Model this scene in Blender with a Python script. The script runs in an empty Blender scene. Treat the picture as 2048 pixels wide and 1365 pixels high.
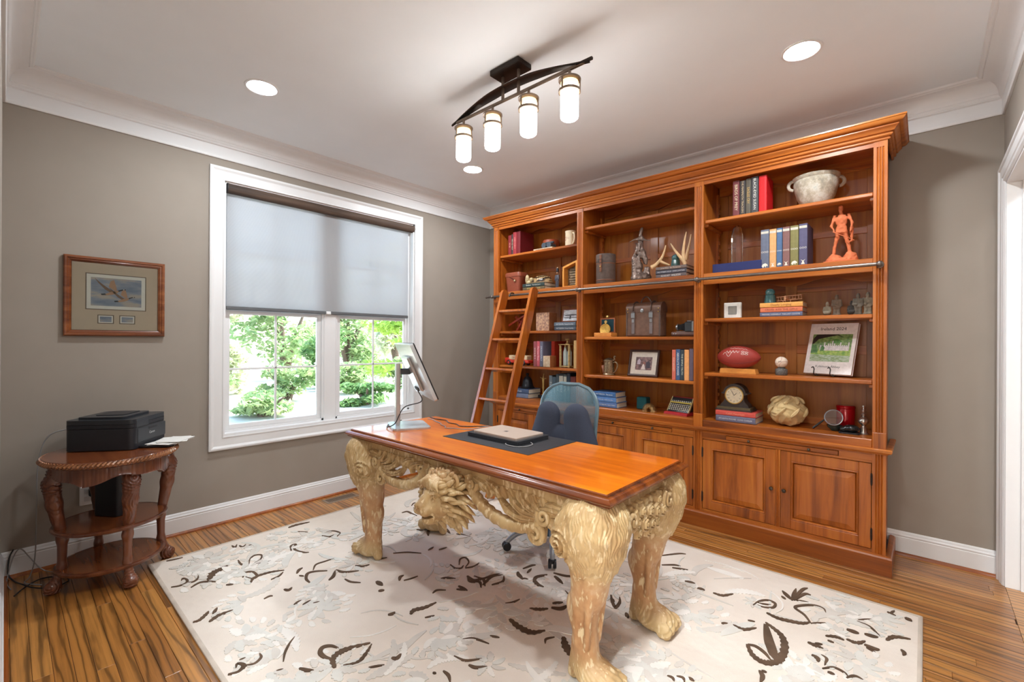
import bpy, bmesh, math, random
import numpy as np
from mathutils import Vector, Matrix, Euler
random.seed(7)
PI = math.pi
SC = bpy.context.scene
COL = SC.collection

# ------------------------------------------------------------------ camera
cam_d = bpy.data.cameras.new('camera')
cam = bpy.data.objects.new('camera', cam_d)
COL.objects.link(cam)
SC.camera = cam
_f, _pi, _ro, _ya = 914.973, 0.0007, 0.0054, 0.7334
F_ = Vector((-math.sin(_ya) * math.cos(_pi), math.cos(_ya) * math.cos(_pi), math.sin(_pi)))
R_ = Vector((math.cos(_ya), math.sin(_ya), 0))
U_ = R_.cross(F_)
R2 = R_ * math.cos(_ro) + U_ * math.sin(_ro)
U2 = -R_ * math.sin(_ro) + U_ * math.cos(_ro)
M = Matrix((R2, U2, -F_)).transposed().to_4x4()
M.translation = Vector((3.7177, -3.7385, 1.31))
cam.matrix_world = M
cam_d.sensor_fit = 'HORIZONTAL'
cam_d.sensor_width = 36.0
cam_d.lens = 36.0 * _f / 2048.0
cam_d.clip_start = 0.01
cam_d.clip_end = 200

# ------------------------------------------------------------------ world, sun, exposure
w = bpy.data.worlds.new('world')
SC.world = w
w.use_nodes = True
wn = w.node_tree
wn.nodes.clear()
wo = wn.nodes.new('ShaderNodeOutputWorld')
wb = wn.nodes.new('ShaderNodeBackground')
sk = wn.nodes.new('ShaderNodeTexSky')
sk.sky_type = 'NISHITA'
sk.sun_disc = False
sk.sun_elevation = math.radians(52)
sk.sun_rotation = math.radians(20)
sk.air_density = 1.0
sk.dust_density = 1.6
wb.inputs['Strength'].default_value = 0.45
wn.links.new(sk.outputs[0], wb.inputs[0])
wn.links.new(wb.outputs[0], wo.inputs[0])
sun_d = bpy.data.lights.new('sun', 'SUN')
sun_d.energy = 4.5
sun_d.angle = 0.01
sun_d.color = (1.0, 0.95, 0.86)
sun = bpy.data.objects.new('sun', sun_d)
COL.objects.link(sun)
sun.location = (-3, 4, 9)
sun.rotation_euler = Vector((-0.16, -0.55, -0.80)).to_track_quat('-Z', 'Y').to_euler()
vs = SC.view_settings
vs.view_transform = 'Standard'
vs.look = 'None'
vs.gamma = 1.0
vs.exposure = 1.42
vs.use_curve_mapping = False

# ------------------------------------------------------------------ helpers
ORG = {}


def tag(o, label=None, cat=None, group=None, kind=None):
    if label: o['label'] = label
    if cat: o['category'] = cat
    if group: o['group'] = group
    if kind: o['kind'] = kind
    return o


def thing(name, label, cat, loc=(0, 0, 0), rz=0.0, group=None, kind=None):
    o = bpy.data.objects.new(name, None)
    COL.objects.link(o)
    o.empty_display_size = 0.05
    o.location = loc
    o.rotation_euler = (0, 0, rz)
    tag(o, label, cat, group, kind)
    ORG[o.name] = Vector(loc)
    return o


class MB:
    """collects shapes; build() links them as one mesh object"""

    def __init__(s):
        s.v = []
        s.f = []

    def add(s, vs, fs):
        n = len(s.v)
        s.v.extend([tuple(p) for p in vs])
        s.f.extend([tuple(i + n for i in q) for q in fs])
        return s

    def xf(s, M, start=0):
        for i in range(start, len(s.v)):
            s.v[i] = tuple(M @ Vector(s.v[i]))
        return s

    def box(s, x0, y0, z0, x1, y1, z1, c=0.0):
        x0, x1 = min(x0, x1), max(x0, x1)
        y0, y1 = min(y0, y1), max(y0, y1)
        z0, z1 = min(z0, z1), max(z0, z1)
        if c <= 0:
            v = [(x, y, z) for x in (x0, x1) for y in (y0, y1) for z in (z0, z1)]
            return s.add(v, [(0, 1, 3, 2), (4, 6, 7, 5), (0, 4, 5, 1), (2, 3, 7, 6), (0, 2, 6, 4), (1, 5, 7, 3)])
        c = min(c, (x1 - x0) * .45, (y1 - y0) * .45, (z1 - z0) * .45)
        X = (x0, x1); Y = (y0, y1); Z = (z0, z1)
        v = []; ix = {}
        for i in (0, 1):
            for j in (0, 1):
                for k in (0, 1):
                    a = (X[i], Y[j], Z[k])
                    d = (c if i == 0 else -c, c if j == 0 else -c, c if k == 0 else -c)
                    for ax in range(3):
                        p = list(a)
                        for q in range(3):
                            if q != ax: p[q] += d[q]
                        ix[(i, j, k, ax)] = len(v)
                        v.append(tuple(p))
        f = []
        cyc = [(0, 0), (1, 0), (1, 1), (0, 1)]
        for ax in range(3):
            o = [q for q in range(3) if q != ax]
            for sgn in (0, 1):
                q = []
                for a, b in cyc:
                    t = [0, 0, 0]; t[ax] = sgn; t[o[0]] = a; t[o[1]] = b
                    q.append(ix[(t[0], t[1], t[2], ax)])
                if (sgn == 0) != (ax == 1): q.reverse()
                f.append(tuple(q))
        for ax in range(3):
            o = [q for q in range(3) if q != ax]
            for a in (0, 1):
                for b in (0, 1):
                    q = []
                    for e in (0, 1):
                        t = [0, 0, 0]; t[ax] = e; t[o[0]] = a; t[o[1]] = b
                        q.append((ix[(t[0], t[1], t[2], o[0])], ix[(t[0], t[1], t[2], o[1])]))
                    f.append((q[0][0], q[0][1], q[1][1], q[1][0]))
        for i in (0, 1):
            for j in (0, 1):
                for k in (0, 1):
                    f.append((ix[(i, j, k, 0)], ix[(i, j, k, 1)], ix[(i, j, k, 2)]))
        return s.add(v, f)

    def lathe(s, prof, n=24, c=(0, 0, 0), ax='z', a0=0.0, a1=2 * PI, cap=True):
        """prof: (radius, height) pairs"""
        full = abs(a1 - a0 - 2 * PI) < 1e-6
        m = n if full else n + 1
        v = []
        for r, h in prof:
            for i in range(m):
                a = a0 + (a1 - a0) * i / n
                p = (r * math.cos(a), r * math.sin(a), h)
                if ax == 'x': p = (p[2], p[0], p[1])
                elif ax == 'y': p = (p[1], p[2], p[0])
                v.append((p[0] + c[0], p[1] + c[1], p[2] + c[2]))
        f = []
        for j in range(len(prof) - 1):
            for i in range(n):
                i2 = (i + 1) % m
                f.append((j * m + i, j * m + i2, (j + 1) * m + i2, (j + 1) * m + i))
        if cap and full:
            if prof[0][0] > 1e-6: f.append(tuple(reversed(range(m))))
            if prof[-1][0] > 1e-6: f.append(tuple((len(prof) - 1) * m + i for i in range(m)))
        return s.add(v, f)

    def cyl(s, p0, p1, r0, r1=None, n=12):
        return s.tube([p0, p1], [r0, r0 if r1 is None else r1], n)

    def tube(s, pts, rad, n=8, cap=True, flat=1.0, up=None, closed=False):
        P = [Vector(p) for p in pts]
        if not hasattr(rad, '__len__'): rad = [rad] * len(P)
        v = []; f = []
        nrm = None
        m = len(P)
        for i, p in enumerate(P):
            if closed: t = P[(i + 1) % m] - P[i - 1]
            else: t = (P[min(i + 1, m - 1)] - P[max(i - 1, 0)])
            if t.length < 1e-9: t = Vector((0, 0, 1))
            t.normalize()
            if nrm is None:
                a = Vector(up) if up else (Vector((0, 0, 1)) if abs(t.z) < .9 else Vector((1, 0, 0)))
                nrm = (a - t * a.dot(t)).normalized()
            else:
                q = nrm - t * nrm.dot(t)
                nrm = q.normalized() if q.length > 1e-6 else nrm
            b = t.cross(nrm)
            for k in range(n):
                a = 2 * PI * k / n
                v.append(p + (nrm * math.cos(a) * flat + b * math.sin(a)) * rad[i])
        for i in range(m if closed else m - 1):
            i2 = (i + 1) % m
            for k in range(n):
                k2 = (k + 1) % n
                f.append((i * n + k, i * n + k2, i2 * n + k2, i2 * n + k))
        if cap and not closed:
            f.append(tuple(reversed(range(n))))
            f.append(tuple((m - 1) * n + k for k in range(n)))
        return s.add(v, f)

    def prism(s, out, d0, d1, ax='z'):
        """closed 2D outline extruded along ax between d0 and d1"""
        n = len(out)

        def P(a, b, d):
            return {'z': (a, b, d), 'y': (a, d, b), 'x': (d, a, b)}[ax]
        v = [P(a, b, d0) for a, b in out] + [P(a, b, d1) for a, b in out]
        f = [(i, (i + 1) % n, (i + 1) % n + n, i + n) for i in range(n)]
        f.append(tuple(reversed(range(n))))
        f.append(tuple(range(n, 2 * n)))
        return s.add(v, f)

    def sphere(s, c, r, n=16, m=10):
        rx, ry, rz = (r, r, r) if not hasattr(r, '__len__') else r
        v = [(c[0], c[1], c[2] - rz)]
        for j in range(1, m):
            b = -PI / 2 + PI * j / m
            for i in range(n):
                a = 2 * PI * i / n
                v.append((c[0] + rx * math.cos(a) * math.cos(b), c[1] + ry * math.sin(a) * math.cos(b), c[2] + rz * math.sin(b)))
        v.append((c[0], c[1], c[2] + rz))
        f = []
        for i in range(n):
            f.append((0, 1 + (i + 1) % n, 1 + i))
            f.append((len(v) - 1, 1 + (m - 2) * n + i, 1 + (m - 2) * n + (i + 1) % n))
        for j in range(m - 2):
            for i in range(n):
                i2 = (i + 1) % n
                f.append((1 + j * n + i, 1 + j * n + i2, 1 + (j + 1) * n + i2, 1 + (j + 1) * n + i))
        return s.add(v, f)

    def sweep(s, prof, path, closed=False, to3=None):
        """prof: closed outline of (out, up); path: 2D points; out is to the right of the path"""
        P = [Vector((a, b)) for a, b in path]
        m = len(P); n = len(prof)
        to3 = to3 or (lambda a, b, c: (a, b, c))
        v = []
        for i in range(m):
            if closed or 0 < i < m - 1:
                d0 = (P[i] - P[i - 1]).normalized(); d1 = (P[(i + 1) % m] - P[i]).normalized()
            elif i == 0: d0 = d1 = (P[1] - P[0]).normalized()
            else: d0 = d1 = (P[i] - P[i - 1]).normalized()
            n0 = Vector((d0.y, -d0.x)); n1 = Vector((d1.y, -d1.x))
            q = n0 + n1
            q = q / max(q.dot(n0), 1e-6)
            for o, u in prof:
                p = P[i] + q * o
                v.append(to3(p.x, p.y, u))
        f = []
        for i in range(m if closed else m - 1):
            i2 = (i + 1) % m
            for k in range(n):
                k2 = (k + 1) % n
                f.append((i * n + k, i * n + k2, i2 * n + k2, i2 * n + k))
        if not closed:
            f.append(tuple(reversed(range(n))))
            f.append(tuple((m - 1) * n + k for k in range(n)))
        return s.add(v, f)

    def build(s, name, mat, parent=None, smooth=False, label=None, local=False, angle=None, kind=None):
        me = bpy.data.meshes.new(name)
        v = s.v
        if parent is not None and not local:
            o = ORG.get(parent.name)
            if o is not None: v = [(p[0] - o.x, p[1] - o.y, p[2] - o.z) for p in v]
        me.from_pydata(v, [], s.f)
        fixn(me)
        return link(name, me, mat, parent, smooth, label, angle, kind)


def fixn(me):
    bm = bmesh.new(); bm.from_mesh(me)
    bmesh.ops.recalc_face_normals(bm, faces=bm.faces)
    bm.to_mesh(me); bm.free()


def link(name, me, mat, parent=None, smooth=False, label=None, angle=None, kind=None):
    if mat is not None and not len(me.materials): me.materials.append(mat)
    if smooth:
        me.polygons.foreach_set('use_smooth', [True] * len(me.polygons))
        if angle is None: angle = 40
        try: me.set_sharp_from_angle(angle=math.radians(angle))
        except Exception: pass
    ob = bpy.data.objects.new(name, me)
    COL.objects.link(ob)
    if parent is not None:
        ob.parent = parent
        if parent.name in ORG: ORG[ob.name] = ORG[parent.name]
    if label: ob['label'] = label
    if kind: ob['kind'] = kind
    return ob


def solo(mb, name, mat, label, cat, base, group=None, smooth=False, kind=None, angle=None, rz=0.0, local=False):
    """a thing that is one mesh; vertices in world space unless local"""
    me = bpy.data.meshes.new(name)
    me.from_pydata(mb.v if local else [(p[0] - base[0], p[1] - base[1], p[2] - base[2]) for p in mb.v], [], mb.f)
    fixn(me)
    o = link(name, me, mat, None, smooth, angle=angle)
    o.location = base
    o.rotation_euler = (0, 0, rz)
    ORG[o.name] = Vector(base)
    tag(o, label, cat, group, kind)
    return o


def struct(mb, name, mat, smooth=False, label=None, parent=None):
    o = mb.build(name, mat, parent, smooth)
    if parent is None: o['kind'] = 'structure'
    if label: o['label'] = label
    return o


def copy_tree(o, parent=None):
    c = o.copy(); COL.objects.link(c)
    c.parent = parent
    for ch in [q for q in bpy.data.objects if q.parent == o]: copy_tree(ch, c)
    return c


def cr(pts, n=8, closed=False):
    """Catmull-Rom through points of any dimension"""
    P = [np.array(p, float) for p in pts]
    m = len(P); out = []
    for i in range(m if closed else m - 1):
        p0 = P[i - 1] if (closed or i > 0) else 2 * P[0] - P[1]
        p1 = P[i]; p2 = P[(i + 1) % m]
        p3 = P[(i + 2) % m] if (closed or i + 2 < m) else 2 * P[-1] - P[-2]
        for k in range(n):
            t = k / n
            out.append(tuple(.5 * ((2 * p1) + (-p0 + p2) * t + (2 * p0 - 5 * p1 + 4 * p2 - p3) * t * t + (-p0 + 3 * p1 - 3 * p2 + p3) * t ** 3)))
    if not closed: out.append(tuple(P[-1]))
    return out


# ------------------------------------------------------------------ volumetric surfaces (surface nets)
def nets(f, lo, hi, h):
    ax = [np.arange(lo[i], hi[i] + h, h, dtype=np.float32) for i in range(3)]
    X, Y, Z = np.meshgrid(*ax, indexing='ij')
    V = f(X, Y, Z).astype(np.float32)
    ins = V < 0
    nx, ny, nz = V.shape
    cs = (nx - 1, ny - 1, nz - 1)
    acc = np.zeros(cs + (3,), np.float32); cnt = np.zeros(cs, np.float32)

    def sl(d, ax_):
        r = []
        for q in range(3): r.append(slice(d[q], V.shape[q] - 1 + d[q]))
        return tuple(r)
    for a in range(3):
        o = [q for q in range(3) if q != a]
        for e in range(4):
            d = [0, 0, 0]; d[o[0]] = e & 1; d[o[1]] = e >> 1
            d2 = list(d); d2[a] = 1
            v0 = V[sl(d, a)]; v1 = V[sl(d2, a)]
            m = (v0 < 0) != (v1 < 0)
            t = np.where(m, v0 / np.where(m, v0 - v1, 1), 0)
            for q in range(3):
                acc[..., q] += np.where(m, (t if q == a else d[q]), 0)
            cnt += m
    act = cnt > 0
    idx = -np.ones(cs, np.int64)
    n = int(act.sum())
    idx[act] = np.arange(n)
    I = np.argwhere(act)
    P = acc[act] / cnt[act][:, None] + I
    P = P * h + np.array([ax[0][0], ax[1][0], ax[2][0]])
    quads = []
    for a in range(3):
        o = [q for q in range(3) if q != a]
        s0 = [slice(1, -1)] * 3; s1 = [slice(1, -1)] * 3
        s0[a] = slice(0, -1); s1[a] = slice(1, None)
        A = ins[tuple(s0)]; B = ins[tuple(s1)]
        m = np.argwhere(A != B)
        if not len(m): continue
        base = m.copy()
        base[:, o[0]] += 1; base[:, o[1]] += 1
        sg = A[tuple(m.T)]

        def g(d0, d1):
            b = base.copy(); b[:, o[0]] -= d0; b[:, o[1]] -= d1
            return idx[tuple(b.T)]
        q = np.stack([g(0, 0), g(1, 0), g(1, 1), g(0, 1)], 1)
        flip = sg if a != 1 else ~sg
        q = np.where(flip[:, None], q, q[:, ::-1])
        quads.append(q)
    Q = np.concatenate(quads)
    Q = Q[(Q >= 0).all(1)]
    return P, Q


def net_mesh(name, P, Q):
    me = bpy.data.meshes.new(name)
    me.vertices.add(len(P)); me.vertices.foreach_set('co', np.asarray(P, np.float32).ravel())
    me.loops.add(len(Q) * 4); me.loops.foreach_set('vertex_index', np.asarray(Q, np.int32).ravel())
    me.polygons.add(len(Q))
    me.polygons.foreach_set('loop_start', np.arange(0, len(Q) * 4, 4, dtype=np.int32))
    me.polygons.foreach_set('loop_total', np.full(len(Q), 4, np.int32))
    me.update(calc_edges=True); me.validate()
    me.polygons.foreach_set('use_smooth', np.ones(len(Q), bool))
    return me


def sdf_mesh(name, f, lo, hi, h): return net_mesh(name, *nets(f, lo, hi, h))


def ell(c, r):
    c = [np.float32(q) for q in c]

    def f(X, Y, Z):
        k = np.sqrt(((X - c[0]) / r[0]) ** 2 + ((Y - c[1]) / r[1]) ** 2 + ((Z - c[2]) / r[2]) ** 2)
        return (k - 1) * min(r)
    return f


def cap(a, b, ra, rb=None):
    a = np.array(a, np.float32); b = np.array(b, np.float32)
    rb = ra if rb is None else rb
    d = b - a; L = float(d @ d) + 1e-12

    def f(X, Y, Z):
        t = np.clip(((X - a[0]) * d[0] + (Y - a[1]) * d[1] + (Z - a[2]) * d[2]) / L, 0, 1)
        return np.sqrt((X - a[0] - t * d[0]) ** 2 + (Y - a[1] - t * d[1]) ** 2 + (Z - a[2] - t * d[2]) ** 2) - (ra + (rb - ra) * t)
    return f


def rbox(c, b, r):
    def f(X, Y, Z):
        q = [np.abs(X - c[0]) - b[0] + r, np.abs(Y - c[1]) - b[1] + r, np.abs(Z - c[2]) - b[2] + r]
        return np.sqrt(sum(np.maximum(k, 0) ** 2 for k in q)) + np.minimum(np.maximum(np.maximum(q[0], q[1]), q[2]), 0) - r
    return f


def su(fs, k=.02):
    def f(X, Y, Z):
        d = fs[0](X, Y, Z)
        for g in fs[1:]:
            e = g(X, Y, Z)
            hh = np.clip(.5 + .5 * (e - d) / k, 0, 1)
            d = e * (1 - hh) + d * hh - k * hh * (1 - hh)
        return d
    return f


def wob(X, Y, Z, s):
    return (np.sin(X * s + 1.3 * np.sin(Y * s * .8 + .7)) + np.sin(Y * s * 1.1 + 1.7 * np.sin(Z * s * .9 + 2.1)) + np.sin(Z * s * .95 + 1.5 * np.sin(X * s * 1.05 + 4.)) ) / 3


# ------------------------------------------------------------------ materials
MATS = {}


def nt(name):
    m = bpy.data.materials.new(name); m.use_nodes = True
    t = m.node_tree; t.nodes.clear()
    o = t.nodes.new('ShaderNodeOutputMaterial')
    b = t.nodes.new('ShaderNodeBsdfPrincipled')
    t.links.new(b.outputs[0], o.inputs[0])
    MATS[name] = m
    return m, t, b


def N(t, k, **kw):
    n = t.nodes.new('ShaderNode' + k)
    for a, b in kw.items():
        if a in n.inputs: n.inputs[a].default_value = b
        else: setattr(n, a, b)
    return n


def ramp(t, fac, stops):
    r = t.nodes.new('ShaderNodeValToRGB')
    el = r.color_ramp.elements
    while len(el) < len(stops): el.new(.5)
    for e, (p, c) in zip(el, stops):
        e.position = p; e.color = (c[0], c[1], c[2], 1)
    t.links.new(fac, r.inputs[0])
    return r.outputs[0]


def coords(t, scale=(1, 1, 1), kind='Object', rnd=False):
    tc = t.nodes.new('ShaderNodeTexCoord')
    mp = t.nodes.new('ShaderNodeMapping')
    mp.inputs['Scale'].default_value = scale
    t.links.new(tc.outputs[kind], mp.inputs[0])
    if rnd:
        oi = t.nodes.new('ShaderNodeObjectInfo')
        mu = N(t, 'Math', operation='MULTIPLY'); mu.inputs[1].default_value = 37.0
        t.links.new(oi.outputs['Random'], mu.inputs[0])
        cb = t.nodes.new('ShaderNodeCombineXYZ')
        for i in range(3): t.links.new(mu.outputs[0], cb.inputs[i])
        t.links.new(cb.outputs[0], mp.inputs['Location'])
    return mp.outputs[0]


def bump(t, b, h, s=.3, d=.002):
    n = N(t, 'Bump'); n.inputs['Strength'].default_value = s; n.inputs['Distance'].default_value = d
    t.links.new(h, n.inputs['Height']); t.links.new(n.outputs[0], b.inputs['Normal'])


def plain(name, c, rough=.5, metal=0., var=.06, scale=30, bmp=0., coat=0., spec=.5, emit=None):
    m, t, b = nt(name)
    no = N(t, 'TexNoise', Scale=scale, Detail=3.0)
    t.links.new(coords(t), no.inputs['Vector'])
    lo = [max(0, q * (1 - var)) for q in c]; hi = [min(1, q * (1 + var)) for q in c]
    t.links.new(ramp(t, no.outputs[0], [(.3, lo), (.7, hi)]), b.inputs['Base Color'])
    b.inputs['Roughness'].default_value = rough
    b.inputs['Metallic'].default_value = metal
    b.inputs['Specular IOR Level'].default_value = spec
    b.inputs['Coat Weight'].default_value = coat
    b.inputs['Coat Roughness'].default_value = .08
    if bmp: bump(t, b, no.outputs[0], bmp, .002)
    if emit:
        b.inputs['Emission Color'].default_value = (*emit[0], 1); b.inputs['Emission Strength'].default_value = emit[1]
    return m


def wood(name, dark, mid, light, ax='x', gs=1.0, rough=.35, coat=.2, rnd=True, bmp=.08, contrast=1.0):
    m, t, b = nt(name)
    k = {'x': (1.2, 22, 22), 'y': (22, 1.2, 22), 'z': (22, 22, 1.2)}[ax]
    co = coords(t, tuple(q * gs for q in k), rnd=rnd)
    n1 = N(t, 'TexNoise', Scale=1.0, Detail=5.0, Roughness=.6, Distortion=.6)
    t.links.new(co, n1.inputs['Vector'])
    k2 = {'x': (.9, 3, 3), 'y': (3, .9, 3), 'z': (3, 3, .9)}[ax]
    n2 = N(t, 'TexNoise', Scale=1.0, Detail=2.0)
    t.links.new(coords(t, tuple(q * gs for q in k2), rnd=rnd), n2.inputs['Vector'])
    mx = N(t, 'Math', operation='ADD')
    a = N(t, 'Math', operation='MULTIPLY'); a.inputs[1].default_value = .55
    c = N(t, 'Math', operation='MULTIPLY'); c.inputs[1].default_value = .45
    t.links.new(n1.outputs[0], a.inputs[0]); t.links.new(n2.outputs[0], c.inputs[0])
    t.links.new(a.outputs[0], mx.inputs[0]); t.links.new(c.outputs[0], mx.inputs[1])
    d = .16 / contrast
    t.links.new(ramp(t, mx.outputs[0], [(.5 - d, dark), (.5, mid), (.5 + d, light)]), b.inputs['Base Color'])
    b.inputs['Roughness'].default_value = rough
    b.inputs['Coat Weight'].default_value = coat
    b.inputs['Coat Roughness'].default_value = .12
    if bmp: bump(t, b, n1.outputs[0], bmp, .001)
    return m


FONT_CACHE = {}


def text_mesh(txt, size=.02, ext=0.0, align='CENTER', shear=0., bold=False, spacing=1.0):
    cu = bpy.data.curves.new('lettering', 'FONT')
    cu.body = txt; cu.size = size; cu.extrude = ext; cu.align_x = align; cu.align_y = 'CENTER'
    cu.shear = shear; cu.space_character = spacing; cu.resolution_u = 2
    if bold: cu.offset = size * .02
    ob = bpy.data.objects.new('lettering', cu)
    me = bpy.data.meshes.new_from_object(ob)
    bpy.data.objects.remove(ob); bpy.data.curves.remove(cu)
    return me


def text_part(name, txt, size, mat, parent, M, **kw):
    """text lies in the local XY plane of M, given in the parent thing's local space"""
    me = text_mesh(txt, size, **kw)
    me.transform(M)
    me.name = name
    me.materials.clear()
    return link(name, me, mat, parent)


def basis(o, x, y):
    x = Vector(x).normalized(); y = Vector(y).normalized(); z = x.cross(y)
    m = Matrix((x, y, z)).transposed().to_4x4(); m.translation = Vector(o)
    return m
# ------------------------------------------------------------------ materials used widely
W_, L_, H_ = 4.0473, 3.75, 2.80
m_wall = plain('wall_paint', (.325, .282, .238), .85, var=.02, scale=6, bmp=.02)
m_white = plain('trim_white', (.80, .80, .80), .35, var=.01, scale=8)
m_ceil = plain('ceiling_paint', (.86, .90, .93), .9, var=.01, scale=5)
m_bk = wood('bookcase_wood', (.16, .034, .004), (.43, .112, .012), (.58, .190, .027), 'z', 1.0, .34, .10)
m_bkx = wood('bookcase_wood_level', (.16, .034, .004), (.44, .116, .013), (.59, .195, .029), 'x', 1.0, .34, .10)
m_bkback = wood('bookcase_back_boards', (.20, .056, .008), (.41, .130, .016), (.54, .205, .033), 'z', .8, .38, .12)
m_bkdark = wood('bookcase_dark_wood', (.14, .032, .005), (.30, .074, .009), (.42, .13, .020), 'x', 1.0, .34, .10)
m_ladder = wood('ladder_wood', (.20, .045, .006), (.42, .105, .012), (.55, .17, .022), 'z', 1.0, .20, .6)
m_iron = plain('dark_iron', (.05, .043, .04), .42, .8, .15, 60)
m_steel = plain('grey_steel', (.42, .44, .46), .32, .9, .05, 40)
m_black = plain('black_plastic', (.014, .015, .018), .38, 0, .1, 50)
m_gold = plain('gilt', (.75, .52, .18), .35, .7, .1, 80)
m_ink = plain('black_ink', (.02, .02, .025), .6)
m_paper = plain('paper_white', (.80, .78, .74), .7, var=.02)
m_pages = plain('book_pages', (.70, .62, .48), .8, var=.08, scale=120)
m_foil = plain('spine_foil', (.85, .80, .66), .5, .1, .04, 60)
m_glass_d, _t, _b = nt('window_glass')
_t.nodes.remove(_b)
_o = [q for q in _t.nodes if q.type == 'OUTPUT_MATERIAL'][0]
_tr = N(_t, 'BsdfTransparent'); _tr.inputs[0].default_value = (.96, .98, .97, 1)
_gl = N(_t, 'BsdfGlossy'); _gl.inputs['Roughness'].default_value = .02
_fr = N(_t, 'Fresnel', IOR=1.35); _mx = N(_t, 'MixShader')
_t.links.new(_fr.outputs[0], _mx.inputs[0]); _t.links.new(_tr.outputs[0], _mx.inputs[1]); _t.links.new(_gl.outputs[0], _mx.inputs[2])
_t.links.new(_mx.outputs[0], _o.inputs[0])


def oak_floor():
    m, t, b = nt('oak_floor')
    co = coords(t, (.9, 9, 9), rnd=True)
    wv = N(t, 'TexWave', wave_type='BANDS', bands_direction='Y')
    wv.inputs['Scale'].default_value = .95; wv.inputs['Distortion'].default_value = 13.0
    wv.inputs['Detail'].default_value = 4.0; wv.inputs['Detail Scale'].default_value = .9
    t.links.new(co, wv.inputs['Vector'])
    n = N(t, 'TexNoise', Scale=1.0, Detail=4.0, Roughness=.65)
    t.links.new(coords(t, (2.5, 90, 90), rnd=True), n.inputs['Vector'])
    oi = t.nodes.new('ShaderNodeObjectInfo')
    grain = ramp(t, wv.outputs['Fac'], [(.0, (.22, .22, .22)), (.25, (.80, .80, .80)), (1., (1, 1, 1))])
    fine = ramp(t, n.outputs[0], [(.35, (.55, .55, .55)), (.55, (1, 1, 1))])
    base = ramp(t, oi.outputs['Random'], [(0, (.38, .145, .030)), (.5, (.50, .205, .045)), (1, (.61, .275, .066))])
    m1 = N(t, 'MixRGB', blend_type='MULTIPLY'); m1.inputs[0].default_value = .75
    m2 = N(t, 'MixRGB', blend_type='MULTIPLY'); m2.inputs[0].default_value = .6
    t.links.new(base, m1.inputs[1]); t.links.new(grain, m1.inputs[2])
    t.links.new(m1.outputs[0], m2.inputs[1]); t.links.new(fine, m2.inputs[2])
    t.links.new(m2.outputs[0], b.inputs['Base Color'])
    b.inputs['Roughness'].default_value = .33
    b.inputs['Coat Weight'].default_value = .4; b.inputs['Coat Roughness'].default_value = .2
    bump(t, b, wv.outputs['Fac'], .12, .001)
    return m


m_floor = oak_floor()
m_under = plain('floor_gap', (.06, .025, .01), .8)

# ------------------------------------------------------------------ floor, walls, ceiling
fl = struct(MB().box(-.15, -L_ - .15, -.12, W_ + .15, .15, -.004), 'floor', m_under)
RUG = (.403, -3.178, 3.715, -.812)
pw = .0572
rnd = random.Random(3)
y = 0.0
while y > -L_:
    y1 = max(y - pw, -L_)
    x = -rnd.uniform(0, 1.2)
    while x < W_:
        ln = rnd.uniform(.9, 2.2)
        a, b = max(x, 0), min(x + ln, W_)
        x += ln
        if b - a < .02: continue
        if y < RUG[3] - .01 and y1 > RUG[1] + .01 and a > RUG[0] + .01 and b < RUG[2] - .01: continue
        mb = MB().box(-(b - a) / 2 + .0004, -(y - y1) / 2 + .0006, -.02, (b - a) / 2 - .0004, (y - y1) / 2 - .0006, 0, .0012)
        p = mb.build('plank', m_floor, fl, local=True)
        p.location = ((a + b) / 2, (y + y1) / 2, 0)
    y = y1
struct(MB().box(-.15, -L_ - .15, H_, W_ + .15, .15, H_ + .12), 'ceiling', m_ceil)
# window wall: opening between these
WY0, WY1, WZ0, WZ1 = -2.692, -1.056, .618, 2.445
mb = MB()
mb.box(-.16, -L_ - .15, 0, 0, WY0, H_); mb.box(-.16, WY1, 0, 0, .15, H_)
mb.box(-.16, WY0, 0, 0, WY1, WZ0); mb.box(-.16, WY0, WZ1, 0, WY1, H_)
struct(mb, 'wall_window', m_wall)
struct(MB().box(0, 0, 0, W_ + .15, .15, H_), 'wall_bookcase', m_wall)
# wall behind the camera with its doorway
DC0, DC1, DCH = 3.02, 3.93, 2.15
mb = MB()
mb.box(0, -L_ - .14, 0, DC0, -L_, H_); mb.box(DC1, -L_ - .14, 0, W_ + .14, -L_, H_); mb.box(DC0, -L_ - .14, DCH, DC1, -L_, H_)
struct(mb, 'wall_hall', m_wall)
# wall on the side of the bookcase end, with a cased opening
DD0, DD1, DDH = -1.02, -.112, 2.19
mb = MB()
mb.box(W_, DD1, 0, W_ + .14, 0, H_); mb.box(W_, -L_, 0, W_ + .14, DD0, H_); mb.box(W_, DD0, DDH, W_ + .14, DD1, H_)
struct(mb, 'wall_doorway', m_wall)

# cornice
cv = [(.028 + .064 * (1 - math.cos(a)), 2.716 + .069 * math.sin(a)) for a in [PI / 2 * i / 8 for i in range(9)]]
prof = [(-.001, 2.595), (.010, 2.595), (.014, 2.600), (.014, 2.612), (.012, 2.615), (.012, 2.680), (.018, 2.683), (.021, 2.688), (.019, 2.694),
        (.023, 2.699), (.026, 2.705), (.024, 2.711), (.028, 2.716)] + cv[1:] + [(.094, 2.788), (.099, 2.786), (.104, 2.790), (.110, 2.790), (.115, 2.796), (.117, 2.801), (-.001, 2.801)]
struct(MB().sweep(prof, [(0, 0), (W_, 0), (W_, -L_), (0, -L_)], closed=True), 'trim_1', m_white, True, 'white coved cornice moulding around the ceiling')
# baseboards with a stained shoe
bp = [(-.001, .004), (.015, .004), (.015, .108), (.0125, .112), (.0145, .117), (.0145, .122), (.010, .128), (.008, .138), (.004, .145), (-.001, .145)]
sh = [(.014, -.001), (.029, -.001), (.027, .009), (.022, .016), (.0148, .0185)]


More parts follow.
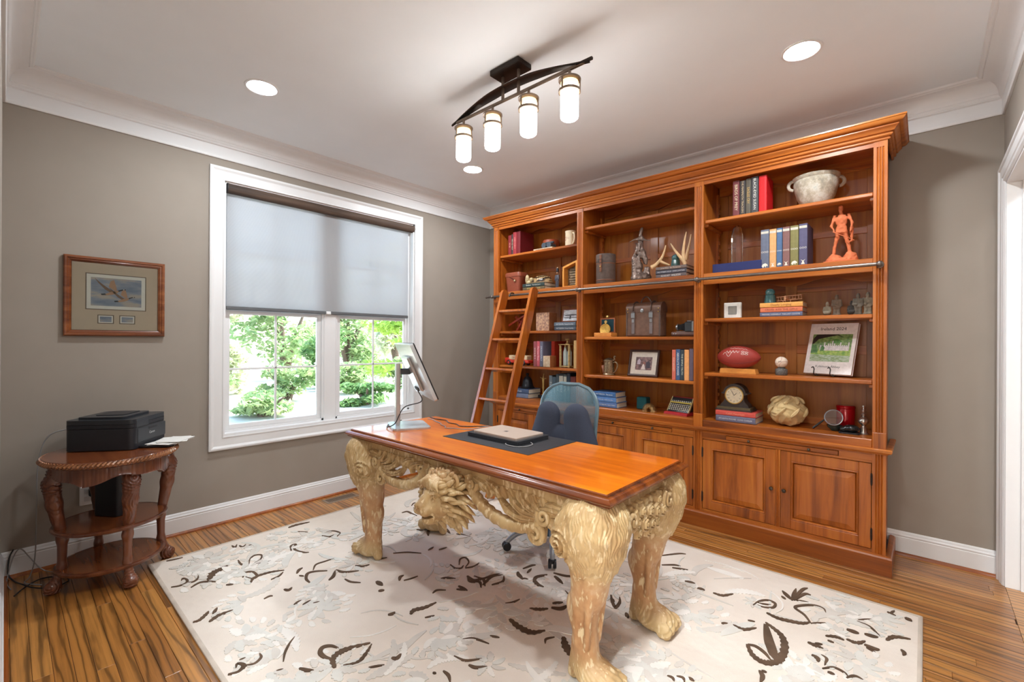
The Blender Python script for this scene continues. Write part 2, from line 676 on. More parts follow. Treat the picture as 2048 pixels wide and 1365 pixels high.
def baseb(name, path):
    o = struct(MB().sweep(bp, path), name, m_white, False)
    MB().sweep(sh, path).build('shoe_moulding', m_bkdark, o, True, 'brown stained shoe moulding')


baseb('baseboard_window', [(0, -L_), (0, 0)])
baseb('baseboard_bookcase', [(0, 0), (W_, 0)])
baseb('baseboard_hall', [(DC0 - .1, -L_), (0, -L_)])
baseb('baseboard_doorway', [(W_, DD0 - .1), (W_, -L_)])

# doorway casings
casp = [(-.001, 0), (-.001, .098), (.012, .098), (.018, .092), (.024, .090), (.028, .084), (.026, .076), (.020, .070), (.018, .030), (.014, .024), (.013, .010), (.008, .003), (.006, 0)]


def casing_sweep(path, to3, flip=1):
    pr = [(u, o) for o, u in casp]
    return MB().sweep(pr, path, to3=to3)


# door frame of the opening beside the bookcase (plane x = W)
d1 = casing_sweep([(DD1, 0), (DD1, DDH), (DD0, DDH), (DD0, 0)], lambda a, b, c: (W_ - c, a, b))
dr = struct(d1, 'door_1', m_white, False, 'white cased opening beside the bookcase')
mb = MB().box(W_ - .002, DD1, 0, W_ + .142, DD1 - .012, DDH); mb.box(W_ - .002, DD0, 0, W_ + .142, DD0 + .012, DDH); mb.box(W_ - .002, DD0, DDH - .012, W_ + .142, DD1, DDH)
MB().box(W_ + .0006, DD0 + .013, -.02, W_ + .16, DD1 - .013, -.0004).build('threshold', m_floor, dr)
mb.box(W_ + .055, DD1 - .012, 0, W_ + .09, DD1 - .024, DDH - .012)
mb.build('door_jamb', m_white, dr)
mb = MB().box(W_ + .06, DD1 - .0125, 1.02, W_ + .085, DD1 - .016, 1.09)
mb.build('strike_plate', m_steel, dr)
d2 = casing_sweep([(DC1, 0), (DC1, DCH), (DC0, DCH), (DC0, 0)], lambda a, b, c: (a, -L_ + c * .25, b))
dr2 = struct(d2, 'door_2', m_white, False, 'white cased opening to the hall')
mb = MB().box(DC0, -L_ - .14, 0, DC0 + .012, -L_, DCH); mb.box(DC1 - .012, -L_ - .14, 0, DC1, -L_, DCH); mb.box(DC0, -L_ - .14, DCH - .012, DC1, -L_, DCH)
mb.build('door_jamb', m_white, dr2)
MB().box(DC0 + .013, -L_ - .16, -.02, DC1 - .013, -L_ - .0006, -.0004).build('threshold', m_floor, dr2)

# hall beyond the two openings
m_hall = plain('hall_paint', (.62, .58, .52), .9, var=.02, scale=5)
HX1, HY0 = 5.7, -5.6
mb = MB().box(1.6, HY0, -.12, HX1, -L_ - .14, -.002); mb.box(W_ + .14, -L_ - .14, -.12, HX1, .6, -.002)
struct(mb, 'floor_hall', wood('hall_floor_oak', (.20, .08, .03), (.30, .13, .05), (.38, .18, .07), 'x', .7, .3, .3, False))
mb = MB().box(1.6, HY0, H_, HX1, -L_ - .15, H_ + .1); mb.box(W_ + .15, -L_ - .15, H_, HX1, .6, H_ + .1)
struct(mb, 'ceiling_hall', m_ceil)
mb = MB().box(1.5, HY0 - .1, 0, HX1 + .1, HY0, H_); mb.box(HX1, HY0, 0, HX1 + .1, .7, H_); mb.box(1.5, HY0, 0, 1.6, -L_ - .14, H_); mb.box(W_ + .14, .6, 0, HX1, .7, H_)
struct(mb, 'wall_hall_far', m_hall)

# ------------------------------------------------------------------ windows
cas = [(0, 0), (.020, 0), (.020, .006), (.0165, .010), (.0165, .062), (.019, .066), (.021, .070), (.024, .073), (.026, .080), (.024, .088), (.022, .092), (0, .092)]
wc = MB().sweep([(u, o) for o, u in cas], [(WY0, WZ0), (WY0, WZ1), (WY1, WZ1), (WY1, WZ0)][::-1], closed=True, to3=lambda a, b, c: (c, a, b))
cs_ob = struct(wc, 'trim_2', m_white, False, 'white moulded casing framing the double window')
mb = MB().box(-.16, WY0, WZ0, .004, WY0 + .012, WZ1); mb.box(-.16, WY1 - .012, WZ0, .004, WY1, WZ1)
mb.box(-.16, WY0, WZ1 - .012, .004, WY1, WZ1); mb.box(-.16, WY0, WZ0, .010, WY1, WZ0 + .018)
mb.build('window_jamb', m_white, cs_ob)
MB().box(-.13, -1.93, WZ0, -.045, -1.825, WZ1, .004).build('mullion_post', m_white, cs_ob)


def window(name, y0, y1):
    z0, z1 = WZ0 + .018, WZ1 - .012
    fr = MB()
    fr.box(-.13, y0, z0, -.055, y0 + .016, z1); fr.box(-.13, y1 - .016, z0, -.055, y1, z1)
    fr.box(-.13, y0, z0, -.055, y1, z0 + .016); fr.box(-.13, y0, z1 - .016, -.055, y1, z1)
    o = struct(fr, name, m_white)
    mid = 1.53
    for nm, a, b, xx in (('lower_sash', z0 + .016, mid, -.085), ('upper_sash', mid - .02, z1 - .016, -.115)):
        s = MB(); ya, yb = y0 + .016, y1 - .016
        s.box(xx - .014, ya, a, xx + .014, ya + .034, b, .003); s.box(xx - .014, yb - .034, a, xx + .014, yb, b, .003)
        s.box(xx - .014, ya + .03, a, xx + .014, yb - .03, a + .034, .003); s.box(xx - .014, ya + .03, b - .03, xx + .014, yb - .03, b, .003)
        so = s.build(nm, m_white, o)
        g0, g1, h0, h1 = ya + .034, yb - .034, a + .034, b - .03
        gm, hm = (g0 + g1) / 2, (h0 + h1) / 2
        mu = MB().box(xx - .006, gm - .008, h0, xx + .006, gm + .008, h1, .003); mu.box(xx - .006, g0, hm - .008, xx + .006, g1, hm + .008, .003)
        mu.build('grille', m_white, so)
        for (p, q) in ((g0, gm), (gm, g1)):
            for (r, t_) in ((h0, hm), (hm, h1)):
                MB().box(xx - .002, p, r, xx + .002, q, t_).build('pane', m_glass_d, so)
    return o


window('window_1', WY0 + .012, -1.93)
window('window_2', -1.825, WY1 - .012)

# roller shade
sh_t = thing('roller_shade', 'woven light grey roller shade half lowered over the window', 'window shade', (-.03, -1.87, 2.40))
m_val = wood('shade_valance_weave', (.035, .022, .015), (.075, .045, .03), (.12, .075, .05), 'y', 2.0, .7, 0)
pf = [(.028 * math.cos(a) - .0, .038 * math.sin(a)) for a in [2 * PI * i / 20 for i in range(20)]]
pf = [(max(-.012, a), b) for a, b in pf]
MB().prism([(a - .012, b + 2.404) for a, b in pf], -2.668, -1.05, 'y').build('valance', m_val, sh_t, True)
for yy in (-2.671, -1.047):
    MB().prism([(a * 1.06 - .012, b * 1.06 + 2.404) for a, b in pf], yy - .003, yy + .003, 'y').build('end_cap', m_black, sh_t, True)


def shade_mat():
    m, t, b = nt('shade_fabric')
    t.nodes.remove(b)
    o = [q for q in t.nodes if q.type == 'OUTPUT_MATERIAL'][0]
    wv = N(t, 'TexWave', wave_type='BANDS', bands_direction='Z'); wv.inputs['Scale'].default_value = 75; wv.inputs['Distortion'].default_value = 1.2
    wv.inputs['Detail'].default_value = 2
    t.links.new(coords(t, (1, 1.0, 1)), wv.inputs['Vector'])
    c = ramp(t, wv.outputs[0], [(0, (.50, .51, .52)), (1, (.74, .74, .75))])
    df = N(t, 'BsdfDiffuse'); tl = N(t, 'BsdfTranslucent'); tr = N(t, 'BsdfTransparent')
    t.links.new(c, df.inputs[0]); t.links.new(c, tl.inputs[0])
    m1 = N(t, 'MixShader'); m1.inputs[0].default_value = .5
    m2 = N(t, 'MixShader'); m2.inputs[0].default_value = .10
    t.links.new(df.outputs[0], m1.inputs[1]); t.links.new(tl.outputs[0], m1.inputs[2])
    t.links.new(m1.outputs[0], m2.inputs[1]); t.links.new(tr.outputs[0], m2.inputs[2]); t.links.new(m2.outputs[0], o.inputs[0])
    return m


MB().box(-.0345, -2.664, 1.552, -.0335, -1.100, 2.38).build('fabric', shade_mat(), sh_t)
m_bar = plain('shade_bar_grey', (.12, .125, .13), .5)
for a, b in ((-2.666, -1.922), (-1.880, -1.098)):
    MB().box(-.041, a, 1.530, -.027, b, 1.556, .004).build('bottom_bar', m_bar, sh_t)
mb = MB().box(-.043, -1.922, 1.532, -.025, -1.880, 1.554, .004); mb.cyl((-.03, -1.915, 1.534), (-.02, -1.885, 1.534), .006, n=8)
mb.build('bar_connector', m_white, sh_t)

# ------------------------------------------------------------------ garden outside
m_lawn = plain('pale_gravel_lawn', (.70, .66, .56), .95, var=.12, scale=2)
struct(MB().box(-40, -25, -.9, -.16, 30, -.25), 'ground', m_lawn)


def leafmat(name, c1, c2):
    m, t, b = nt(name)
    n = N(t, 'TexNoise', Scale=3.0, Detail=3.0); t.links.new(coords(t), n.inputs['Vector'])
    c = ramp(t, n.outputs[0], [(.35, c1), (.65, c2)])
    o = [q for q in t.nodes if q.type == 'OUTPUT_MATERIAL'][0]
    t.links.new(c, b.inputs['Base Color']); b.inputs['Roughness'].default_value = .55
    tl = N(t, 'BsdfTranslucent'); t.links.new(c, tl.inputs[0])
    mx = N(t, 'MixShader'); mx.inputs[0].default_value = .45
    t.links.new(b.outputs[0], mx.inputs[1]); t.links.new(tl.outputs[0], mx.inputs[2]); t.links.new(mx.outputs[0], o.inputs[0])
    return m


m_bark = plain('bark', (.16, .11, .08), .9, var=.3, scale=20)
LM = [leafmat('leaf_dark', (.10, .22, .07), (.26, .42, .16)), leafmat('leaf_pale', (.50, .55, .34), (.80, .80, .62)), leafmat('leaf_maple', (.24, .42, .06), (.52, .68, .16)), leafmat('leaf_mid', (.22, .36, .14), (.48, .58, .30))]


def foliage(rg, clumps, n, ls):
    mb = MB()
    for cx, cy, cz, rx, ry, rz in clumps:
        for _ in range(n):
            while True:
                p = Vector((rg.uniform(-1, 1), rg.uniform(-1, 1), rg.uniform(-1, 1)))
                if .25 < p.length < 1: break
            p = p * (.6 + .4 * p.length)
            c = Vector((cx + p.x * rx, cy + p.y * ry, cz + p.z * rz))
            e = Euler((rg.uniform(-.9, .9), rg.uniform(-.9, .9), rg.uniform(0, 6.3))).to_matrix()
            s = ls * rg.uniform(.6, 1.3)
            q = [Vector((-s, 0, 0)), Vector((0, -s * .45, s * .12)), Vector((s, 0, -s * .1)), Vector((0, s * .45, s * .12))]
            mb.add([c + e @ k for k in q], [(0, 1, 2, 3)])
    return mb


def bush(name, label, cat, x, y, r, h, mat, n, ls, seed, base=-.25, trunk=False, group=None):
    rg = random.Random(seed)
    t = thing(name, label, cat, (x, y, base), group=group)
    cl = []
    for i in range(11):
        a = rg.uniform(0, 6.28); d = r * rg.uniform(.1, .75)
        zz = h * (rg.uniform(.42, .88) if trunk else rg.uniform(.12, .82))
        cl.append((d * math.cos(a), d * math.sin(a), zz, r * rg.uniform(.3, .5), r * rg.uniform(.3, .5), h * rg.uniform(.10, .2)))
    foliage(rg, cl, n // 11, ls).build('foliage', mat, t, local=True)
    mb = MB()
    for i in range(4):
        a = rg.uniform(0, 6.28)
        mb.tube([(0, 0, -.05), (.15 * r * math.cos(a), .15 * r * math.sin(a), h * .3), (.5 * r * math.cos(a), .5 * r * math.sin(a), h * .7)], [.05 * r + .03, .04 * r + .02, .015], 6)
    mb.build('stem', m_bark, t, True, local=True)
    return t


bush('flowering_shrub', 'pale blossoming dogwood shrub beyond the left window', 'shrub', -11.0, .1, 1.4, 4.4, LM[1], 3600, .13, 1)
bush('evergreen_shrub', 'dark evergreen shrub under the pale blossoming dogwood', 'shrub', -10.6, 3.1, .95, 2.2, LM[0], 2400, .11, 2)
bush('garden_shrub', 'mid green leafy shrub behind the dark evergreen shrub', 'shrub', -14.8, 3.6, 1.8, 4.8, LM[3], 2600, .15, 3)
bush('ground_ivy', 'low bluish green ground cover in front of the shrubs', 'shrub', -6.3, -.2, .8, .55, LM[3], 1800, .09, 4)
bush('low_shrub', 'low dark shrub beside the ground cover', 'shrub', -6.4, 2.2, .7, .6, LM[0], 1800, .09, 5)
bush('pale_shrub', 'pale silvery shrub between the two windows', 'shrub', -11.6, 6.6, 1.3, 3.4, LM[1], 2200, .13, 6)
bush('wood_edge_shrub', 'tall mid green thicket at the garden edge', 'shrub', -20, 9.0, 2.7, 6.0, LM[3], 2600, .2, 7)
bush('corner_shrub', 'dark leafy thicket behind the dogwood', 'shrub', -20.5, 1.0, 2.6, 6.0, LM[0], 2600, .2, 8)
for i in range(5):
    bush('hedge_plant', 'low grey green hedge plant in the row before the shrubs', 'shrub', -8.1 - .35 * i, -.9 + 2.05 * i, .92, 1.15, LM[3], 1500, .085, 40 + i, group='row of low hedge plants')
# maple close to the right window
rg = random.Random(21)
mt = thing('maple_tree', 'bright green maple tree close to the right window', 'tree', (-3.6, 2.25, -.25))
cl = []
for i in range(34):
    cl.append((rg.uniform(-.8, .7), rg.uniform(-1.25, .6), rg.uniform(.9, 3.4), rg.uniform(.25, .5), rg.uniform(.25, .5), rg.uniform(.07, .14)))
foliage(rg, cl, 130, .065).build('foliage', LM[2], mt, local=True)
mb = MB()
for i in range(7):
    a = rg.uniform(0, 6.28)
    mb.tube([(0, 0, -.05), (.05 * math.cos(a), .05 * math.sin(a), .6), (.35 * math.cos(a), .35 * math.sin(a) - .2, 1.6), (.8 * math.cos(a), .8 * math.sin(a) - .4, 2.9)], [.08, .06, .035, .01], 6)
mb.build('trunk', m_bark, mt, True, local=True)
# ------------------------------------------------------------------ bookcase
PX = [(.459, .525), (1.470, 1.531), (2.481, 2.545), (3.498, 3.561)]
FY = -.402
bc = thing('bookcase', 'tall carved brown wood library bookcase with cabinet doors along the wall', 'bookcase', (2.01, 0, 0))


def fluted(x0, x1, y0, y1, z0, z1, nfl=3, d=.006):
    """post with flutes on its front; plan outline extruded upwards"""
    w = x1 - x0
    out = [(x0, y1), (x1, y1), (x1, y0)]
    m = w * .2
    fw = (w - 2 * m) / nfl
    for i in range(nfl - 1, -1, -1):
        a = x0 + m + fw * i + fw * .86; b = x0 + m + fw * i + fw * .14
        for k in range(5):
            t = k / 4
            out.append((a + (b - a) * t, y0 + d * math.sin(PI * t)))
    out.append((x0, y0))
    return MB().prism(out, z0, z1)


for i, (a, b) in enumerate(PX):
    fluted(a, b, FY - .004, FY + .02, .80, 2.43).build('pilaster', m_bk, bc)
    MB().box(a, FY - .006, .70, b, FY + .02, .80, .003).build('pilaster_foot', m_bk, bc)
    MB().box(a, FY - .004, 2.43, b, FY + .02, 2.50).build('pilaster_cap', m_bk, bc)
    fluted(a, b, FY - .004, FY + .02, .11, .688).build('base_pilaster', m_bk, bc)
    MB().box(a + .012, FY + .02, .10, b - .012, -.012, 2.50).build('side_panel', m_bk, bc)
bays = [(PX[i][1], PX[i + 1][0]) for i in range(3)]
XL, XR = PX[0][0], PX[3][1]
# crown and header
mb = MB().box(XL, FY, 2.436, XR, FY + .022, 2.52); mb.build('header_rail', m_bkx, bc)
cp = [(0, 2.462), (.007, 2.462), (.012, 2.467), (.012, 2.472), (.007, 2.476), (.007, 2.480), (.017, 2.481), (.022, 2.486), (.023, 2.493), (.018, 2.497), (.018, 2.500), (.030, 2.501), (.034, 2.507), (.041, 2.517), (.050, 2.524), (.050, 2.529), (.045, 2.531), (.045, 2.534), (.062, 2.535), (.068, 2.538),
      (.074, 2.544), (.079, 2.553), (.084, 2.556), (.084, 2.564), (0, 2.564)]
MB().sweep(cp, [(XL, -.002), (XL, FY), (XR, FY), (XR, -.002)]).build('crown', m_bkx, bc, True, angle=25)
MB().box(XL, FY, 2.50, XR, -.006, 2.53).build('top_board', m_bkx, bc)
# rails
for a, b in bays:
    MB().box(a, FY, 1.722, b, FY + .024, 1.800, .003).build('middle_rail', m_bkx, bc)
    MB().box(a - .01, FY + .024, 1.775, b + .01, -.03, 1.800).build('fixed_shelf', m_bkx, bc)
    MB().box(a, FY - .001, .700, b, FY + .024, .757, .004).build('bottom_rail', m_bkx, bc)
    MB().box(a - .01, FY + .024, .735, b + .01, -.03, .757).build('cabinet_top', m_bkx, bc)
    # back boards: stiles, rails and panels
    c = (a + b) / 2
    for xs in ((a - .01, a + .055), (c - .035, c + .035), (b - .055, b + .01)):
        MB().box(xs[0], -.036, .757, xs[1], -.018, 2.50, .002).build('back_stile', m_bkback, bc)
    for z0, z1 in ((.757, .80), (1.235, 1.295), (1.66, 1.80), (2.02, 2.06), (2.43, 2.50)):
        MB().box(a, -.033, z0, b, -.018, z1, .002).build('back_rail', m_bkx, bc)
    for xs in ((a + .055, c - .035), (c + .035, b - .055)):
        for z0, z1 in ((.80, 1.235), (1.295, 1.66), (1.80, 2.02), (2.06, 2.43)):
            MB().box(xs[0], -.025, z0, xs[1], -.012, z1).build('back_board', m_bkback, bc)
    # shaped cleats under the fixed boards
    for zt in (1.775, 2.50):
        n = 28
        out = [(a, zt), (b, zt)]
        for i in range(n + 1):
            t = 1 - i / n
            u = abs(t - .5) * 2
            hgt = .05 + .022 * math.cos(u * PI * 2.2)
            out.append((a + (b - a) * t, zt - hgt))
        MB().prism([(p, q) for p, q in out], -.052, -.038, 'y').build('scalloped_cleat', m_bkx, bc)
    # notched shelf supports on the side panels
    for xs, sg in ((a - .012, 1), (b + .012, -1)):
        for yy in (-.085,):
            for z0, z1 in ((.757, 1.722), (1.80, 2.436)):
                mb = MB().box(xs, yy - .011, z0, xs + sg * .016, yy + .011, z1)
                z = z0 + .03
                while z < z1 - .05:
                    mb.box(xs + sg * .016, yy - .011, z, xs + sg * .026, yy + .011, z + .028, .003)
                    z += .056
                mb.build('shelf_support', m_bk, bc)
SH = [[2.172, 1.410, 1.072], [2.300, 1.352, 1.026], [2.184, 1.480, 1.094]]
for (a, b), zs in zip(bays, SH):
    for z in zs:
        MB().box(a + .001, FY + .018, z - .024, b - .001, -.04, z, .005).build('shelf', m_bkx, bc)
        for xs in ((a - .01, a + .02), (b - .02, b + .01)):
            MB().box(xs[0], -.36, z - .044, xs[1], -.05, z - .0245, .003).build('shelf_cleat', m_bkx, bc)
# base cabinet
lip = [(0, .676), (.006, .676), (.010, .682), (.020, .686), (.026, .692), (.028, .700), (.028, .706), (.022, .710), (0, .710)]
MB().sweep(lip, [(XL, -.002), (XL, FY), (XR, FY), (XR, -.002)]).build('base_moulding', m_bkx, bc, True, angle=25)
plp = [(0, 0), (.028, 0), (.028, .098), (.022, .106), (.010, .110), (0, .110)]
MB().sweep(plp, [(XL, -.002), (XL, FY), (XR, FY), (XR, -.002)]).build('plinth', m_bkdark, bc, False)
MB().box(XL + .012, FY + .02, .03, XR - .012, -.012, .10).build('base_board', m_bkdark, bc)
m_knob = plain('bronze_knob', (.10, .075, .055), .35, .9, .2, 40)


def knob(x, y, z, r, parent, name='knob'):
    MB().lathe([(r * .45, .001), (r * .4, .008), (r * .9, .011), (r, .016), (r * .85, .021), (r * .3, .024)], 12).xf(Matrix.Translation((x, y, z)) @ Matrix.Rotation(PI / 2, 4, 'X')).build(name, m_knob, parent, True)


for a, b in bays:
    c = (a + b) / 2
    MB().box(a, FY, .622, b, FY + .022, .6365, .001).build('frieze_rail', m_bkx, bc)
    MB().box(a, FY, .6675, b, FY + .022, .676, .001).build('frieze_rail', m_bkx, bc)
    MB().box(a, FY, .6365, a + .157, FY + .022, .6675).build('frieze_end', m_bkx, bc)
    MB().box(b - .157, FY, .6365, b, FY + .022, .6675).build('frieze_end', m_bkx, bc)
    MB().box(a, FY, .110, b, FY + .022, .128).build('lower_rail', m_bkx, bc)
    fluted(c - .013, c + .013, FY - .004, FY + .02, .128, .622, 2, .004).build('centre_stile', m_bk, bc)
    tr = MB().box(a + .160, FY - .006, .6395, b - .160, FY + .3, .6645, .002).build('pull_out_tray', m_bkx, bc)
    knob(c - .17, FY - .005, .652, .009, tr); knob(c + .17, FY - .005, .652, .009, tr)
    for sg, d0, d1 in ((-1, a + .003, c - .014), (1, c + .014, b - .003)):
        z0, z1 = .131, .619
        st = .058
        fr = MB()
        fr.box(d0, FY - .003, z0, d0 + st, FY + .02, z1, .002); fr.box(d1 - st, FY - .003, z0, d1, FY + .02, z1, .002)
        fr.box(d0 + st, FY - .003, z0, d1 - st, FY + .02, z0 + st, .002); fr.box(d0 + st, FY - .003, z1 - st, d1 - st, FY + .02, z1, .002)
        mo = [(0, 0), (.004, -.003), (.009, -.001), (.012, .006), (.014, .012), (0, .012)]
        fr.sweep(mo, [(d0 + st, z0 + st), (d1 - st, z0 + st), (d1 - st, z1 - st), (d0 + st, z1 - st)][::-1], closed=True, to3=lambda p, q, r: (p, FY + r, q))
        dr = fr.build('door', m_bk, bc)
        p0, p1, q0, q1 = d0 + st, d1 - st, z0 + st, z1 - st
        pv = [(p0, FY + .012, q0), (p1, FY + .012, q0), (p1, FY + .012, q1), (p0, FY + .012, q1)]
        for e, yy in ((.014, FY + .013), (.018, FY + .006), (.050, FY + .001)):
            pv += [(p0 + e, yy, q0 + e), (p1 - e, yy, q0 + e), (p1 - e, yy, q1 - e), (p0 + e, yy, q1 - e)]
        pf_ = []
        for k in range(3):
            for i in range(4):
                pf_.append((k * 4 + i, k * 4 + (i + 1) % 4, k * 4 + 4 + (i + 1) % 4, k * 4 + 4 + i))
        pf_.append((12, 13, 14, 15))
        MB().add(pv, pf_).build('panel', m_bk, dr)
        knob((d1 - .022) if sg < 0 else (d0 + .022), FY - .003, .368, .013, dr)
        hx = d0 - .001 if sg < 0 else d1 + .001
        for hz in (.215, .53):
            MB().box(hx - .005, FY - .009, hz - .03, hx + .005, FY, hz + .03, .002).cyl((hx, FY - .009, hz - .035), (hx, FY - .009, hz + .035), .004, n=8).build('hinge', m_iron, dr)
# ladder rail
m_rail = plain('rail_metal', (.20, .17, .15), .35, .85, .15, 50)
RZ, RY = 1.757, FY - .045
MB().cyl((.40, RY, RZ), (3.545, RY, RZ), .0105, n=12).build('ladder_rail', m_rail, bc, True)
for x in (.475, 1.50, 2.513, 3.53):
    mb = MB().cyl((x, FY, RZ), (x, RY, RZ), .009, n=10); mb.sphere((x, RY, RZ), .018, 12, 8); mb.lathe([(.02, 0), (.018, .006), (.01, .01)], 12).xf(Matrix.Identity(4))
    n0 = len(mb.v) - 36
    mb.xf(Matrix.Translation((x, FY, RZ)) @ Matrix.Rotation(PI / 2, 4, 'X'), n0)
    mb.build('rail_bracket', m_rail, bc, True)
MB().sphere((.398, RY, RZ), .014, 10, 8).build('rail_end', m_rail, bc, True)

# ------------------------------------------------------------------ ladder leaning on the rail
ld = thing('library_ladder', 'orange brown wooden library ladder hooked over the rail', 'ladder', (.91, -1.08, .015))
TOPP = Vector((0, -.520, 1.800)); BOTP = Vector((0, -1.085, .030))
ldv = (TOPP - BOTP); LL = ldv.length; ldn = ldv.normalized()
lm = Matrix.Translation((0, BOTP.y, BOTP.z)) @ Matrix.Rotation(-math.atan2(ldn.y, ldn.z), 4, 'X')


def rail_outline(w, L):
    o = [(-w, 0), (w, 0), (w, L - w)]
    o += [(w * math.cos(a), L - w + w * math.sin(a)) for a in [PI * i / 8 for i in range(1, 8)]]
    return o + [(-w, L - w)]


for x in (.728, 1.092):
    mb = MB().prism(rail_outline(.044, LL), x - .014, x + .014, 'x').xf(lm)
    mb.build('stile', m_ladder, ld)
for k in range(6):
    s = .235 + k * .279
    MB().box(.742, -.040, s - .011, 1.078, .040, s + .011, .004).xf(lm).build('rung', m_ladder, ld)
for x in (.760, 1.060):
    hp = [(x, RY - .05, RZ - .02), (x, RY - .035, RZ + .015), (x, RY - .012, RZ + .02), (x, RY + .012, RZ + .018), (x, RY + .02, RZ - .004)]
    MB().tube(hp, .006, 8).build('rail_hook', m_iron, ld, True)
# ------------------------------------------------------------------ ceiling lights
def emis(name, c, s):
    m, t, b = nt(name)
    t.nodes.remove(b)
    o = [q for q in t.nodes if q.type == 'OUTPUT_MATERIAL'][0]
    e = N(t, 'Emission'); e.inputs[0].default_value = (*c, 1); e.inputs[1].default_value = s
    t.links.new(e.outputs[0], o.inputs[0])
    return m


m_can = emis('downlight_lens', (.90, .955, 1.0), 152.0)
can = None
for i, (x, y) in enumerate([(.812, -2.728), (.805, -1.027), (3.248, -1.027), (3.248, -2.728)]):
    lb = ['white recessed downlight above the wall with the framed print', 'white recessed downlight near the bookcase and window corner',
          'white recessed downlight above the football shelves', 'white recessed downlight near the hall opening'][i]
    t = thing('recessed_light', lb, 'ceiling light', (x, y, H_), group='recessed ceiling lights')
    MB().lathe([(.092, 0), (.090, -.005), (.080, -.006), (.074, -.002), (.074, .002)], 32, cap=False).build('trim_ring', m_white, t, True, local=True)
    MB().lathe([(.001, -.0025), (.074, -.0025)], 32, cap=False).build('lens', m_can, t, local=True)
m_hl = emis('hall_light_lens', (.90, .955, 1.0), 265.0)
m_hl2 = emis('side_hall_light_lens', (.93, .97, 1.0), 24.0)
for i, (x, y) in enumerate([(3.2, -4.7), (4.9, -4.4), (4.9, -1.6)]):  # added lamps, out of view, filling the room through its openings
    lb = ['round flush ceiling light in the hall behind the office opening', 'round flush ceiling light at the hall corner', 'round flush ceiling light beside the cased opening'][i]
    t = thing('flush_ceiling_light', lb, 'ceiling light', (x, y, H_), group='hall ceiling lights')
    MB().lathe([(.17, 0), (.17, -.03), (.155, -.03), (.155, 0)], 32, cap=False).build('rim', m_steel, t, True, local=True)
    MB().lathe([(.154, -.02), (.12, -.05), (.06, -.065), (.001, -.068)], 32, cap=False).build('diffuser', m_hl if i < 2 else m_hl2, t, True, local=True)

# pendant bar with four glass shades
FYX = -1.902
fx = thing('ceiling_fixture', 'dark bronze arched bar light with four glowing glass shades', 'ceiling light', (2.04, FYX, H_))
m_brz = plain('oil_bronze', (.030, .022, .018), .40, .7, .2, 40)
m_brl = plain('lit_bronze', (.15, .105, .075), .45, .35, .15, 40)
MB().box(1.935, FYX - .055, 2.768, 2.145, FYX + .055, 2.80, .004).build('canopy', m_brz, fx)
# arched band
X0, X1 = 1.555, 2.545
nn = 40
top = []; bot = []
for i in range(nn + 1):
    t = i / nn; x = X0 + (X1 - X0) * t
    zt = 2.628 + .082 * math.sin(PI * (t * .94 + .04)) ** .9
    th = .004
    top.append((x, zt)); bot.append((x, zt - th))
mb = MB()
v = []; f = []
for i in range(nn + 1):
    t = i / nn
    wd = .034 * min(1, .08 + 2.2 * min(t, 1 - t) ** .8)
    for (x, z) in (top[i], bot[i]):
        v.append((x, FYX - wd, z - .008)); v.append((x, FYX, z + .002)); v.append((x, FYX + wd, z - .008))
for i in range(nn):
    a = i * 6; b = a + 6
    f += [(a, b, b + 1, a + 1), (a + 1, b + 1, b + 2, a + 2), (a + 3, a + 4, b + 4, b + 3), (a + 4, a + 5, b + 5, b + 4), (a, a + 3, b + 3, b), (a + 2, b + 2, b + 5, a + 5)]
f += [(0, 1, 4, 3), (1, 2, 5, 4)]
e = nn * 6
f += [(e, e + 3, e + 4, e + 1), (e + 1, e + 4, e + 5, e + 2)]
MB().add(v, f).build('arched_band', m_brz, fx, True)
zb = 2.637
MB().box(1.60, FYX - .007, zb - .007, 2.515, FYX + .007, zb + .007, .002).build('straight_bar', m_brl, fx)
MB().box(2.470, FYX - .007, zb - .004, 2.560, FYX + .007, zb + .010, .002).xf(Matrix.Translation((0, 0, 0))).build('bar_tip', m_brz, fx)
for x in (1.985, 2.10):
    MB().box(x - .007, FYX - .007, zb, x + .007, FYX + .007, 2.775, .002).build('stem', m_brl, fx)
m_shade, t_, b_ = nt('glowing_shade_glass')
t_.nodes.remove(b_)
o_ = [q for q in t_.nodes if q.type == 'OUTPUT_MATERIAL'][0]
sp = N(t_, 'SeparateXYZ'); tc = t_.nodes.new('ShaderNodeTexCoord'); t_.links.new(tc.outputs['Object'], sp.inputs[0])
mr = N(t_, 'MapRange'); mr.inputs[1].default_value = -.245; mr.inputs[2].default_value = -.36; t_.links.new(sp.outputs[2], mr.inputs[0])
cr_ = ramp(t_, mr.outputs[0], [(0, (1., .70, .32)), (.35, (1, .88, .68)), (.6, (.97, .98, 1.0))])
sr = N(t_, 'MapRange'); sr.inputs[1].default_value = 0; sr.inputs[2].default_value = .5; sr.inputs[3].default_value = 1.1; sr.inputs[4].default_value = 8.5; t_.links.new(mr.outputs[0], sr.inputs[0])
em = N(t_, 'Emission'); t_.links.new(cr_, em.inputs[0]); t_.links.new(sr.outputs[0], em.inputs[1]); t_.links.new(em.outputs[0], o_.inputs[0])
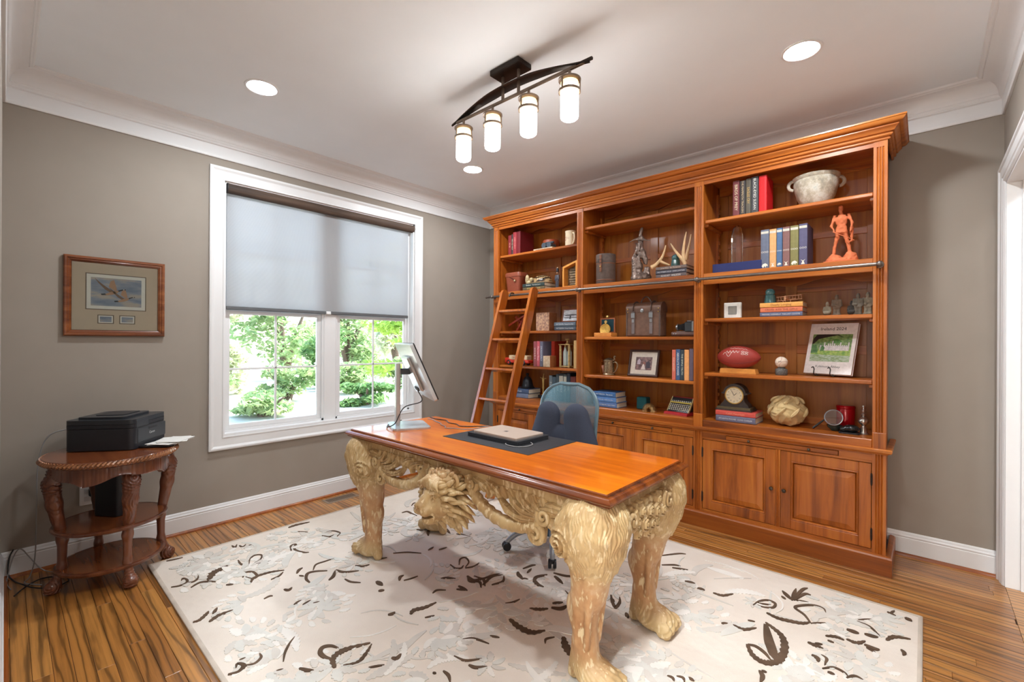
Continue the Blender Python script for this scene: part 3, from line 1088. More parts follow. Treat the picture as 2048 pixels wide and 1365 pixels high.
for x in (1.664, 1.907, 2.171, 2.431):
    s = MB().box(x - .006, FYX - .006, 2.588, x + .006, FYX + .006, zb, .002).build('shade_holder', m_brl, fx)
    mb = MB().lathe([(.052, 2.578), (.055, 2.580), (.055, 2.587), (.052, 2.589), (.005, 2.589), (.005, 2.578)], 24, (x, FYX, 0))
    mb.lathe([(.048, 2.522), (.054, 2.522), (.054, 2.534), (.048, 2.534), (.048, 2.522)], 24, (x, FYX, 0), cap=False)
    for k in range(3):
        a = k * 2.094 + .4
        mb.box(-.004, -.002, 2.522, .004, .002, 2.585)
        mb.xf(Matrix.Translation((x + .052 * math.cos(a), FYX + .052 * math.sin(a), 0)) @ Matrix.Rotation(a + PI / 2, 4, 'Z'), len(mb.v) - 8)
    mb.build('shade_cage', m_brl, s, True)
    MB().lathe([(.041, 2.575), (.044, 2.568), (.044, 2.408), (.042, 2.398), (.035, 2.392), (.001, 2.392)], 24, (x, FYX, 0)).build('glass_shade', m_shade, s, True)
# ------------------------------------------------------------------ carved desk
DX0, DX1, DY0, DY1, DZ = 1.110, 2.925, -2.355, -1.655, .775
DCX = (DX0 + DX1) / 2; DCY = (DY0 + DY1) / 2
RT = .015      # top of the rug pile
dk = thing('carved_desk', 'carved lion desk with polished orange wood top standing on the rug', 'desk', (DCX, DCY, RT))


def desk_top_mat():
    m, t, b = nt('desk_top_polished')
    n1 = N(t, 'TexNoise', Scale=1.0, Detail=4.0, Roughness=.6, Distortion=.8); t.links.new(coords(t, (1.6, 26, 20)), n1.inputs['Vector'])
    n2 = N(t, 'TexNoise', Scale=2.2, Detail=3.0); t.links.new(coords(t, (1, 2.2, 1)), n2.inputs['Vector'])
    mx = N(t, 'MixRGB'); mx.inputs[0].default_value = .5
    t.links.new(n1.outputs[0], mx.inputs[1]); t.links.new(n2.outputs[0], mx.inputs[2])
    t.links.new(ramp(t, mx.outputs[0], [(.30, (.52, .085, .002)), (.5, (.74, .165, .004)), (.68, (.88, .27, .010))]), b.inputs['Base Color'])
    b.inputs['Roughness'].default_value = .30
    b.inputs['Coat Weight'].default_value = .3; b.inputs['Coat Roughness'].default_value = .06; b.inputs['Specular IOR Level'].default_value = .3
    return m


m_dt = desk_top_mat()
m_de = wood('desk_edge_wood', (.10, .022, .005), (.27, .066, .010), (.42, .125, .018), 'x', .8, .22, .4)


def lime_mat():
    m, t, b = nt('limed_carving')
    n = N(t, 'TexNoise', Scale=9.0, Detail=4.0, Roughness=.65); t.links.new(coords(t, (1, 1, .6)), n.inputs['Vector'])
    n2 = N(t, 'TexNoise', Scale=55.0, Detail=2.0); t.links.new(coords(t, (1, 1, .35)), n2.inputs['Vector'])
    sp = N(t, 'SeparateXYZ'); tc = t.nodes.new('ShaderNodeTexCoord'); t.links.new(tc.outputs['Object'], sp.inputs[0])
    # shank stained warmer than the limed upper carving
    ad = N(t, 'Math', operation='MULTIPLY_ADD'); t.links.new(n.outputs[0], ad.inputs[0]); ad.inputs[1].default_value = .10; t.links.new(sp.outputs[2], ad.inputs[2])
    mr = N(t, 'MapRange'); mr.inputs[1].default_value = .44; mr.inputs[2].default_value = .52; t.links.new(ad.outputs[0], mr.inputs[0])
    lo = N(t, 'MapRange'); lo.inputs[1].default_value = .18; lo.inputs[2].default_value = .12; t.links.new(ad.outputs[0], lo.inputs[0])
    zz = N(t, 'Math', operation='MAXIMUM'); t.links.new(mr.outputs[0], zz.inputs[0]); t.links.new(lo.outputs[0], zz.inputs[1])
    up_ = ramp(t, n.outputs[0], [(.35, (.42, .25, .10)), (.6, (.62, .44, .215))])
    sk_ = ramp(t, n.outputs[0], [(.32, (.40, .19, .075)), (.5, (.56, .31, .14)), (.64, (.66, .46, .28))])
    mx = N(t, 'MixRGB'); t.links.new(zz.outputs[0], mx.inputs[0]); t.links.new(sk_, mx.inputs[1]); t.links.new(up_, mx.inputs[2])
    fk = ramp(t, n2.outputs[0], [(.57, (0, 0, 0)), (.63, (1, 1, 1))])
    m3 = N(t, 'MixRGB'); t.links.new(fk, m3.inputs[0]); t.links.new(mx.outputs[0], m3.inputs[1]); m3.inputs[2].default_value = (.74, .58, .34, 1)
    t.links.new(m3.outputs[0], b.inputs['Base Color'])
    b.inputs['Roughness'].default_value = .5
    bump(t, b, n2.outputs[0], .15, .002)
    return m


m_lime = lime_mat()
ep = [(-.06, DZ - .001), (-.030, DZ - .001), (-.026, DZ - .004), (-.026, DZ - .010), (-.019, DZ - .010), (-.008, DZ - .015), (-.001, DZ - .023), (0, DZ - .028), (-.004, DZ - .034), (-.012, DZ - .037), (-.012, DZ - .042), (-.018, DZ - .046), (-.06, DZ - .046)]
rect = lambda i: [(DX0 + i, DY0 + i), (DX1 - i, DY0 + i), (DX1 - i, DY1 - i), (DX0 + i, DY1 - i)]
MB().sweep(ep, rect(0), closed=True).build('moulded_edge', m_de, dk, True, angle=28)
MB().box(DX0 + .031, DY0 + .031, DZ - .03, DX1 - .031, DY1 - .031, DZ, .001).build('desk_top', m_dt, dk)
fp = [(-.05, .679), (-.004, .679), (0, .683), (.002, .688), (-.002, .692), (-.002, .716), (.004, .722), (.010, DZ - .0455), (-.05, DZ - .0455)]
MB().sweep(fp, rect(.046), closed=True).build('frieze', m_lime, dk, True, angle=28)


# --- legs
def leg_sdf():
    parts = su([ell((.022, -.01, .665), (.105, .10, .075)), ell((.034, -.012, .608), (.118, .122, .108)), ell((-.062, -.030, .565), (.058, .088, .085)), cap((.022, -.012, .525), (-.004, 0, .36), .108, .064)], .03)
    lower = su([cap((-.002, 0, .36), (-.028, 0, .25), .062, .050), cap((-.028, 0, .25), (-.012, 0, .09), .047, .050), ell((-.074, 0, .285), (.026, .030, .045)),
                ell((.03, 0, .05), (.088, .066, .055)), cap((-.05, 0, .15), (-.070, 0, .02), .022, .024)], .025)
    toes = su([ell((.095, yy, .034), (.036, .021, .034)) for yy in (-.052, -.018, .018, .052)], .006)
    g1 = su([cap((-.035, -.045, .34), (-.03, -.038, .16), .014, .010), cap((.03, -.052, .36), (.012, -.042, .16), .015, .010), cap((.03, .052, .36), (.012, .042, .16), .015, .010)], .01)

    def f(X, Y, Z):
        d = su([parts, lower], .03)(X, Y, Z)
        d = su([lambda *a: d, g1], .012)(X, Y, Z)
        d = su([lambda *a: d, toes], .012)(X, Y, Z)
        th = np.arctan2(Y, X - .02)
        zb = .455 + .022 * np.sin(th * 5 + .6) + .014 * np.abs(np.sin(th * 13)) + .02 * np.cos(th - 2.6)
        mk = np.clip((Z - zb) / .012 + .5, 0, 1)
        u = th * 36 + 1.6 * np.sin(Z * 42 + th * 6) + 1.1 * np.sin(Z * 75 - th * 9)
        cl = th * 8 + 1.8 * np.sin(Z * 30 + th * 3)
        d = d - mk * (.005 + .0045 * (1 - np.abs(np.sin(u)))) - mk * .0025 * np.sin(cl) * np.sin(Z * 60 + 2 * np.sin(th * 6))
        # volute on the inner face
        r = np.sqrt((X + .07) ** 2 + (Z - .545) ** 2); an = np.arctan2(Z - .545, X + .07)
        vm = np.clip((.065 - r) / .01, 0, 1) * np.clip(-Y / .03 - .6, 0, 1)
        d = d - vm * .006 * np.cos(r * 300 + an)
        # fine fur on the paw
        pm = np.clip((.12 - Z) / .05, 0, 1)
        d = d - pm * .0015 * np.sin(np.arctan2(Y, X + .05) * 40 + 8 * Z * 30)
        return np.maximum(d, -Z)
    return f


LP, LQ = nets(leg_sdf(), (-.14, -.18, -.008), (.19, .16, .735), .0032)
for sx in (1, -1):
    for sy in (1, -1):
        P = LP * np.array([sx, sy, 1]); Q = LQ if sx * sy > 0 else LQ[:, ::-1]
        me = net_mesh('leg', P, Q)
        o = link('leg', me, m_lime, dk, True, angle=180)
        o.location = (sx * .765, -.247 if sy > 0 else .247, 0)


# --- carved leaves and vines of the aprons
def leaf(mb, path, w, th, y0, lobes=0, n=26, face=lambda x, y, z: (x, y, z), groove=True, tipw=.12):
    P = cr(path, max(3, n // (len(path) - 1)))
    m = len(P); us = [-1, -.72, -.42, -.14, 0, .14, .42, .72, 1]
    base = len(mb.v); v = []
    for i, p in enumerate(P):
        a = np.array(P[max(i - 1, 0)]); b = np.array(P[min(i + 1, m - 1)])
        t = b - a; t = t / (np.linalg.norm(t) + 1e-9); nn_ = np.array([-t[1], t[0]])
        s = i / (m - 1)
        wd = w * (math.sin(PI * min(1, s * .9 + .1)) ** .6 * (1 - tipw) + tipw) * (1 if s < .97 else .5)
        if lobes: wd *= 1 - .30 * abs(math.sin(s * lobes * PI)) ** .7
        for u in us:
            q = np.array(p) + nn_ * u * wd
            hgt = th * (1 - abs(u) ** 2.2) * (.5 + .5 * math.sin(PI * min(1, s + .15)))
            if groove: hgt -= th * .45 * math.exp(-(u / .12) ** 2) - th * .18 * math.cos(u * 9)
            v.append(face(q[0], y0 - .004 - hgt, q[1]))
        for u in (1, -1):
            q = np.array(p) + nn_ * u * wd * .9
            v.append(face(q[0], y0 + .012, q[1]))
    k = len(us) + 2; f = []
    for i in range(m - 1):
        for j in range(k):
            f.append((i * k + j, i * k + (j + 1) % k, (i + 1) * k + (j + 1) % k, (i + 1) * k + j))
    f.append(tuple(range(k))); f.append(tuple((m - 1) * k + j for j in reversed(range(k))))
    mb.add(v, f)


def curl(mb, cx, cz, r, y0, turns=1.6, a0=0., sg=1, rad=.012, face=lambda x, y, z: (x, y, z)):
    pts = []; rr = []
    n = 34
    for i in range(n):
        s = i / (n - 1); a = a0 + sg * s * turns * 2 * PI; q = r * (1 - .82 * s)
        pts.append(face(cx + q * math.cos(a), y0 - .010 - .012 * s, cz + q * math.sin(a))); rr.append(rad * (1 - .45 * s))
    mb.tube(pts, rr, 8)


def rosette(mb, cx, cz, r, y0, face=lambda x, y, z: (x, y, z), n=18, ph=0.):
    prof = [(0, .030), (.22, .028), (.28, .014), (.40, .026), (.52, .024), (.58, .010), (.72, .020), (.9, .014), (1.0, .0)]
    v = []; f = []
    for q, h in prof:
        for i in range(n):
            a = 2 * PI * i / n + ph + q * .8
            k = r * q * (1 + .13 * math.cos(5 * a) * (q > .3))
            v.append(face(cx + k * math.cos(a), y0 - h * r / .035, cz + k * math.sin(a)))
    for j in range(len(prof) - 1):
        for i in range(n): f.append((j * n + i, j * n + (i + 1) % n, (j + 1) * n + (i + 1) % n, (j + 1) * n + i))
    mb.add(v, f)


YA = DY0 + .053
for sg in (1, -1):
    fc = lambda x, y, z, sg=sg: (DCX + sg * x, y, z)
    ap = MB()
    out = [(.10, .684), (.70, .684)]
    for i in range(30):
        t = 1 - i / 29
        out.append((.10 + .60 * t, .640 - .045 * t ** 3 + .012 * math.sin(t * 30)))
    k0 = len(ap.v)
    ap.prism(out, YA + .004, YA + .026, 'y')
    ap.v[k0:] = [fc(*p) for p in ap.v[k0:]]
    # beads of the scalloped edge
    for i in range(11):
        t = i / 10
        leaf(ap, [(.14 + .44 * t, .690), (.15 + .44 * t, .665), (.165 + .44 * t, .640)], .019, .014, YA, 0, 12, fc)
    vn = cr([(.150, .700), (.168, .650), (.225, .592), (.32, .552), (.43, .542), (.53, .565), (.585, .605)], 7)
    rr = [.020 + .008 * math.sin(PI * i / (len(vn) - 1)) + .003 * math.sin(i * 2.1) for i in range(len(vn))]
    ap.tube([fc(x, YA - .010, z) for x, z in vn], rr, 10)
    for i in range(3, len(vn) - 2, 2):
        x, z = vn[i]
        rosette(ap, x, z - .006, .018, YA - .016, fc, 10, i)
    for pth, wv_ in (([(.575, .600), (.48, .583), (.395, .600), (.345, .640)], .024), ([(.58, .612), (.49, .612), (.43, .640), (.405, .680)], .023), ([(.585, .622), (.52, .636), (.48, .662), (.462, .696)], .022),
                     ([(.59, .630), (.55, .652), (.525, .695)], .022), ([(.19, .690), (.245, .676), (.285, .648), (.280, .618)], .018), ([(.27, .695), (.320, .680), (.350, .652), (.345, .630)], .018),
                     ([(.58, .635), (.635, .605), (.660, .560), (.652, .518)], .034), ([(.57, .640), (.63, .650), (.69, .640), (.73, .605)], .030), ([(.54, .60), (.575, .560), (.57, .525), (.545, .508)], .026),
                     ([(.60, .665), (.66, .668), (.71, .655)], .024), ([(.50, .562), (.54, .548), (.556, .522)], .018)):
        leaf(ap, pth, wv_, .024, YA - .004, 3 if wv_ > .022 else 2, 26, fc)
    curl(ap, .555, .545, .042, YA - .008, 1.7, 1.2, -1, .013, fc)
    curl(ap, .60, .625, .034, YA - .014, 1.5, 2.6, 1, .012, fc)
    curl(ap, .185, .660, .030, YA - .008, 1.5, .4, -1, .010, fc)
    ap.build('apron_carving', m_lime, dk, True, angle=60)
# side and rear aprons
for sg in (1, -1):
    fc = lambda x, y, z, sg=sg: (DCX + sg * (.880 - (y + .010)), DCY + x, z)
    ap = MB(); k0 = len(ap.v)
    out = [(-.20, .684), (.20, .684)] + [(.20 - .40 * i / 20, .605 + .02 * math.cos(i * 1.1) - .03 * math.sin(PI * i / 20)) for i in range(21)]
    ap.prism(out, -.004, .022, 'y'); ap.v[k0:] = [fc(*p) for p in ap.v[k0:]]
    for (a, b, r) in ((-.125, .625, .034), (-.075, .655, .030), (-.055, .600, .036), (-.01, .640, .034), (.01, .585, .030), (.045, .625, .036), (.07, .665, .028), (.105, .615, .034), (-.10, .575, .026), (.06, .575, .026), (-.02, .560, .026)):
        rosette(ap, a, b, r, -.010, fc, 16, a * 30)
    curl(ap, .15, .640, .045, -.012, 1.8, 2.0, 1, .012, fc); curl(ap, -.165, .640, .040, -.012, 1.8, .9, -1, .012, fc)
    for i in range(8):
        leaf(ap, [(-.15 + i * .043, .690), (-.152 + i * .043, .672), (-.146 + i * .043, .652)], .018, .012, -.004, 0, 10, fc)
    ap.build('side_carving', m_lime, dk, True, angle=60)
ap = MB()
out = [(-.70, .684), (.70, .684)] + [(.70 - 1.4 * i / 40, .600 + .045 * math.cos((.70 - 1.4 * i / 40) * 4) + .01 * math.sin(i * 1.3)) for i in range(41)]
k0 = len(ap.v)
ap.prism(out, DY1 - .075, DY1 - .05, 'y'); ap.v[k0:] = [(DCX + p[0], p[1], p[2]) for p in ap.v[k0:]]
ap.build('rear_apron', m_lime, dk, True, angle=40)


# --- lion head
def lion_sdf():
    pos = su([ell((0, 0, .015), (.088, .085, .090)), ell((0, -.088, -.045), (.050, .062, .038)), ell((0, -.072, -.100), (.040, .052, .026)), cap((0, -.07, .035), (0, -.135, -.018), .022, .019),
              ell((.052, -.055, -.040), (.036, .045, .045)), ell((-.052, -.055, -.040), (.036, .045, .045))], .022)
    det = su([ell((0, -.148, -.026), (.026, .016, .016)), cap((.064, -.052, .040), (.016, -.096, .020), .013, .012), cap((-.064, -.052, .040), (-.016, -.096, .020), .013, .012),
              ell((.022, -.128, -.052), (.024, .026, .020)), ell((-.022, -.128, -.052), (.024, .026, .020)), ell((.085, -.004, .070), (.022, .014, .030)), ell((-.085, -.004, .070), (.022, .014, .030)),
              cap((.055, -.066, -.004), (.030, -.094, -.010), .008), cap((-.055, -.066, -.004), (-.030, -.094, -.010), .008)], .006)
    neg = [ell((0, -.118, -.080), (.040, .052, .010)), ell((.040, -.094, .010), (.015, .014, .009)), ell((-.040, -.094, .010), (.015, .014, .009)), ell((.012, -.163, -.028), (.006, .008, .006)), ell((-.012, -.163, -.028), (.006, .008, .006)),
           ell((.086, -.018, .072), (.012, .010, .018)), ell((-.086, -.018, .072), (.012, .010, .018))]
    eyes = su([ell((.040, -.088, .010), (.010, .010, .009)), ell((-.040, -.088, .010), (.010, .010, .009))], .002)

    def f(X, Y, Z):
        d = su([pos, det], .008)(X, Y, Z)
        d = d - .0022 * np.sin(60 * X * np.sign(X) + 40 * Z + 2 * np.sin(90 * Y)) * np.clip((.03 + Y) / .04 + .6, .15, 1)
        for g in neg: d = np.maximum(d, -g(X, Y, Z))
        return np.minimum(d, eyes(X, Y, Z))
    return f


lion_c = Vector((DCX + .022, DY0 + .008, .596))
me = sdf_mesh('lion_head', lion_sdf(), (-.13, -.18, -.14), (.13, .10, .125), .0034)
lh = link('lion_head', me, m_lime, dk, True, angle=180)
lh.location = lion_c - ORG[dk.name]
mn = MB()
rg = random.Random(5)
for layer, (rad0, yy, ln, nl) in enumerate(((.070, -.050, .060, 20), (.085, -.020, .080, 24), (.095, .020, .090, 26), (.080, .045, .105, 24))):
    for i in range(nl):
        a = 2 * PI * (i + .5 * layer) / nl + rg.uniform(-.06, .06)
        dr_ = Vector((math.cos(a), 0, math.sin(a)))
        p0 = dr_ * rad0 * .8 + Vector((0, yy, .005))
        tw = rg.uniform(-.35, .35)
        d2 = Vector((math.cos(a + tw), 0, math.sin(a + tw)))
        zl = .35 if math.sin(a) > .4 else 1.0
        L = ln * rg.uniform(.85, 1.15) * (1.0 if math.sin(a) < .3 else .65)
        p1 = p0 + dr_ * L * .45 + Vector((0, -.018, 0))
        p2 = p0 + d2 * L * .8 + Vector((0, .002, -.010))
        p3 = p0 + d2 * L * 1.05 + Vector((rg.uniform(-.012, .012), .016, -.022))
        for p in (p1, p2, p3): p.z = min(p.z, .098)
        P = cr([tuple(p0), tuple(p1), tuple(p2), tuple(p3)], 4)
        rr = [(.017 - .0005 * layer) * (math.sin(PI * min(1, .25 + .75 * k / (len(P) - 1))) ** .7) + .0018 for k in range(len(P))]
        mn.tube(P, rr, 7, flat=.6)
for sx in (1, -1):           # forelock
    for i in range(6):
        P = cr([(sx * .006 * i, -.06, .085), (sx * .010 * i, -.092, .082 - .004 * i), (sx * (.012 * i + .004), -.100, .055), (sx * (.014 * i + .006), -.098, .038)], 4)
        mn.tube(P, [.011, .0115, .012, .012, .012, .011, .010, .009, .008, .006, .005, .004, .002][:len(P)], 7)
mo = mn.build('mane', m_lime, lh, True, local=True, angle=80)
RUG_MOTIFS = [
    (0.0093, 0, [(0.427,-3.098),(0.436,-3.066),(0.445,-3.022)]),
    (0.0113, 0, [(0.792,-3.148),(0.808,-3.115),(0.801,-3.085),(0.773,-3.074),(0.731,-3.083),(0.751,-3.095)]),
    (0.0095, 0, [(0.795,-3.084),(0.813,-3.058),(0.794,-3.031),(0.757,-3.019)]),
    (0.0112, 0, [(0.872,-3.079),(0.848,-3.034),(0.874,-2.996),(0.902,-2.975)]),
    (0.0334, 1, [(0.857,-2.992),(0.793,-2.955),(0.774,-2.919),(0.749,-2.873)]),
    (0.0102, 0, [(0.722,-2.812),(0.789,-2.817),(0.831,-2.789)]),
    (0.0073, 0, [(0.822,-2.786),(0.761,-2.761),(0.727,-2.726),(0.751,-2.695),(0.806,-2.719),(0.826,-2.759)]),
    (0.0072, 0, [(0.845,-2.756),(0.864,-2.725),(0.87,-2.684)]),
    (0.0116, 0, [(0.957,-2.861),(0.911,-2.833),(0.933,-2.804),(0.999,-2.804),(1.011,-2.83),(0.963,-2.85)]),
    (0.0136, 1, [(1.048,-2.851),(1.008,-2.821),(1.003,-2.774),(1.015,-2.723),(1.042,-2.677)]),
    (0.0087, 0, [(1.094,-2.766),(1.087,-2.723),(1.059,-2.689)]),
    (0.0112, 0, [(0.977,-2.947),(0.999,-2.92)]),
    (0.01, 0, [(0.481,-2.773),(0.522,-2.768),(0.485,-2.745)]),
    (0.01, 0, [(0.515,-2.741),(0.552,-2.733),(0.526,-2.707)]),
    (0.0089, 0, [(0.555,-2.704),(0.562,-2.684)]),
    (0.0198, 1, [(0.456,-2.417),(0.45,-2.361),(0.465,-2.275)]),
    (0.0083, 0, [(0.566,-2.403),(0.626,-2.359)]),
    (0.0117, 0, [(0.75,-2.321),(0.803,-2.298),(0.797,-2.259)]),
    (0.0083, 0, [(0.717,-2.275),(0.733,-2.233),(0.799,-2.219),(0.836,-2.26)]),
    (0.0131, 0, [(0.823,-2.549),(0.759,-2.525),(0.756,-2.495),(0.827,-2.529),(0.902,-2.508),(0.926,-2.486)]),
    (0.0139, 0, [(1.13,-2.644),(1.1,-2.619),(1.09,-2.595)]),
    (0.0087, 0, [(1.163,-2.645),(1.189,-2.631)]),
    (0.0136, 0, [(1.278,-2.639),(1.225,-2.634),(1.175,-2.603),(1.185,-2.562),(1.226,-2.516)]),
    (0.0082, 0, [(1.158,-2.565),(1.109,-2.527),(1.109,-2.475),(1.115,-2.419)]),
    (0.0155, 0, [(1.33,-2.557),(1.307,-2.521),(1.258,-2.486)]),
    (0.0139, 0, [(1.253,-2.478),(1.308,-2.46),(1.356,-2.396)]),
    (0.0095, 0, [(1.382,-2.494),(1.434,-2.486),(1.479,-2.455)]),
    (0.0122, 0, [(1.286,-2.378),(1.325,-2.356),(1.336,-2.318)]),
    (0.0084, 0, [(1.302,-2.263),(1.336,-2.201)]),
    (0.0147, 0, [(1.247,-2.758),(1.272,-2.746),(1.259,-2.723)]),
    (0.0053, 0, [(1.265,-2.862),(1.259,-2.835),(1.269,-2.822)]),
    (0.0104, 0, [(1.429,-2.784),(1.419,-2.763),(1.415,-2.74)]),
    (0.0104, 0, [(1.461,-2.755),(1.454,-2.731),(1.448,-2.709)]),
    (0.0078, 0, [(1.484,-2.714),(1.493,-2.685)]),
    (0.0132, 1, [(1.229,-3.154),(1.233,-3.128),(1.201,-3.092),(1.183,-3.08)]),
    (0.0165, 1, [(1.281,-3.102),(1.259,-3.057),(1.258,-2.998)]),
    (0.0135, 0, [(1.222,-3.072),(1.18,-3.043)]),
    (0.0225, 0, [(1.53,-2.391),(1.59,-2.391)]),
    (0.0164, 0, [(1.621,-2.436),(1.637,-2.41)]),
    (0.0135, 0, [(1.612,-2.302),(1.584,-2.278),(1.583,-2.254)]),
    (0.0077, 0, [(1.63,-2.286),(1.642,-2.25),(1.648,-2.207)]),
    (0.0091, 0, [(1.844,-2.258),(1.839,-2.225),(1.872,-2.194)]),
    (0.0167, 0, [(1.837,-2.518),(1.846,-2.5),(1.843,-2.483)]),
    (0.0187, 1, [(1.913,-2.442),(1.899,-2.413),(1.919,-2.365),(1.924,-2.299)]),
    (0.0066, 0, [(1.984,-2.414),(2.004,-2.373)]),
    (0.0161, 0, [(1.936,-2.84),(1.898,-2.855),(1.859,-2.855),(1.835,-2.832),(1.851,-2.805),(1.889,-2.79)]),
    (0.0218, 1, [(1.987,-2.855),(1.939,-2.838),(1.92,-2.798),(1.927,-2.755),(1.957,-2.682)]),
    (0.0116, 1, [(2.001,-2.829),(2.027,-2.779),(2.001,-2.724),(1.968,-2.682)]),
    (0.0138, 0, [(1.887,-2.953),(1.917,-2.939),(1.942,-2.919)]),
    (0.0188, 0, [(2.104,-2.673),(2.124,-2.662),(2.113,-2.633)]),
    (0.0056, 0, [(2.085,-2.766),(2.118,-2.715)]),
    (0.0139, 0, [(1.718,-3.153),(1.732,-3.121),(1.71,-3.095),(1.681,-3.108),(1.703,-3.121)]),
    (0.0114, 0, [(1.71,-3.095),(1.73,-3.063),(1.712,-3.032),(1.679,-3.026)]),
    (0.0086, 0, [(1.664,-3.097),(1.665,-3.074)]),
    (0.0067, 0, [(1.8,-2.979),(1.751,-2.953),(1.708,-2.918),(1.677,-2.883)]),
    (0.0055, 0, [(1.836,-3.02),(1.846,-2.997)]),
    (0.0091, 0, [(2.231,-2.399),(2.264,-2.362),(2.336,-2.342)]),
    (0.0086, 0, [(2.284,-2.494),(2.338,-2.48),(2.38,-2.427)]),
    (0.0126, 0, [(2.367,-2.488),(2.398,-2.479),(2.428,-2.445)]),
    (0.0093, 0, [(2.302,-2.302),(2.341,-2.282)]),
    (0.0109, 0, [(2.318,-2.578),(2.352,-2.58),(2.385,-2.599)]),
    (0.0082, 0, [(2.295,-2.612),(2.308,-2.605)]),
    (0.017, 0, [(1.858,-2.026),(1.902,-2.048),(1.944,-2.022),(1.989,-2.052)]),
    (0.0136, 0, [(1.876,-1.997),(1.931,-1.984),(1.948,-1.918),(1.964,-1.882)]),
    (0.011, 0, [(1.906,-2.151),(1.953,-2.12)]),
    (0.0134, 0, [(1.762,-2.139),(1.78,-2.111),(1.822,-2.084)]),
    (0.0097, 0, [(0.726,-1.588),(0.693,-1.539),(0.734,-1.501),(0.794,-1.525),(0.812,-1.576),(0.774,-1.606)]),
    (0.0132, 0, [(0.796,-1.725),(0.804,-1.684),(0.864,-1.686),(0.927,-1.684)]),
    (0.0167, 0, [(1.268,-1.842),(1.211,-1.798),(1.214,-1.756)]),
    (0.0168, 0, [(1.13,-1.834),(1.185,-1.823)]),
    (0.0144, 0, [(1.249,-1.683),(1.354,-1.725)]),
    (0.0082, 0, [(1.384,-1.697),(1.484,-1.661)]),
    (0.011, 0, [(1.439,-1.974),(1.428,-1.925)]),
    (0.0088, 0, [(1.482,-1.925),(1.493,-1.871)]),
    (0.0075, 0, [(1.314,-2.144),(1.367,-2.079),(1.44,-2.028)]),
    (0.0101, 0, [(1.68,-2.001),(1.73,-2.011),(1.756,-1.987),(1.744,-1.956)]),
    (0.0062, 0, [(1.717,-1.967),(1.673,-1.92),(1.679,-1.884),(1.735,-1.907),(1.767,-1.963)]),
    (0.0091, 0, [(1.774,-1.97),(1.796,-1.922),(1.788,-1.873)]),
    (0.0103, 0, [(2.533,-1.065),(2.602,-0.964),(2.638,-0.939)]),
    (0.0098, 0, [(2.587,-1.171),(2.641,-1.121),(2.674,-1.111)]),
    (0.0108, 0, [(2.645,-1.161),(2.722,-1.124)]),
    (0.0204, 0, [(2.757,-1.262),(2.783,-1.253),(2.809,-1.249)]),
    (0.0199, 0, [(2.833,-1.284),(2.869,-1.279)]),
    (0.013, 1, [(2.91,-1.276),(2.955,-1.27),(2.99,-1.216)]),
    (0.0173, 0, [(3.221,-1.069),(3.171,-1.009)]),
    (0.0152, 0, [(3.227,-1.077),(3.22,-0.937)]),
    (0.0131, 0, [(3.229,-1.062),(3.247,-0.926),(3.264,-0.888)]),
    (0.0129, 0, [(3.235,-1.069),(3.263,-0.966),(3.289,-0.955)]),
    (0.0105, 0, [(3.243,-1.062),(3.293,-1.041)]),
    (0.0107, 0, [(3.201,-1.087),(3.179,-1.069)]),
    (0.0104, 0, [(3.095,-1.26),(3.108,-1.198),(3.137,-1.159),(3.171,-1.166),(3.172,-1.213),(3.137,-1.239),(3.109,-1.24)]),
    (0.0083, 0, [(3.109,-1.222),(3.159,-1.194)]),
    (0.0177, 1, [(3.16,-1.283),(3.208,-1.296),(3.257,-1.284),(3.304,-1.263),(3.331,-1.227)]),
    (0.0112, 0, [(3.333,-1.236),(3.298,-1.179),(3.252,-1.14),(3.275,-1.094),(3.321,-1.052),(3.357,-1.056),(3.371,-1.089)]),
    (0.0078, 0, [(3.333,-1.236),(3.382,-1.186)]),
    (0.0116, 0, [(3.027,-1.516),(3.049,-1.497)]),
    (0.0134, 1, [(3.07,-1.493),(3.116,-1.497),(3.156,-1.444)]),
    (0.0078, 0, [(3.11,-1.408),(3.138,-1.397)]),
    (0.0234, 1, [(3.156,-1.597),(3.191,-1.654),(3.235,-1.673),(3.274,-1.645),(3.289,-1.59),(3.282,-1.499),(3.256,-1.429),(3.211,-1.39),(3.176,-1.369)]),
    (0.0326, 0, [(3.18,-1.387),(3.219,-1.502),(3.252,-1.581),(3.27,-1.625)]),
    (0.0124, 0, [(3.159,-1.594),(3.189,-1.585),(3.226,-1.604),(3.257,-1.636)]),
    (0.0208, 0, [(3.461,-1.177),(3.487,-1.177),(3.506,-1.176)]),
    (0.0186, 0, [(3.524,-1.164),(3.549,-1.16),(3.571,-1.151)]),
    (0.0048, 0, [(3.489,-1.071),(3.536,-1.081),(3.576,-1.136)]),
    (0.0089, 0, [(3.492,-1.057),(3.537,-1.005)]),
    (0.0148, 1, [(3.6,-1.153),(3.626,-1.1),(3.678,-1.072)]),
    (0.0121, 0, [(3.59,-0.877),(3.622,-0.894)]),
    (0.0081, 0, [(3.602,-0.878),(3.616,-0.841)]),
    (0.0197, 0, [(3.656,-0.878),(3.679,-0.897)]),
    (0.0162, 1, [(3.347,-1.403),(3.382,-1.408),(3.405,-1.409)]),
    (0.0109, 0, [(3.372,-1.39),(3.397,-1.376)]),
    (0.0129, 1, [(3.398,-1.299),(3.433,-1.277),(3.463,-1.278)]),
    (0.0091, 0, [(3.409,-1.328),(3.432,-1.329)]),
    (0.0146, 1, [(3.469,-1.263),(3.506,-1.266),(3.532,-1.224)]),
    (0.0179, 0, [(3.531,-1.254),(3.563,-1.26),(3.582,-1.252)]),
    (0.0071, 0, [(3.539,-1.273),(3.572,-1.288)]),
    (0.0156, 0, [(3.375,-1.485),(3.395,-1.493),(3.402,-1.516)]),
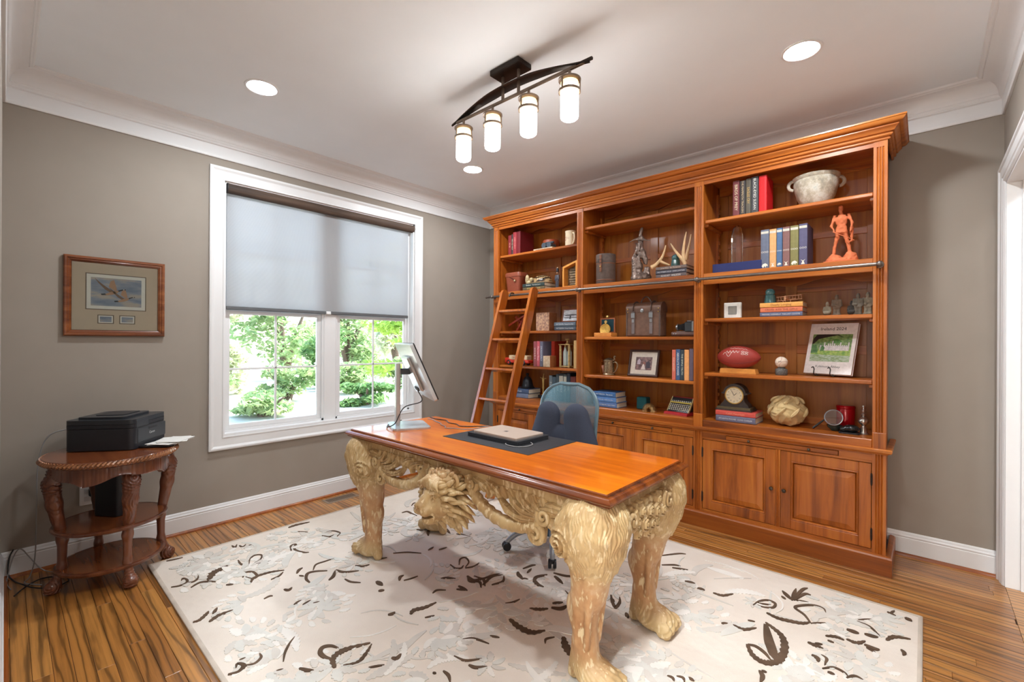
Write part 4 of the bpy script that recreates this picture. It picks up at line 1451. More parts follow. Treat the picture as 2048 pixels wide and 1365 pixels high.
    (0.0103, 0, [(3.404,-1.459),(3.425,-1.474),(3.424,-1.521)]),
    (0.0123, 0, [(3.65,-1.19),(3.66,-1.207),(3.657,-1.231)]),
    (0.0147, 0, [(3.238,-1.734),(3.255,-1.758),(3.257,-1.8)]),
    (0.0099, 0, [(3.244,-1.729),(3.262,-1.724)]),
    (0.0075, 0, [(3.421,-1.551),(3.454,-1.513),(3.489,-1.52),(3.505,-1.544)]),
    (0.0148, 0, [(3.439,-1.561),(3.463,-1.559)]),
    (0.0114, 0, [(3.499,-1.55),(3.522,-1.516),(3.548,-1.519)]),
    (0.0113, 0, [(2.98,-2.009),(2.999,-2.006),(3.013,-2.02)]),
    (0.0113, 0, [(3.008,-1.987),(3.029,-1.979),(3.042,-1.994)]),
    (0.0097, 0, [(3.046,-1.96),(3.068,-1.965)]),
    (0.0248, 1, [(2.284,-2.155),(2.358,-2.172),(2.424,-2.162),(2.459,-2.109)]),
    (0.0209, 0, [(2.549,-1.997),(2.575,-1.985)]),
    (0.0046, 0, [(2.512,-2.177),(2.498,-2.152),(2.517,-2.116)]),
    (0.0265, 1, [(2.544,-2.091),(2.587,-2.136),(2.637,-2.161),(2.679,-2.174)]),
    (0.0163, 1, [(2.299,-2.027),(2.342,-1.999),(2.366,-1.965)]),
    (0.0205, 0, [(2.372,-1.948),(2.411,-1.924),(2.419,-1.881)]),
    (0.0146, 0, [(2.354,-1.915),(2.387,-1.873)]),
    (0.0101, 0, [(2.456,-1.917),(2.489,-1.903)]),
    (0.0094, 0, [(2.182,-2.074),(2.203,-2.042),(2.211,-1.997)]),
    (0.0147, 0, [(2.53,-1.653),(2.569,-1.706),(2.603,-1.736),(2.596,-1.682),(2.572,-1.639)]),
    (0.0127, 0, [(2.546,-1.677),(2.576,-1.699)]),
    (0.0159, 0, [(2.662,-1.741),(2.688,-1.773)]),
    (0.0184, 0, [(2.16,-1.826),(2.138,-1.772),(2.164,-1.711)]),
    (0.0134, 0, [(2.171,-1.83),(2.228,-1.83)]),
    (0.0205, 0, [(2.204,-1.696),(2.289,-1.736)]),
    (0.014, 0, [(2.179,-1.672),(2.255,-1.649),(2.301,-1.597)]),
    (0.0164, 0, [(2.024,-1.799),(2.061,-1.836)]),
    (0.0115, 0, [(2.09,-1.831),(2.121,-1.823)]),
    (0.0121, 0, [(2.022,-1.752),(2.034,-1.691),(2.047,-1.669)]),
    (0.0119, 0, [(2.07,-1.772),(2.057,-1.719)]),
    (0.0101, 0, [(2.32,-1.693),(2.378,-1.669)]),
    (0.0085, 0, [(2.334,-1.779),(2.401,-1.81),(2.47,-1.81)]),
    (0.0168, 0, [(1.848,-2.022),(1.909,-2.029),(1.937,-1.988),(1.994,-2.028)]),
    (0.0145, 0, [(1.977,-2.028),(1.956,-1.939),(1.984,-1.88)]),
    (0.012, 0, [(2.012,-1.996),(2.032,-1.932),(1.997,-1.885)]),
    (0.014, 0, [(1.89,-2.123),(1.957,-2.121)]),
    (0.0171, 0, [(2.027,-1.808),(2.096,-1.841)]),
    (0.0166, 0, [(2.141,-1.8),(2.194,-1.828),(2.23,-1.826)]),
]
# ------------------------------------------------------------------ rug with carved floral pile
def rug_mat():
    m, t, b = nt('rug_pile')
    n1 = N(t, 'TexNoise', Scale=3.2, Detail=4.0); t.links.new(coords(t), n1.inputs['Vector'])
    n2 = N(t, 'TexNoise', Scale=420.0, Detail=1.0); t.links.new(coords(t), n2.inputs['Vector'])
    t.links.new(ramp(t, n1.outputs[0], [(.38, (.79, .69, .595)), (.62, (.85, .755, .66))]), b.inputs['Base Color'])
    b.inputs['Roughness'].default_value = .95; b.inputs['Specular IOR Level'].default_value = .1
    b.inputs['Sheen Weight'].default_value = .15
    n3 = N(t, 'TexVoronoi', Scale=26.0); t.links.new(coords(t), n3.inputs['Vector'])
    ad = N(t, 'Math', operation='MULTIPLY_ADD'); t.links.new(n3.outputs['Distance'], ad.inputs[0]); ad.inputs[1].default_value = 1.2; t.links.new(n2.outputs[0], ad.inputs[2])
    bump(t, b, ad.outputs[0], .45, .004)
    return m


m_rug = rug_mat()


def pile(name, c, var=.1):
    m, t, b = nt(name)
    n2 = N(t, 'TexNoise', Scale=300.0, Detail=1.0); t.links.new(coords(t), n2.inputs['Vector'])
    n1 = N(t, 'TexNoise', Scale=12.0, Detail=2.0); t.links.new(coords(t), n1.inputs['Vector'])
    t.links.new(ramp(t, n1.outputs[0], [(.3, [q * (1 - var) for q in c]), (.7, [q * (1 + var) for q in c])]), b.inputs['Base Color'])
    b.inputs['Roughness'].default_value = .9; b.inputs['Specular IOR Level'].default_value = .15
    bump(t, b, n2.outputs[0], .35, .003)
    return m


m_rb = pile('rug_brown_pile', (.125, .080, .052), .25)
m_rg = [pile('rug_grey_pile', (.72, .69, .63), .05), pile('rug_pale_pile', (.86, .81, .745), .04), pile('rug_shadow_pile', (.69, .635, .57), .05)]
rug = thing('area_rug', 'large cream wool rug with brown and grey floral motifs under the desk', 'rug', ((RUG[0] + RUG[2]) / 2, (RUG[1] + RUG[3]) / 2, 0))
MB().box(RUG[0] + .012, RUG[1] + .012, 0, RUG[2] - .012, RUG[3] - .012, .0100, .001).build('pile', m_rug, rug)
ed = [(-.014, 0), (.0, 0), (.003, .004), (.002, .010), (-.003, .0135), (-.010, .0135), (-.014, .0125)]
MB().sweep(ed, [(RUG[0], RUG[1]), (RUG[2], RUG[1]), (RUG[2], RUG[3]), (RUG[0], RUG[3])], closed=True).build('bound_edge', pile('rug_binding', (.62, .53, .44)), rug, True)


def ribbon(mb, path, w, z0, z1, serr=0, rg=None, taper=True):
    P = cr(path, 5)
    m = len(P)
    Ls = []; Rs = []
    for i, p in enumerate(P):
        a = np.array(P[max(i - 1, 0)]); b = np.array(P[min(i + 1, m - 1)])
        t = b - a; t = t / (np.linalg.norm(t) + 1e-9); nn_ = np.array([-t[1], t[0]])
        s = i / (m - 1)
        wd = w * .5 * ((math.sin(PI * (s * .86 + .10)) ** .75) if taper else 1)
        wl = wd * (1 + .45 * (i % 2) * serr); wr = wd * (1 - .35 * ((i + 1) % 2) * serr)
        Ls.append(np.array(p) + nn_ * wl); Rs.append(np.array(p) - nn_ * wr)
    v = []; f = []
    for l, r in zip(Ls, Rs): v += [(l[0], l[1], z1), (r[0], r[1], z1), (l[0], l[1], z0), (r[0], r[1], z0)]
    for i in range(m - 1):
        a = i * 4; b = a + 4
        f += [(a, a + 1, b + 1, b), (a, b, b + 2, a + 2), (a + 1, a + 3, b + 3, b + 1), (a + 2, b + 2, b + 3, a + 3)]
    f += [(0, 2, 3, 1), ((m - 1) * 4, (m - 1) * 4 + 1, (m - 1) * 4 + 3, (m - 1) * 4 + 2)]
    mb.add(v, f)


for i, (w, s, pts) in enumerate(RUG_MOTIFS):
    mb = MB(); ribbon(mb, pts, max(w * 1.25, .010), .006 - i * 2e-6, .0141 + i * 3e-6, s)
    mb.build('leaf_motif', m_rb, rug)
rg = random.Random(11)
pale = [MB(), MB(), MB()]


def inside(x, y, m=.03): return RUG[0] + m < x < RUG[2] - m and RUG[1] + m < y < RUG[3] - m


def pale_rib(k, pts, w, z, s=0):
    if all(inside(*p) for p in pts): ribbon(pale[k], pts, w, .006 - rg.uniform(0, .001), z, s)


for _ in range(120):            # blossoms: rings of petals
    cx, cy = rg.uniform(RUG[0] + .1, RUG[2] - .1), rg.uniform(RUG[1] + .1, RUG[3] - .1)
    a0 = rg.uniform(0, 6.28); R = rg.uniform(.05, .13); n = rg.randint(5, 9); sp = rg.uniform(2.2, 6.28)
    for i in range(n):
        a = a0 + sp * i / n
        pale_rib(rg.choice((0, 0, 1, 2)), [(cx + R * .2 * math.cos(a), cy + R * .2 * math.sin(a)), (cx + R * .6 * math.cos(a + .12), cy + R * .6 * math.sin(a + .12)), (cx + R * math.cos(a + .3), cy + R * math.sin(a + .3))], R * rg.uniform(.28, .42), .0125 + rg.uniform(0, .0018), rg.choice((0, 1)))
    if R > .085:
        for i in range(n + 4):
            a = a0 + sp * i / (n + 4)
            pale_rib(rg.choice((0, 1, 2)), [(cx + R * 1.1 * math.cos(a), cy + R * 1.1 * math.sin(a)), (cx + R * 1.35 * math.cos(a + .1), cy + R * 1.35 * math.sin(a + .1)), (cx + R * 1.5 * math.cos(a + .22), cy + R * 1.5 * math.sin(a + .22))], R * .24, .0122 + rg.uniform(0, .0018), 1)
for _ in range(170):           # trailing stems and leaves
    x, y = rg.uniform(RUG[0] + .08, RUG[2] - .08), rg.uniform(RUG[1] + .08, RUG[3] - .08)
    a = rg.uniform(0, 6.28); c = rg.uniform(-.9, .9); pts = []
    for k in range(5):
        pts.append((x, y)); st = rg.uniform(.04, .07); x += st * math.cos(a); y += st * math.sin(a); a += c * .5
    k = rg.choice((0, 1, 2, 2))
    pale_rib(k, pts, rg.choice((.008, .012, .03, .045)), .0122 + rg.uniform(0, .0018), rg.choice((0, 1)))
for k, mb in enumerate(pale): mb.build('tonal_motifs', m_rg[k], rug, kind='stuff')
# ------------------------------------------------------------------ office chair
m_cgrey = plain('chair_grey', (.30, .33, .36), .35, .25, .05)
m_cbl = plain('chair_dark_plastic', (.05, .065, .085), .4, 0, .1)
m_mesh, t_, b_ = nt('chair_mesh_fabric')
o_ = [q for q in t_.nodes if q.type == 'OUTPUT_MATERIAL'][0]
b_.inputs['Base Color'].default_value = (.10, .22, .27, 1); b_.inputs['Roughness'].default_value = .42; b_.inputs['Specular IOR Level'].default_value = .7
chk = N(t_, 'TexChecker', Scale=260.0); t_.links.new(coords(t_), chk.inputs['Vector'])
tr_ = N(t_, 'BsdfTransparent'); mx_ = N(t_, 'MixShader')
mrr = N(t_, 'MapRange'); mrr.inputs[3].default_value = .10; mrr.inputs[4].default_value = .48; t_.links.new(chk.outputs['Fac'], mrr.inputs[0])
t_.links.new(mrr.outputs[0], mx_.inputs[0]); t_.links.new(b_.outputs[0], mx_.inputs[1]); t_.links.new(tr_.outputs[0], mx_.inputs[2]); t_.links.new(mx_.outputs[0], o_.inputs[0])
CX, CY = 1.965, -1.405
ch = thing('office_chair', 'blue grey mesh back office chair on casters behind the desk', 'chair', (CX, CY, RT))
mb = MB().lathe([(.055, .075), (.055, .115), (.045, .13), (.028, .135), (.028, .30), (.02, .30), (.02, .41)], 20).build('gas_column', plain('chair_blue_column', (.05, .16, .28), .35, .3), ch, True, local=True)  # blue window reflection put into the colour of the grey hub and column
for k in range(5):
    a = math.radians(-124.5 + 72 * k)
    c_, s_ = math.cos(a), math.sin(a)
    pts = cr([(.04 * c_, .04 * s_, .105), (.13 * c_, .13 * s_, .112), (.22 * c_, .22 * s_, .098), (.275 * c_, .275 * s_, .066), (.292 * c_, .292 * s_, .045)], 4)
    lg = MB().tube(pts, [.020 - .006 * i / (len(pts) - 1) for i in range(len(pts))], 10).build('base_leg', m_cgrey, ch, True, local=True)
    w_ = MB()
    for sg in (-1, 1):
        w_.lathe([(.012, -.010), (.024, -.009), (.026, -.004), (.026, .004), (.024, .009), (.012, .010)], 16).xf(Matrix.Translation((.295 * c_ - s_ * sg * .014, .295 * s_ + c_ * sg * .014, .026)) @ Matrix.Rotation(a, 4, 'Z') @ Matrix.Rotation(PI / 2, 4, 'X'), len(w_.v) - 96)
    w_.box(-.018, -.012, .03, .018, .012, .052, .004); w_.xf(Matrix.Translation((.295 * c_, .295 * s_, 0)) @ Matrix.Rotation(a, 4, 'Z'), len(w_.v) - 24)
    w_.build('caster', m_black, lg, True, local=True)
me = sdf_mesh('seat', su([rbox((0, 0, 0), (.235, .235, .035), .034), ell((0, -.19, -.01), (.22, .07, .04))], .03), (-.26, -.29, -.07), (.26, .26, .07), .012)
so = link('seat', me, plain('chair_seat_fabric', (.05, .06, .07), .9, 0, .2, 200), ch, True, angle=180); so.location = (-.02, -.01, .445)
MB().box(-.13, -.11, .375, .09, .11, .41, .01).build('tilt_mechanism', m_cbl, ch, local=True)
BKC = -.055    # back centre offset in x


def back_pt(u, v):
    """u across -1..1, v 0 bottom .. 1 top"""
    z = .50 + .505 * v
    hw = .238 * (1 - .10 * (1 - v)) * (1 if v < .62 else math.sqrt(max(0, 1 - ((v - .62) / .40) ** 2.6)))
    y = .235 + .05 * (v - .3) ** 2 * 2 - .035 * (1 - u * u)
    return (BKC + u * hw, y, z)


n_ = 30; m_ = 26
v = []; f = []
for j in range(m_ + 1):
    for i in range(n_ + 1): v.append(back_pt(-1 + 2 * i / n_, j / m_))
for j in range(m_):
    for i in range(n_): f.append((j * (n_ + 1) + i, j * (n_ + 1) + i + 1, (j + 1) * (n_ + 1) + i + 1, (j + 1) * (n_ + 1) + i))
MB().add(v, f).build('mesh_back', m_mesh, ch, True, local=True, angle=180)
path = [back_pt(-1, j / 20) for j in range(20)] + [back_pt(-1 + 2 * i / 12, 1) for i in range(1, 12)] + [back_pt(1, j / 20) for j in range(19, -1, -1)]
m_cfr = plain('chair_frame_teal_grey', (.17, .25, .29), .32, .2, .05)
MB().tube(path, .013, 8).build('back_frame', m_cfr, ch, True, local=True)
MB().tube([back_pt(-1, .02), back_pt(0, .0), back_pt(1, .02)], .014, 8).build('back_crossbar', m_cgrey, ch, True, local=True)
MB().tube(cr([(BKC * .4, .05, .385), (BKC * .6, .25, .39), (BKC, .285, .48), (BKC, .262, .66)], 5), .024, 8, flat=.5).build('back_bracket', m_cbl, ch, True, local=True)
cu = sdf_mesh('lumbar_cushion', su([cap((-.140, 0, .05), (-.108, 0, .215), .112, .088), cap((.150, 0, .05), (.114, 0, .215), .118, .092), cap((-.14, .01, 0), (.15, .01, 0), .085, .085), cap((-.09, .015, .075), (.10, .015, .075), .085, .085)], .010), (-.29, -.13, -.11), (.30, .13, .33), .008)
for p in cu.vertices: p.co.y *= .62
co = link('lumbar_cushion', cu, plain('cushion_slate_fabric', (.040, .048, .076), .85, 0, .08, 160, .15), None, True, angle=180)
co.location = (CX - .018, CY + .125, .605); tag(co, 'slate blue two lobed lumbar cushion resting against the office chair back', 'cushion')

# ------------------------------------------------------------------ things on the desk
mat_o = solo(MB().box(1.715, -2.092, DZ, 2.340, -1.688, DZ + .0025, .001), 'desk_mat', plain('charcoal_leather', (.022, .023, .028), .55, 0, .1, 90, .1), 'charcoal leather desk mat under the laptops', 'desk mat', (2.03, -1.89, DZ))
m_lid = plain('pale_gold_aluminium', (.72, .60, .50), .38, .35, .02)
m_dk = plain('dark_laptop_shell', (.030, .034, .042), .42, .2, .05)
zl = DZ + .0025


def rrect(cx, cy, hx, hy, r, rz=0, n=5):
    o = []
    for qx, qy, a0 in ((1, 1, 0), (-1, 1, 90), (-1, -1, 180), (1, -1, 270)):
        for k in range(n + 1):
            a = math.radians(a0 + 90 * k / n)
            o.append((qx * (hx - r) + r * math.cos(a), qy * (hy - r) + r * math.sin(a)))
    c_, s_ = math.cos(rz), math.sin(rz)
    return [(cx + a * c_ - b * s_, cy + a * s_ + b * c_) for a, b in o]


lt = thing('laptop', 'dark closed laptop lying on the desk mat beneath a pale one', 'laptop', (2.0, -1.865, zl))
MB().prism(rrect(2.0, -1.865, .192, .130, .012, -.02), zl, zl + .013).build('keyboard_base', m_dk, lt)
MB().prism(rrect(2.0, -1.865, .192, .130, .012, -.02), zl + .0135, zl + .021).build('lid', m_dk, lt)
zl2 = zl + .021
l2 = thing('laptop', 'pale gold closed laptop stacked on a dark laptop', 'laptop', (2.01, -1.872, zl2))
MB().prism(rrect(2.01, -1.872, .165, .112, .012, -.035), zl2, zl2 + .008).build('keyboard_base', plain('laptop_silver_edge', (.45, .42, .40), .35, .6), l2)
MB().prism(rrect(2.01, -1.872, .165, .112, .012, -.035), zl2 + .0085, zl2 + .014).build('lid', m_lid, l2)
lg_ = MB()
for a in range(2):
    for b in range(2): lg_.box(1.993 + a * .011, -1.890 + b * .011, zl2 + .0138, 2.003 + a * .011, -1.880 + b * .011, zl2 + .0144)
lg_.build('lid_emblem', m_steel, l2, label='four square grey emblem')


def cable(name, label, pts, r, mat, cat='cable', n=7):
    return solo(MB().tube(cr(pts, n), r, 6), name, mat, label, cat, pts[0], smooth=True)


m_cab = plain('grey_cable', (.35, .34, .34), .5)
m_cabk = plain('black_cable', (.02, .02, .022), .45)
cable('charging_cable', 'grey charging cable looped on the desk mat beside the laptops', [(2.196, -1.90, zl + .006), (2.225, -1.92, zl + .004), (2.232, -1.97, zl + .003), (2.205, -2.012, zl + .003), (2.15, -2.020, zl + .003), (2.115, -2.005, zl + .003), (2.11, -1.995, zl + .005)], .0025, m_cab)
zc = DZ + .003
cable('laptop_cable', 'thin grey cable snaking across the desk to the laptops', [(1.805, -1.80, zl + .012), (1.77, -1.79, zl + .02), (1.70, -1.83, zl + .003), (1.66, -1.885, zc), (1.60, -1.90, zc), (1.545, -1.93, zc), (1.50, -1.895, zc), (1.44, -1.88, zc), (1.40, -1.85, zc), (1.33, -1.83, zc), (1.26, -1.80, zc), (1.20, -1.80, zc)], .0025, m_cab)
cable('power_lead', 'dark lead lying across the desk behind the monitor', [(1.16, -1.75, zc), (1.25, -1.765, zc), (1.34, -1.755, zc), (1.42, -1.80, zc), (1.50, -1.80, zc), (1.56, -1.83, zc), (1.61, -1.80, zc), (1.65, -1.75, zc), (1.69, -1.71, zc)], .0028, m_cabk)

# monitor
MA = math.radians(64)
mo_t = thing('monitor', 'silver backed computer monitor tilted on its stand at the desk end', 'monitor', (1.315, -2.055, DZ), MA)
m_sil = plain('monitor_silver', (.55, .57, .58), .28, .55, .02)
m_silw = plain('monitor_back_plastic', (.60, .64, .66), .25, .30, .02)
MB().prism(rrect(.015, 0, .115, .135, .03), 0, .009).build('stand_base', m_sil, mo_t, local=True)
MB().prism(rrect(.015, 0, .112, .132, .03), .009, .0115).build('base_plate_top', m_silw, mo_t, local=True)
MB().prism(rrect(-.055, 0, .013, .034, .006), .009, .395).build('stand_column', m_sil, mo_t, local=True)
MB().prism(rrect(-.0415, 0, .0015, .026, .001), .02, .385).build('column_inset', m_silw, mo_t, local=True)
MB().box(-.045, -.018, .325, .025, .018, .362, .006).build('tilt_arm', m_cbl, mo_t, local=True)
PM = Matrix.Translation((.052, 0, .355)) @ Matrix.Rotation(math.radians(-24), 4, 'Y')
k_ = MB(); k_.prism(rrect(0, 0, .305, .178, .010), -.014, .006); k_.v = [(p[2], p[0], p[1]) for p in k_.v]; k_.xf(PM).build('back_shell', m_silw, mo_t, local=True)
k_ = MB(); k_.prism(rrect(0, 0, .305, .178, .010), .0062, .0135); k_.v = [(p[2], p[0], p[1]) for p in k_.v]; k_.xf(PM).build('bezel', m_black, mo_t, local=True)
k_ = MB(); k_.prism(rrect(0, 0, .299, .170, .004), .0136, .0142); k_.v = [(p[2], p[0], p[1]) for p in k_.v]; k_.xf(PM).build('screen', plain('dark_screen', (.012, .014, .018), .12), mo_t, local=True)
k_ = MB().box(-.034, -.12, -.13, -.014, .12, .10, .008); k_.xf(PM).build('rear_housing', m_silw, mo_t, local=True)
k_ = MB()
for i in range(4): k_.box(-.040, -.05 + i * .03, -.128, -.030, -.032 + i * .03, -.105, .002)
k_.xf(PM).build('port_plugs', m_cabk, mo_t, local=True, kind='stuff')
Mw = Matrix.Translation((1.315, -2.055, DZ)) @ Matrix.Rotation(MA, 4, 'Z')
pc = [Mw @ (PM @ Vector((-.038, -.01, -.125))), Mw @ (PM @ Vector((-.045, -.01, -.20))), Mw @ Vector((-.015, -.01, .12)), Mw @ Vector((-.075, -.06, .035)), Mw @ Vector((-.12, -.03, .008)), Mw @ Vector((-.08, .12, .006)), Mw @ Vector((.0, .20, .006))]
MB().tube(cr([tuple(p) for p in pc], 7), .0032, 6).xf(Mw.inverted()).build('display_cable', m_cabk, mo_t, True, local=True, label='thin black cable')
# ------------------------------------------------------------------ side table
TX, TY, TZ = .395, -3.335, .700
m_tb = wood('table_mahogany', (.055, .015, .007), (.145, .042, .018), (.24, .085, .038), 'z', 1.2, .28, .4)
m_tt = wood('table_top_veneer', (.09, .020, .007), (.21, .055, .015), (.30, .095, .028), 'x', .8, .18, .5)
tb = thing('side_table', 'carved mahogany oval side table with two lower shelves by the wall', 'side table', (TX, TY, 0))


def oval(ax, ay, n=64): return [(TX + ax * math.cos(2 * PI * i / n), TY + ay * math.sin(2 * PI * i / n)) for i in range(n)]


MB().prism(oval(.300, .275), TZ - .018, TZ).build('table_top', m_tt, tb)
ep_ = [(-.02, TZ - .001), (0, TZ - .001), (.004, TZ - .006), (.004, TZ - .030), (-.004, TZ - .036), (-.02, TZ - .036)]
MB().sweep(ep_, oval(.302, .277), closed=True).build('top_edge', m_tb, tb, True)
rp = MB()
nR = 96
for i in range(nR):       # twisted rope moulding
    a = 2 * PI * i / nR; da = 2 * PI / nR * .75
    def rpt(a, q, h): return (TX + (.306 + q) * math.cos(a), TY + (.281 + q) * math.sin(a), TZ - .016 + h)
    rp.tube([rpt(a - da, .001, -.012), rpt(a, .007, 0), rpt(a + da, .001, .012)], [.004, .0075, .004], 6)
rp.build('rope_moulding', wood('rope_mahogany', (.14, .05, .02), (.30, .12, .05), (.45, .20, .09), 'z', 2, .25, .4), tb, True, kind='stuff')
# reeded apron with a scalloped lower edge
nA = 240
v = []; f = []
for i in range(nA):
    a = 2 * PI * i / nA
    rr_ = .262 + .0035 * abs(math.sin(a * 45))
    ry_ = .238 + .0035 * abs(math.sin(a * 45))
    zb_ = TZ - .135 + .042 * abs(math.cos(2 * (a - .16))) ** .8 + .008 * math.cos(8 * a)
    for z in (TZ - .034, TZ - .060, zb_ + .008, zb_):
        e = .006 if z < zb_ + .004 else 0
        v.append((TX + (rr_ + e) * math.cos(a), TY + (ry_ + e) * math.sin(a), z))
    for z in (zb_, TZ - .034):
        v.append((TX + (rr_ - .02) * math.cos(a), TY + (ry_ - .02) * math.sin(a), z))
for i in range(nA):
    for k in range(6): f.append((i * 6 + k, i * 6 + (k + 1) % 6, ((i + 1) % nA) * 6 + (k + 1) % 6, ((i + 1) % nA) * 6 + k))
MB().add(v, f).build('reeded_apron', m_tb, tb, True, angle=50)
feet = [(.590, -3.290), (.398, -3.552), (.345, -3.092), (.150, -3.370)]


def tleg():
    ax = su([ell((.005, 0, .615), (.036, .034, .050)), cap((.022, 0, .565), (.010, 0, .46), .037, .030), cap((.010, 0, .46), (-.020, 0, .27), .030, .022), cap((-.020, 0, .27), (-.018, 0, .13), .021, .018), cap((-.018, 0, .13), (.008, 0, .045), .018, .022),
             ell((.018, 0, .036), (.034, .031, .028)), ell((.012, 0, .010), (.024, .024, .012))], .02)

    def fn(X, Y, Z):
        d = ax(X, Y, Z)
        m_ = np.clip((Z - .33) / .05, 0, 1) * np.clip(X / .01 + 1.2, 0, 1)
        d = d - m_ * .0035 * np.abs(np.sin(Y * 260 + 2.5 * np.sin(Z * 45))) - np.clip((Z - .5) / .03, 0, 1) * .003 * np.sin(np.sqrt(Y ** 2 + (Z - .585) ** 2) * 420)
        r = np.sqrt((X - .034) ** 2 + (Z - .040) ** 2); d = d - np.clip((.10 - Z) / .02, 0, 1) * .002 * np.sin(r * 500)
        return np.maximum(d, -Z)
    return fn


LPt, LQt = nets(tleg(), (-.06, -.055, -.004), (.075, .055, .68), .0042)
lme = net_mesh('leg', LPt, LQt)
for i, (x, y) in enumerate(feet):
    o = link('leg', lme, m_tb, tb, True, angle=180)
    a = math.atan2(y - TY, x - TX)
    o.location = (x - TX, y - TY, 0); o.rotation_euler = (0, 0, a)
for z, ax_, ay_ in ((.330, .225, .240), (.120, .215, .225)):
    s_ = MB().prism([(TX - .005 + (p[0] - TX), p[1]) for p in oval(ax_, ay_, 48)], z - .016, z - .001).build('shelf', m_tt, tb)
    e2 = [(-.01, z), (0, z), (.006, z - .004), (.006, z - .012), (0, z - .020), (-.01, z - .020)]
    MB().sweep(e2, [(TX - .005 + (p[0] - TX), p[1]) for p in oval(ax_, ay_, 48)], closed=True).build('shelf_edge', m_tb, s_, True)

# ------------------------------------------------------------------ printer
PA = math.radians(52)
pr_t = thing('printer', 'black inkjet printer with paper tray open on the side table', 'printer', (.272, -3.297, TZ), PA)
m_pr = plain('printer_black', (.014, .015, .020), .42, 0, .05, 60)
m_prs = plain('printer_satin', (.020, .024, .030), .30, 0, .05, 60)
hd, hw_, hh_ = .165, .158, .185
out = rrect(0, 0, hd, hw_, .03, 0, 6)
MB().prism(out, .004, .120).build('body', m_pr, pr_t, local=True, smooth=True, angle=35)
MB().prism([(a * 1.004, b * 1.004) for a, b in out], .1225, .142).build('scanner_body', m_pr, pr_t, local=True, smooth=True, angle=35)
MB().prism([(a * 1.004, b * 1.004) for a, b in out], .144, .168).build('scanner_lid', m_prs, pr_t, local=True, smooth=True, angle=35)
mb = MB().prism(rrect(-.015, .0, .115, .12, .02), .168, .180); mb.build('document_feeder', m_prs, pr_t, local=True, smooth=True, angle=35)
MB().prism(rrect(-.01, .02, .07, .08, .012), .180, .1835).build('feeder_cover', m_pr, pr_t, local=True, smooth=True, angle=35)
MB().box(.158, -.135, .118, .1685, -.02, .165, .004).build('control_panel', m_prs, pr_t, local=True)
MB().box(.160, -.120, .030, .1672, .150, .112, .003).build('front_cover', m_prs, pr_t, local=True)
MB().box(.1665, -.02, .092, .1685, .06, .106, .002).build('pull_handle', m_black, pr_t, local=True)
MB().box(.158, -.118, .012, .1662, .140, .030, .001).build('output_slot', m_ink, pr_t, local=True)
text_part('brand_lettering', 'Canon', .020, plain('print_white', (.8, .8, .8), .5), pr_t, basis((.1676, .012, .072), (0, 1, 0), (0, 0, 1)))
mb = MB().prism(rrect(.235, .01, .085, .118, .012), .004, .012); mb.build('output_tray', m_black, pr_t, local=True)
PMw = Matrix.Translation((.272, -3.297, TZ)) @ Matrix.Rotation(PA, 4, 'Z')
rg = random.Random(9)
for i in range(4):
    mb = MB()
    hx, hy = (.088, .092), (.08, .10)
    zz = .0140 + i * .0035
    q = rrect(0, 0, (.072, .070, .070, .062)[i], (.098, .100, .085, .080)[i], .002)
    n = 8
    mb.prism(q, -.0008, .0014)
    a = (.10, -.22, .30, -.08)[i]
    mb.xf(PMw @ Matrix.Translation((.262 + .012 * i, .0 + (.005, -.01, .012, .0)[i], zz)) @ Matrix.Rotation(a, 4, 'Z'))
    solo(mb, 'paper_sheet', m_paper, ['bottom printed sheet lying in the printer tray', 'second printed sheet lying askew in the printer tray', 'third printed sheet turned sharply in the printer tray', 'topmost small printed sheet in the printer tray'][i], 'paper', tuple(PMw @ Vector((.24, 0, zz))), group='sheets in the printer tray')

# ------------------------------------------------------------------ black speaker box on the middle shelf
sb = thing('subwoofer', 'slim black box standing on the middle shelf of the side table', 'speaker', (.33, -3.315, .331))
MB().prism(rrect(.33, -3.315, .075, .055, .012, .6), .332, .572).build('cabinet', m_pr, sb, smooth=True, angle=35)
MB().prism(rrect(.33, -3.315, .070, .050, .012, .6), .572, .578).build('top_cap', m_black, sb)

# ------------------------------------------------------------------ outlet and leads
ot = thing('wall_outlet', 'white wall outlet with a black adapter behind the side table', 'outlet', (0, -3.40, .378))
MB().box(0, -3.437, .318, .006, -3.363, .438, .003).build('cover_plate', m_white, ot)
for z in (.355, .400): MB().box(.006, -3.417, z - .014, .0075, -3.383, z + .014, .001).build('socket', plain('socket_white_%d' % int(z * 1000), (.66, .66, .66), .4), ot)
ad = solo(MB().box(.008, -3.398, .372, .045, -3.350, .418, .006), 'power_adapter', m_black, 'small black power adapter plugged into the wall outlet', 'adapter', (.008, -3.374, .372))
cable('adapter_lead', 'thin black lead dropping from the power adapter to the floor', [(.03, -3.365, .370), (.035, -3.36, .28), (.045, -3.355, .15), (.055, -3.35, .03), (.09, -3.34, .006), (.18, -3.33, .006)], .0028, m_cabk)
cable('printer_lead', 'grey lead arching from the printer down behind the side table', [(.155, -3.425, .78), (.135, -3.47, .80), (.10, -3.57, .77), (.075, -3.61, .62), (.07, -3.615, .35), (.065, -3.62, .10), (.09, -3.64, .010), (.16, -3.66, .006), (.25, -3.60, .006)], .003, m_cab)
cable('floor_lead', 'black lead coiled on the floor below the side table', [(.30, -3.70, .006), (.22, -3.66, .006), (.16, -3.60, .006), (.20, -3.53, .006), (.29, -3.50, .006), (.33, -3.56, .006), (.27, -3.63, .010), (.18, -3.67, .011), (.08, -3.70, .006), (.045, -3.72, .04), (.035, -3.715, .12), (.032, -3.70, .16)], .0035, m_cabk)
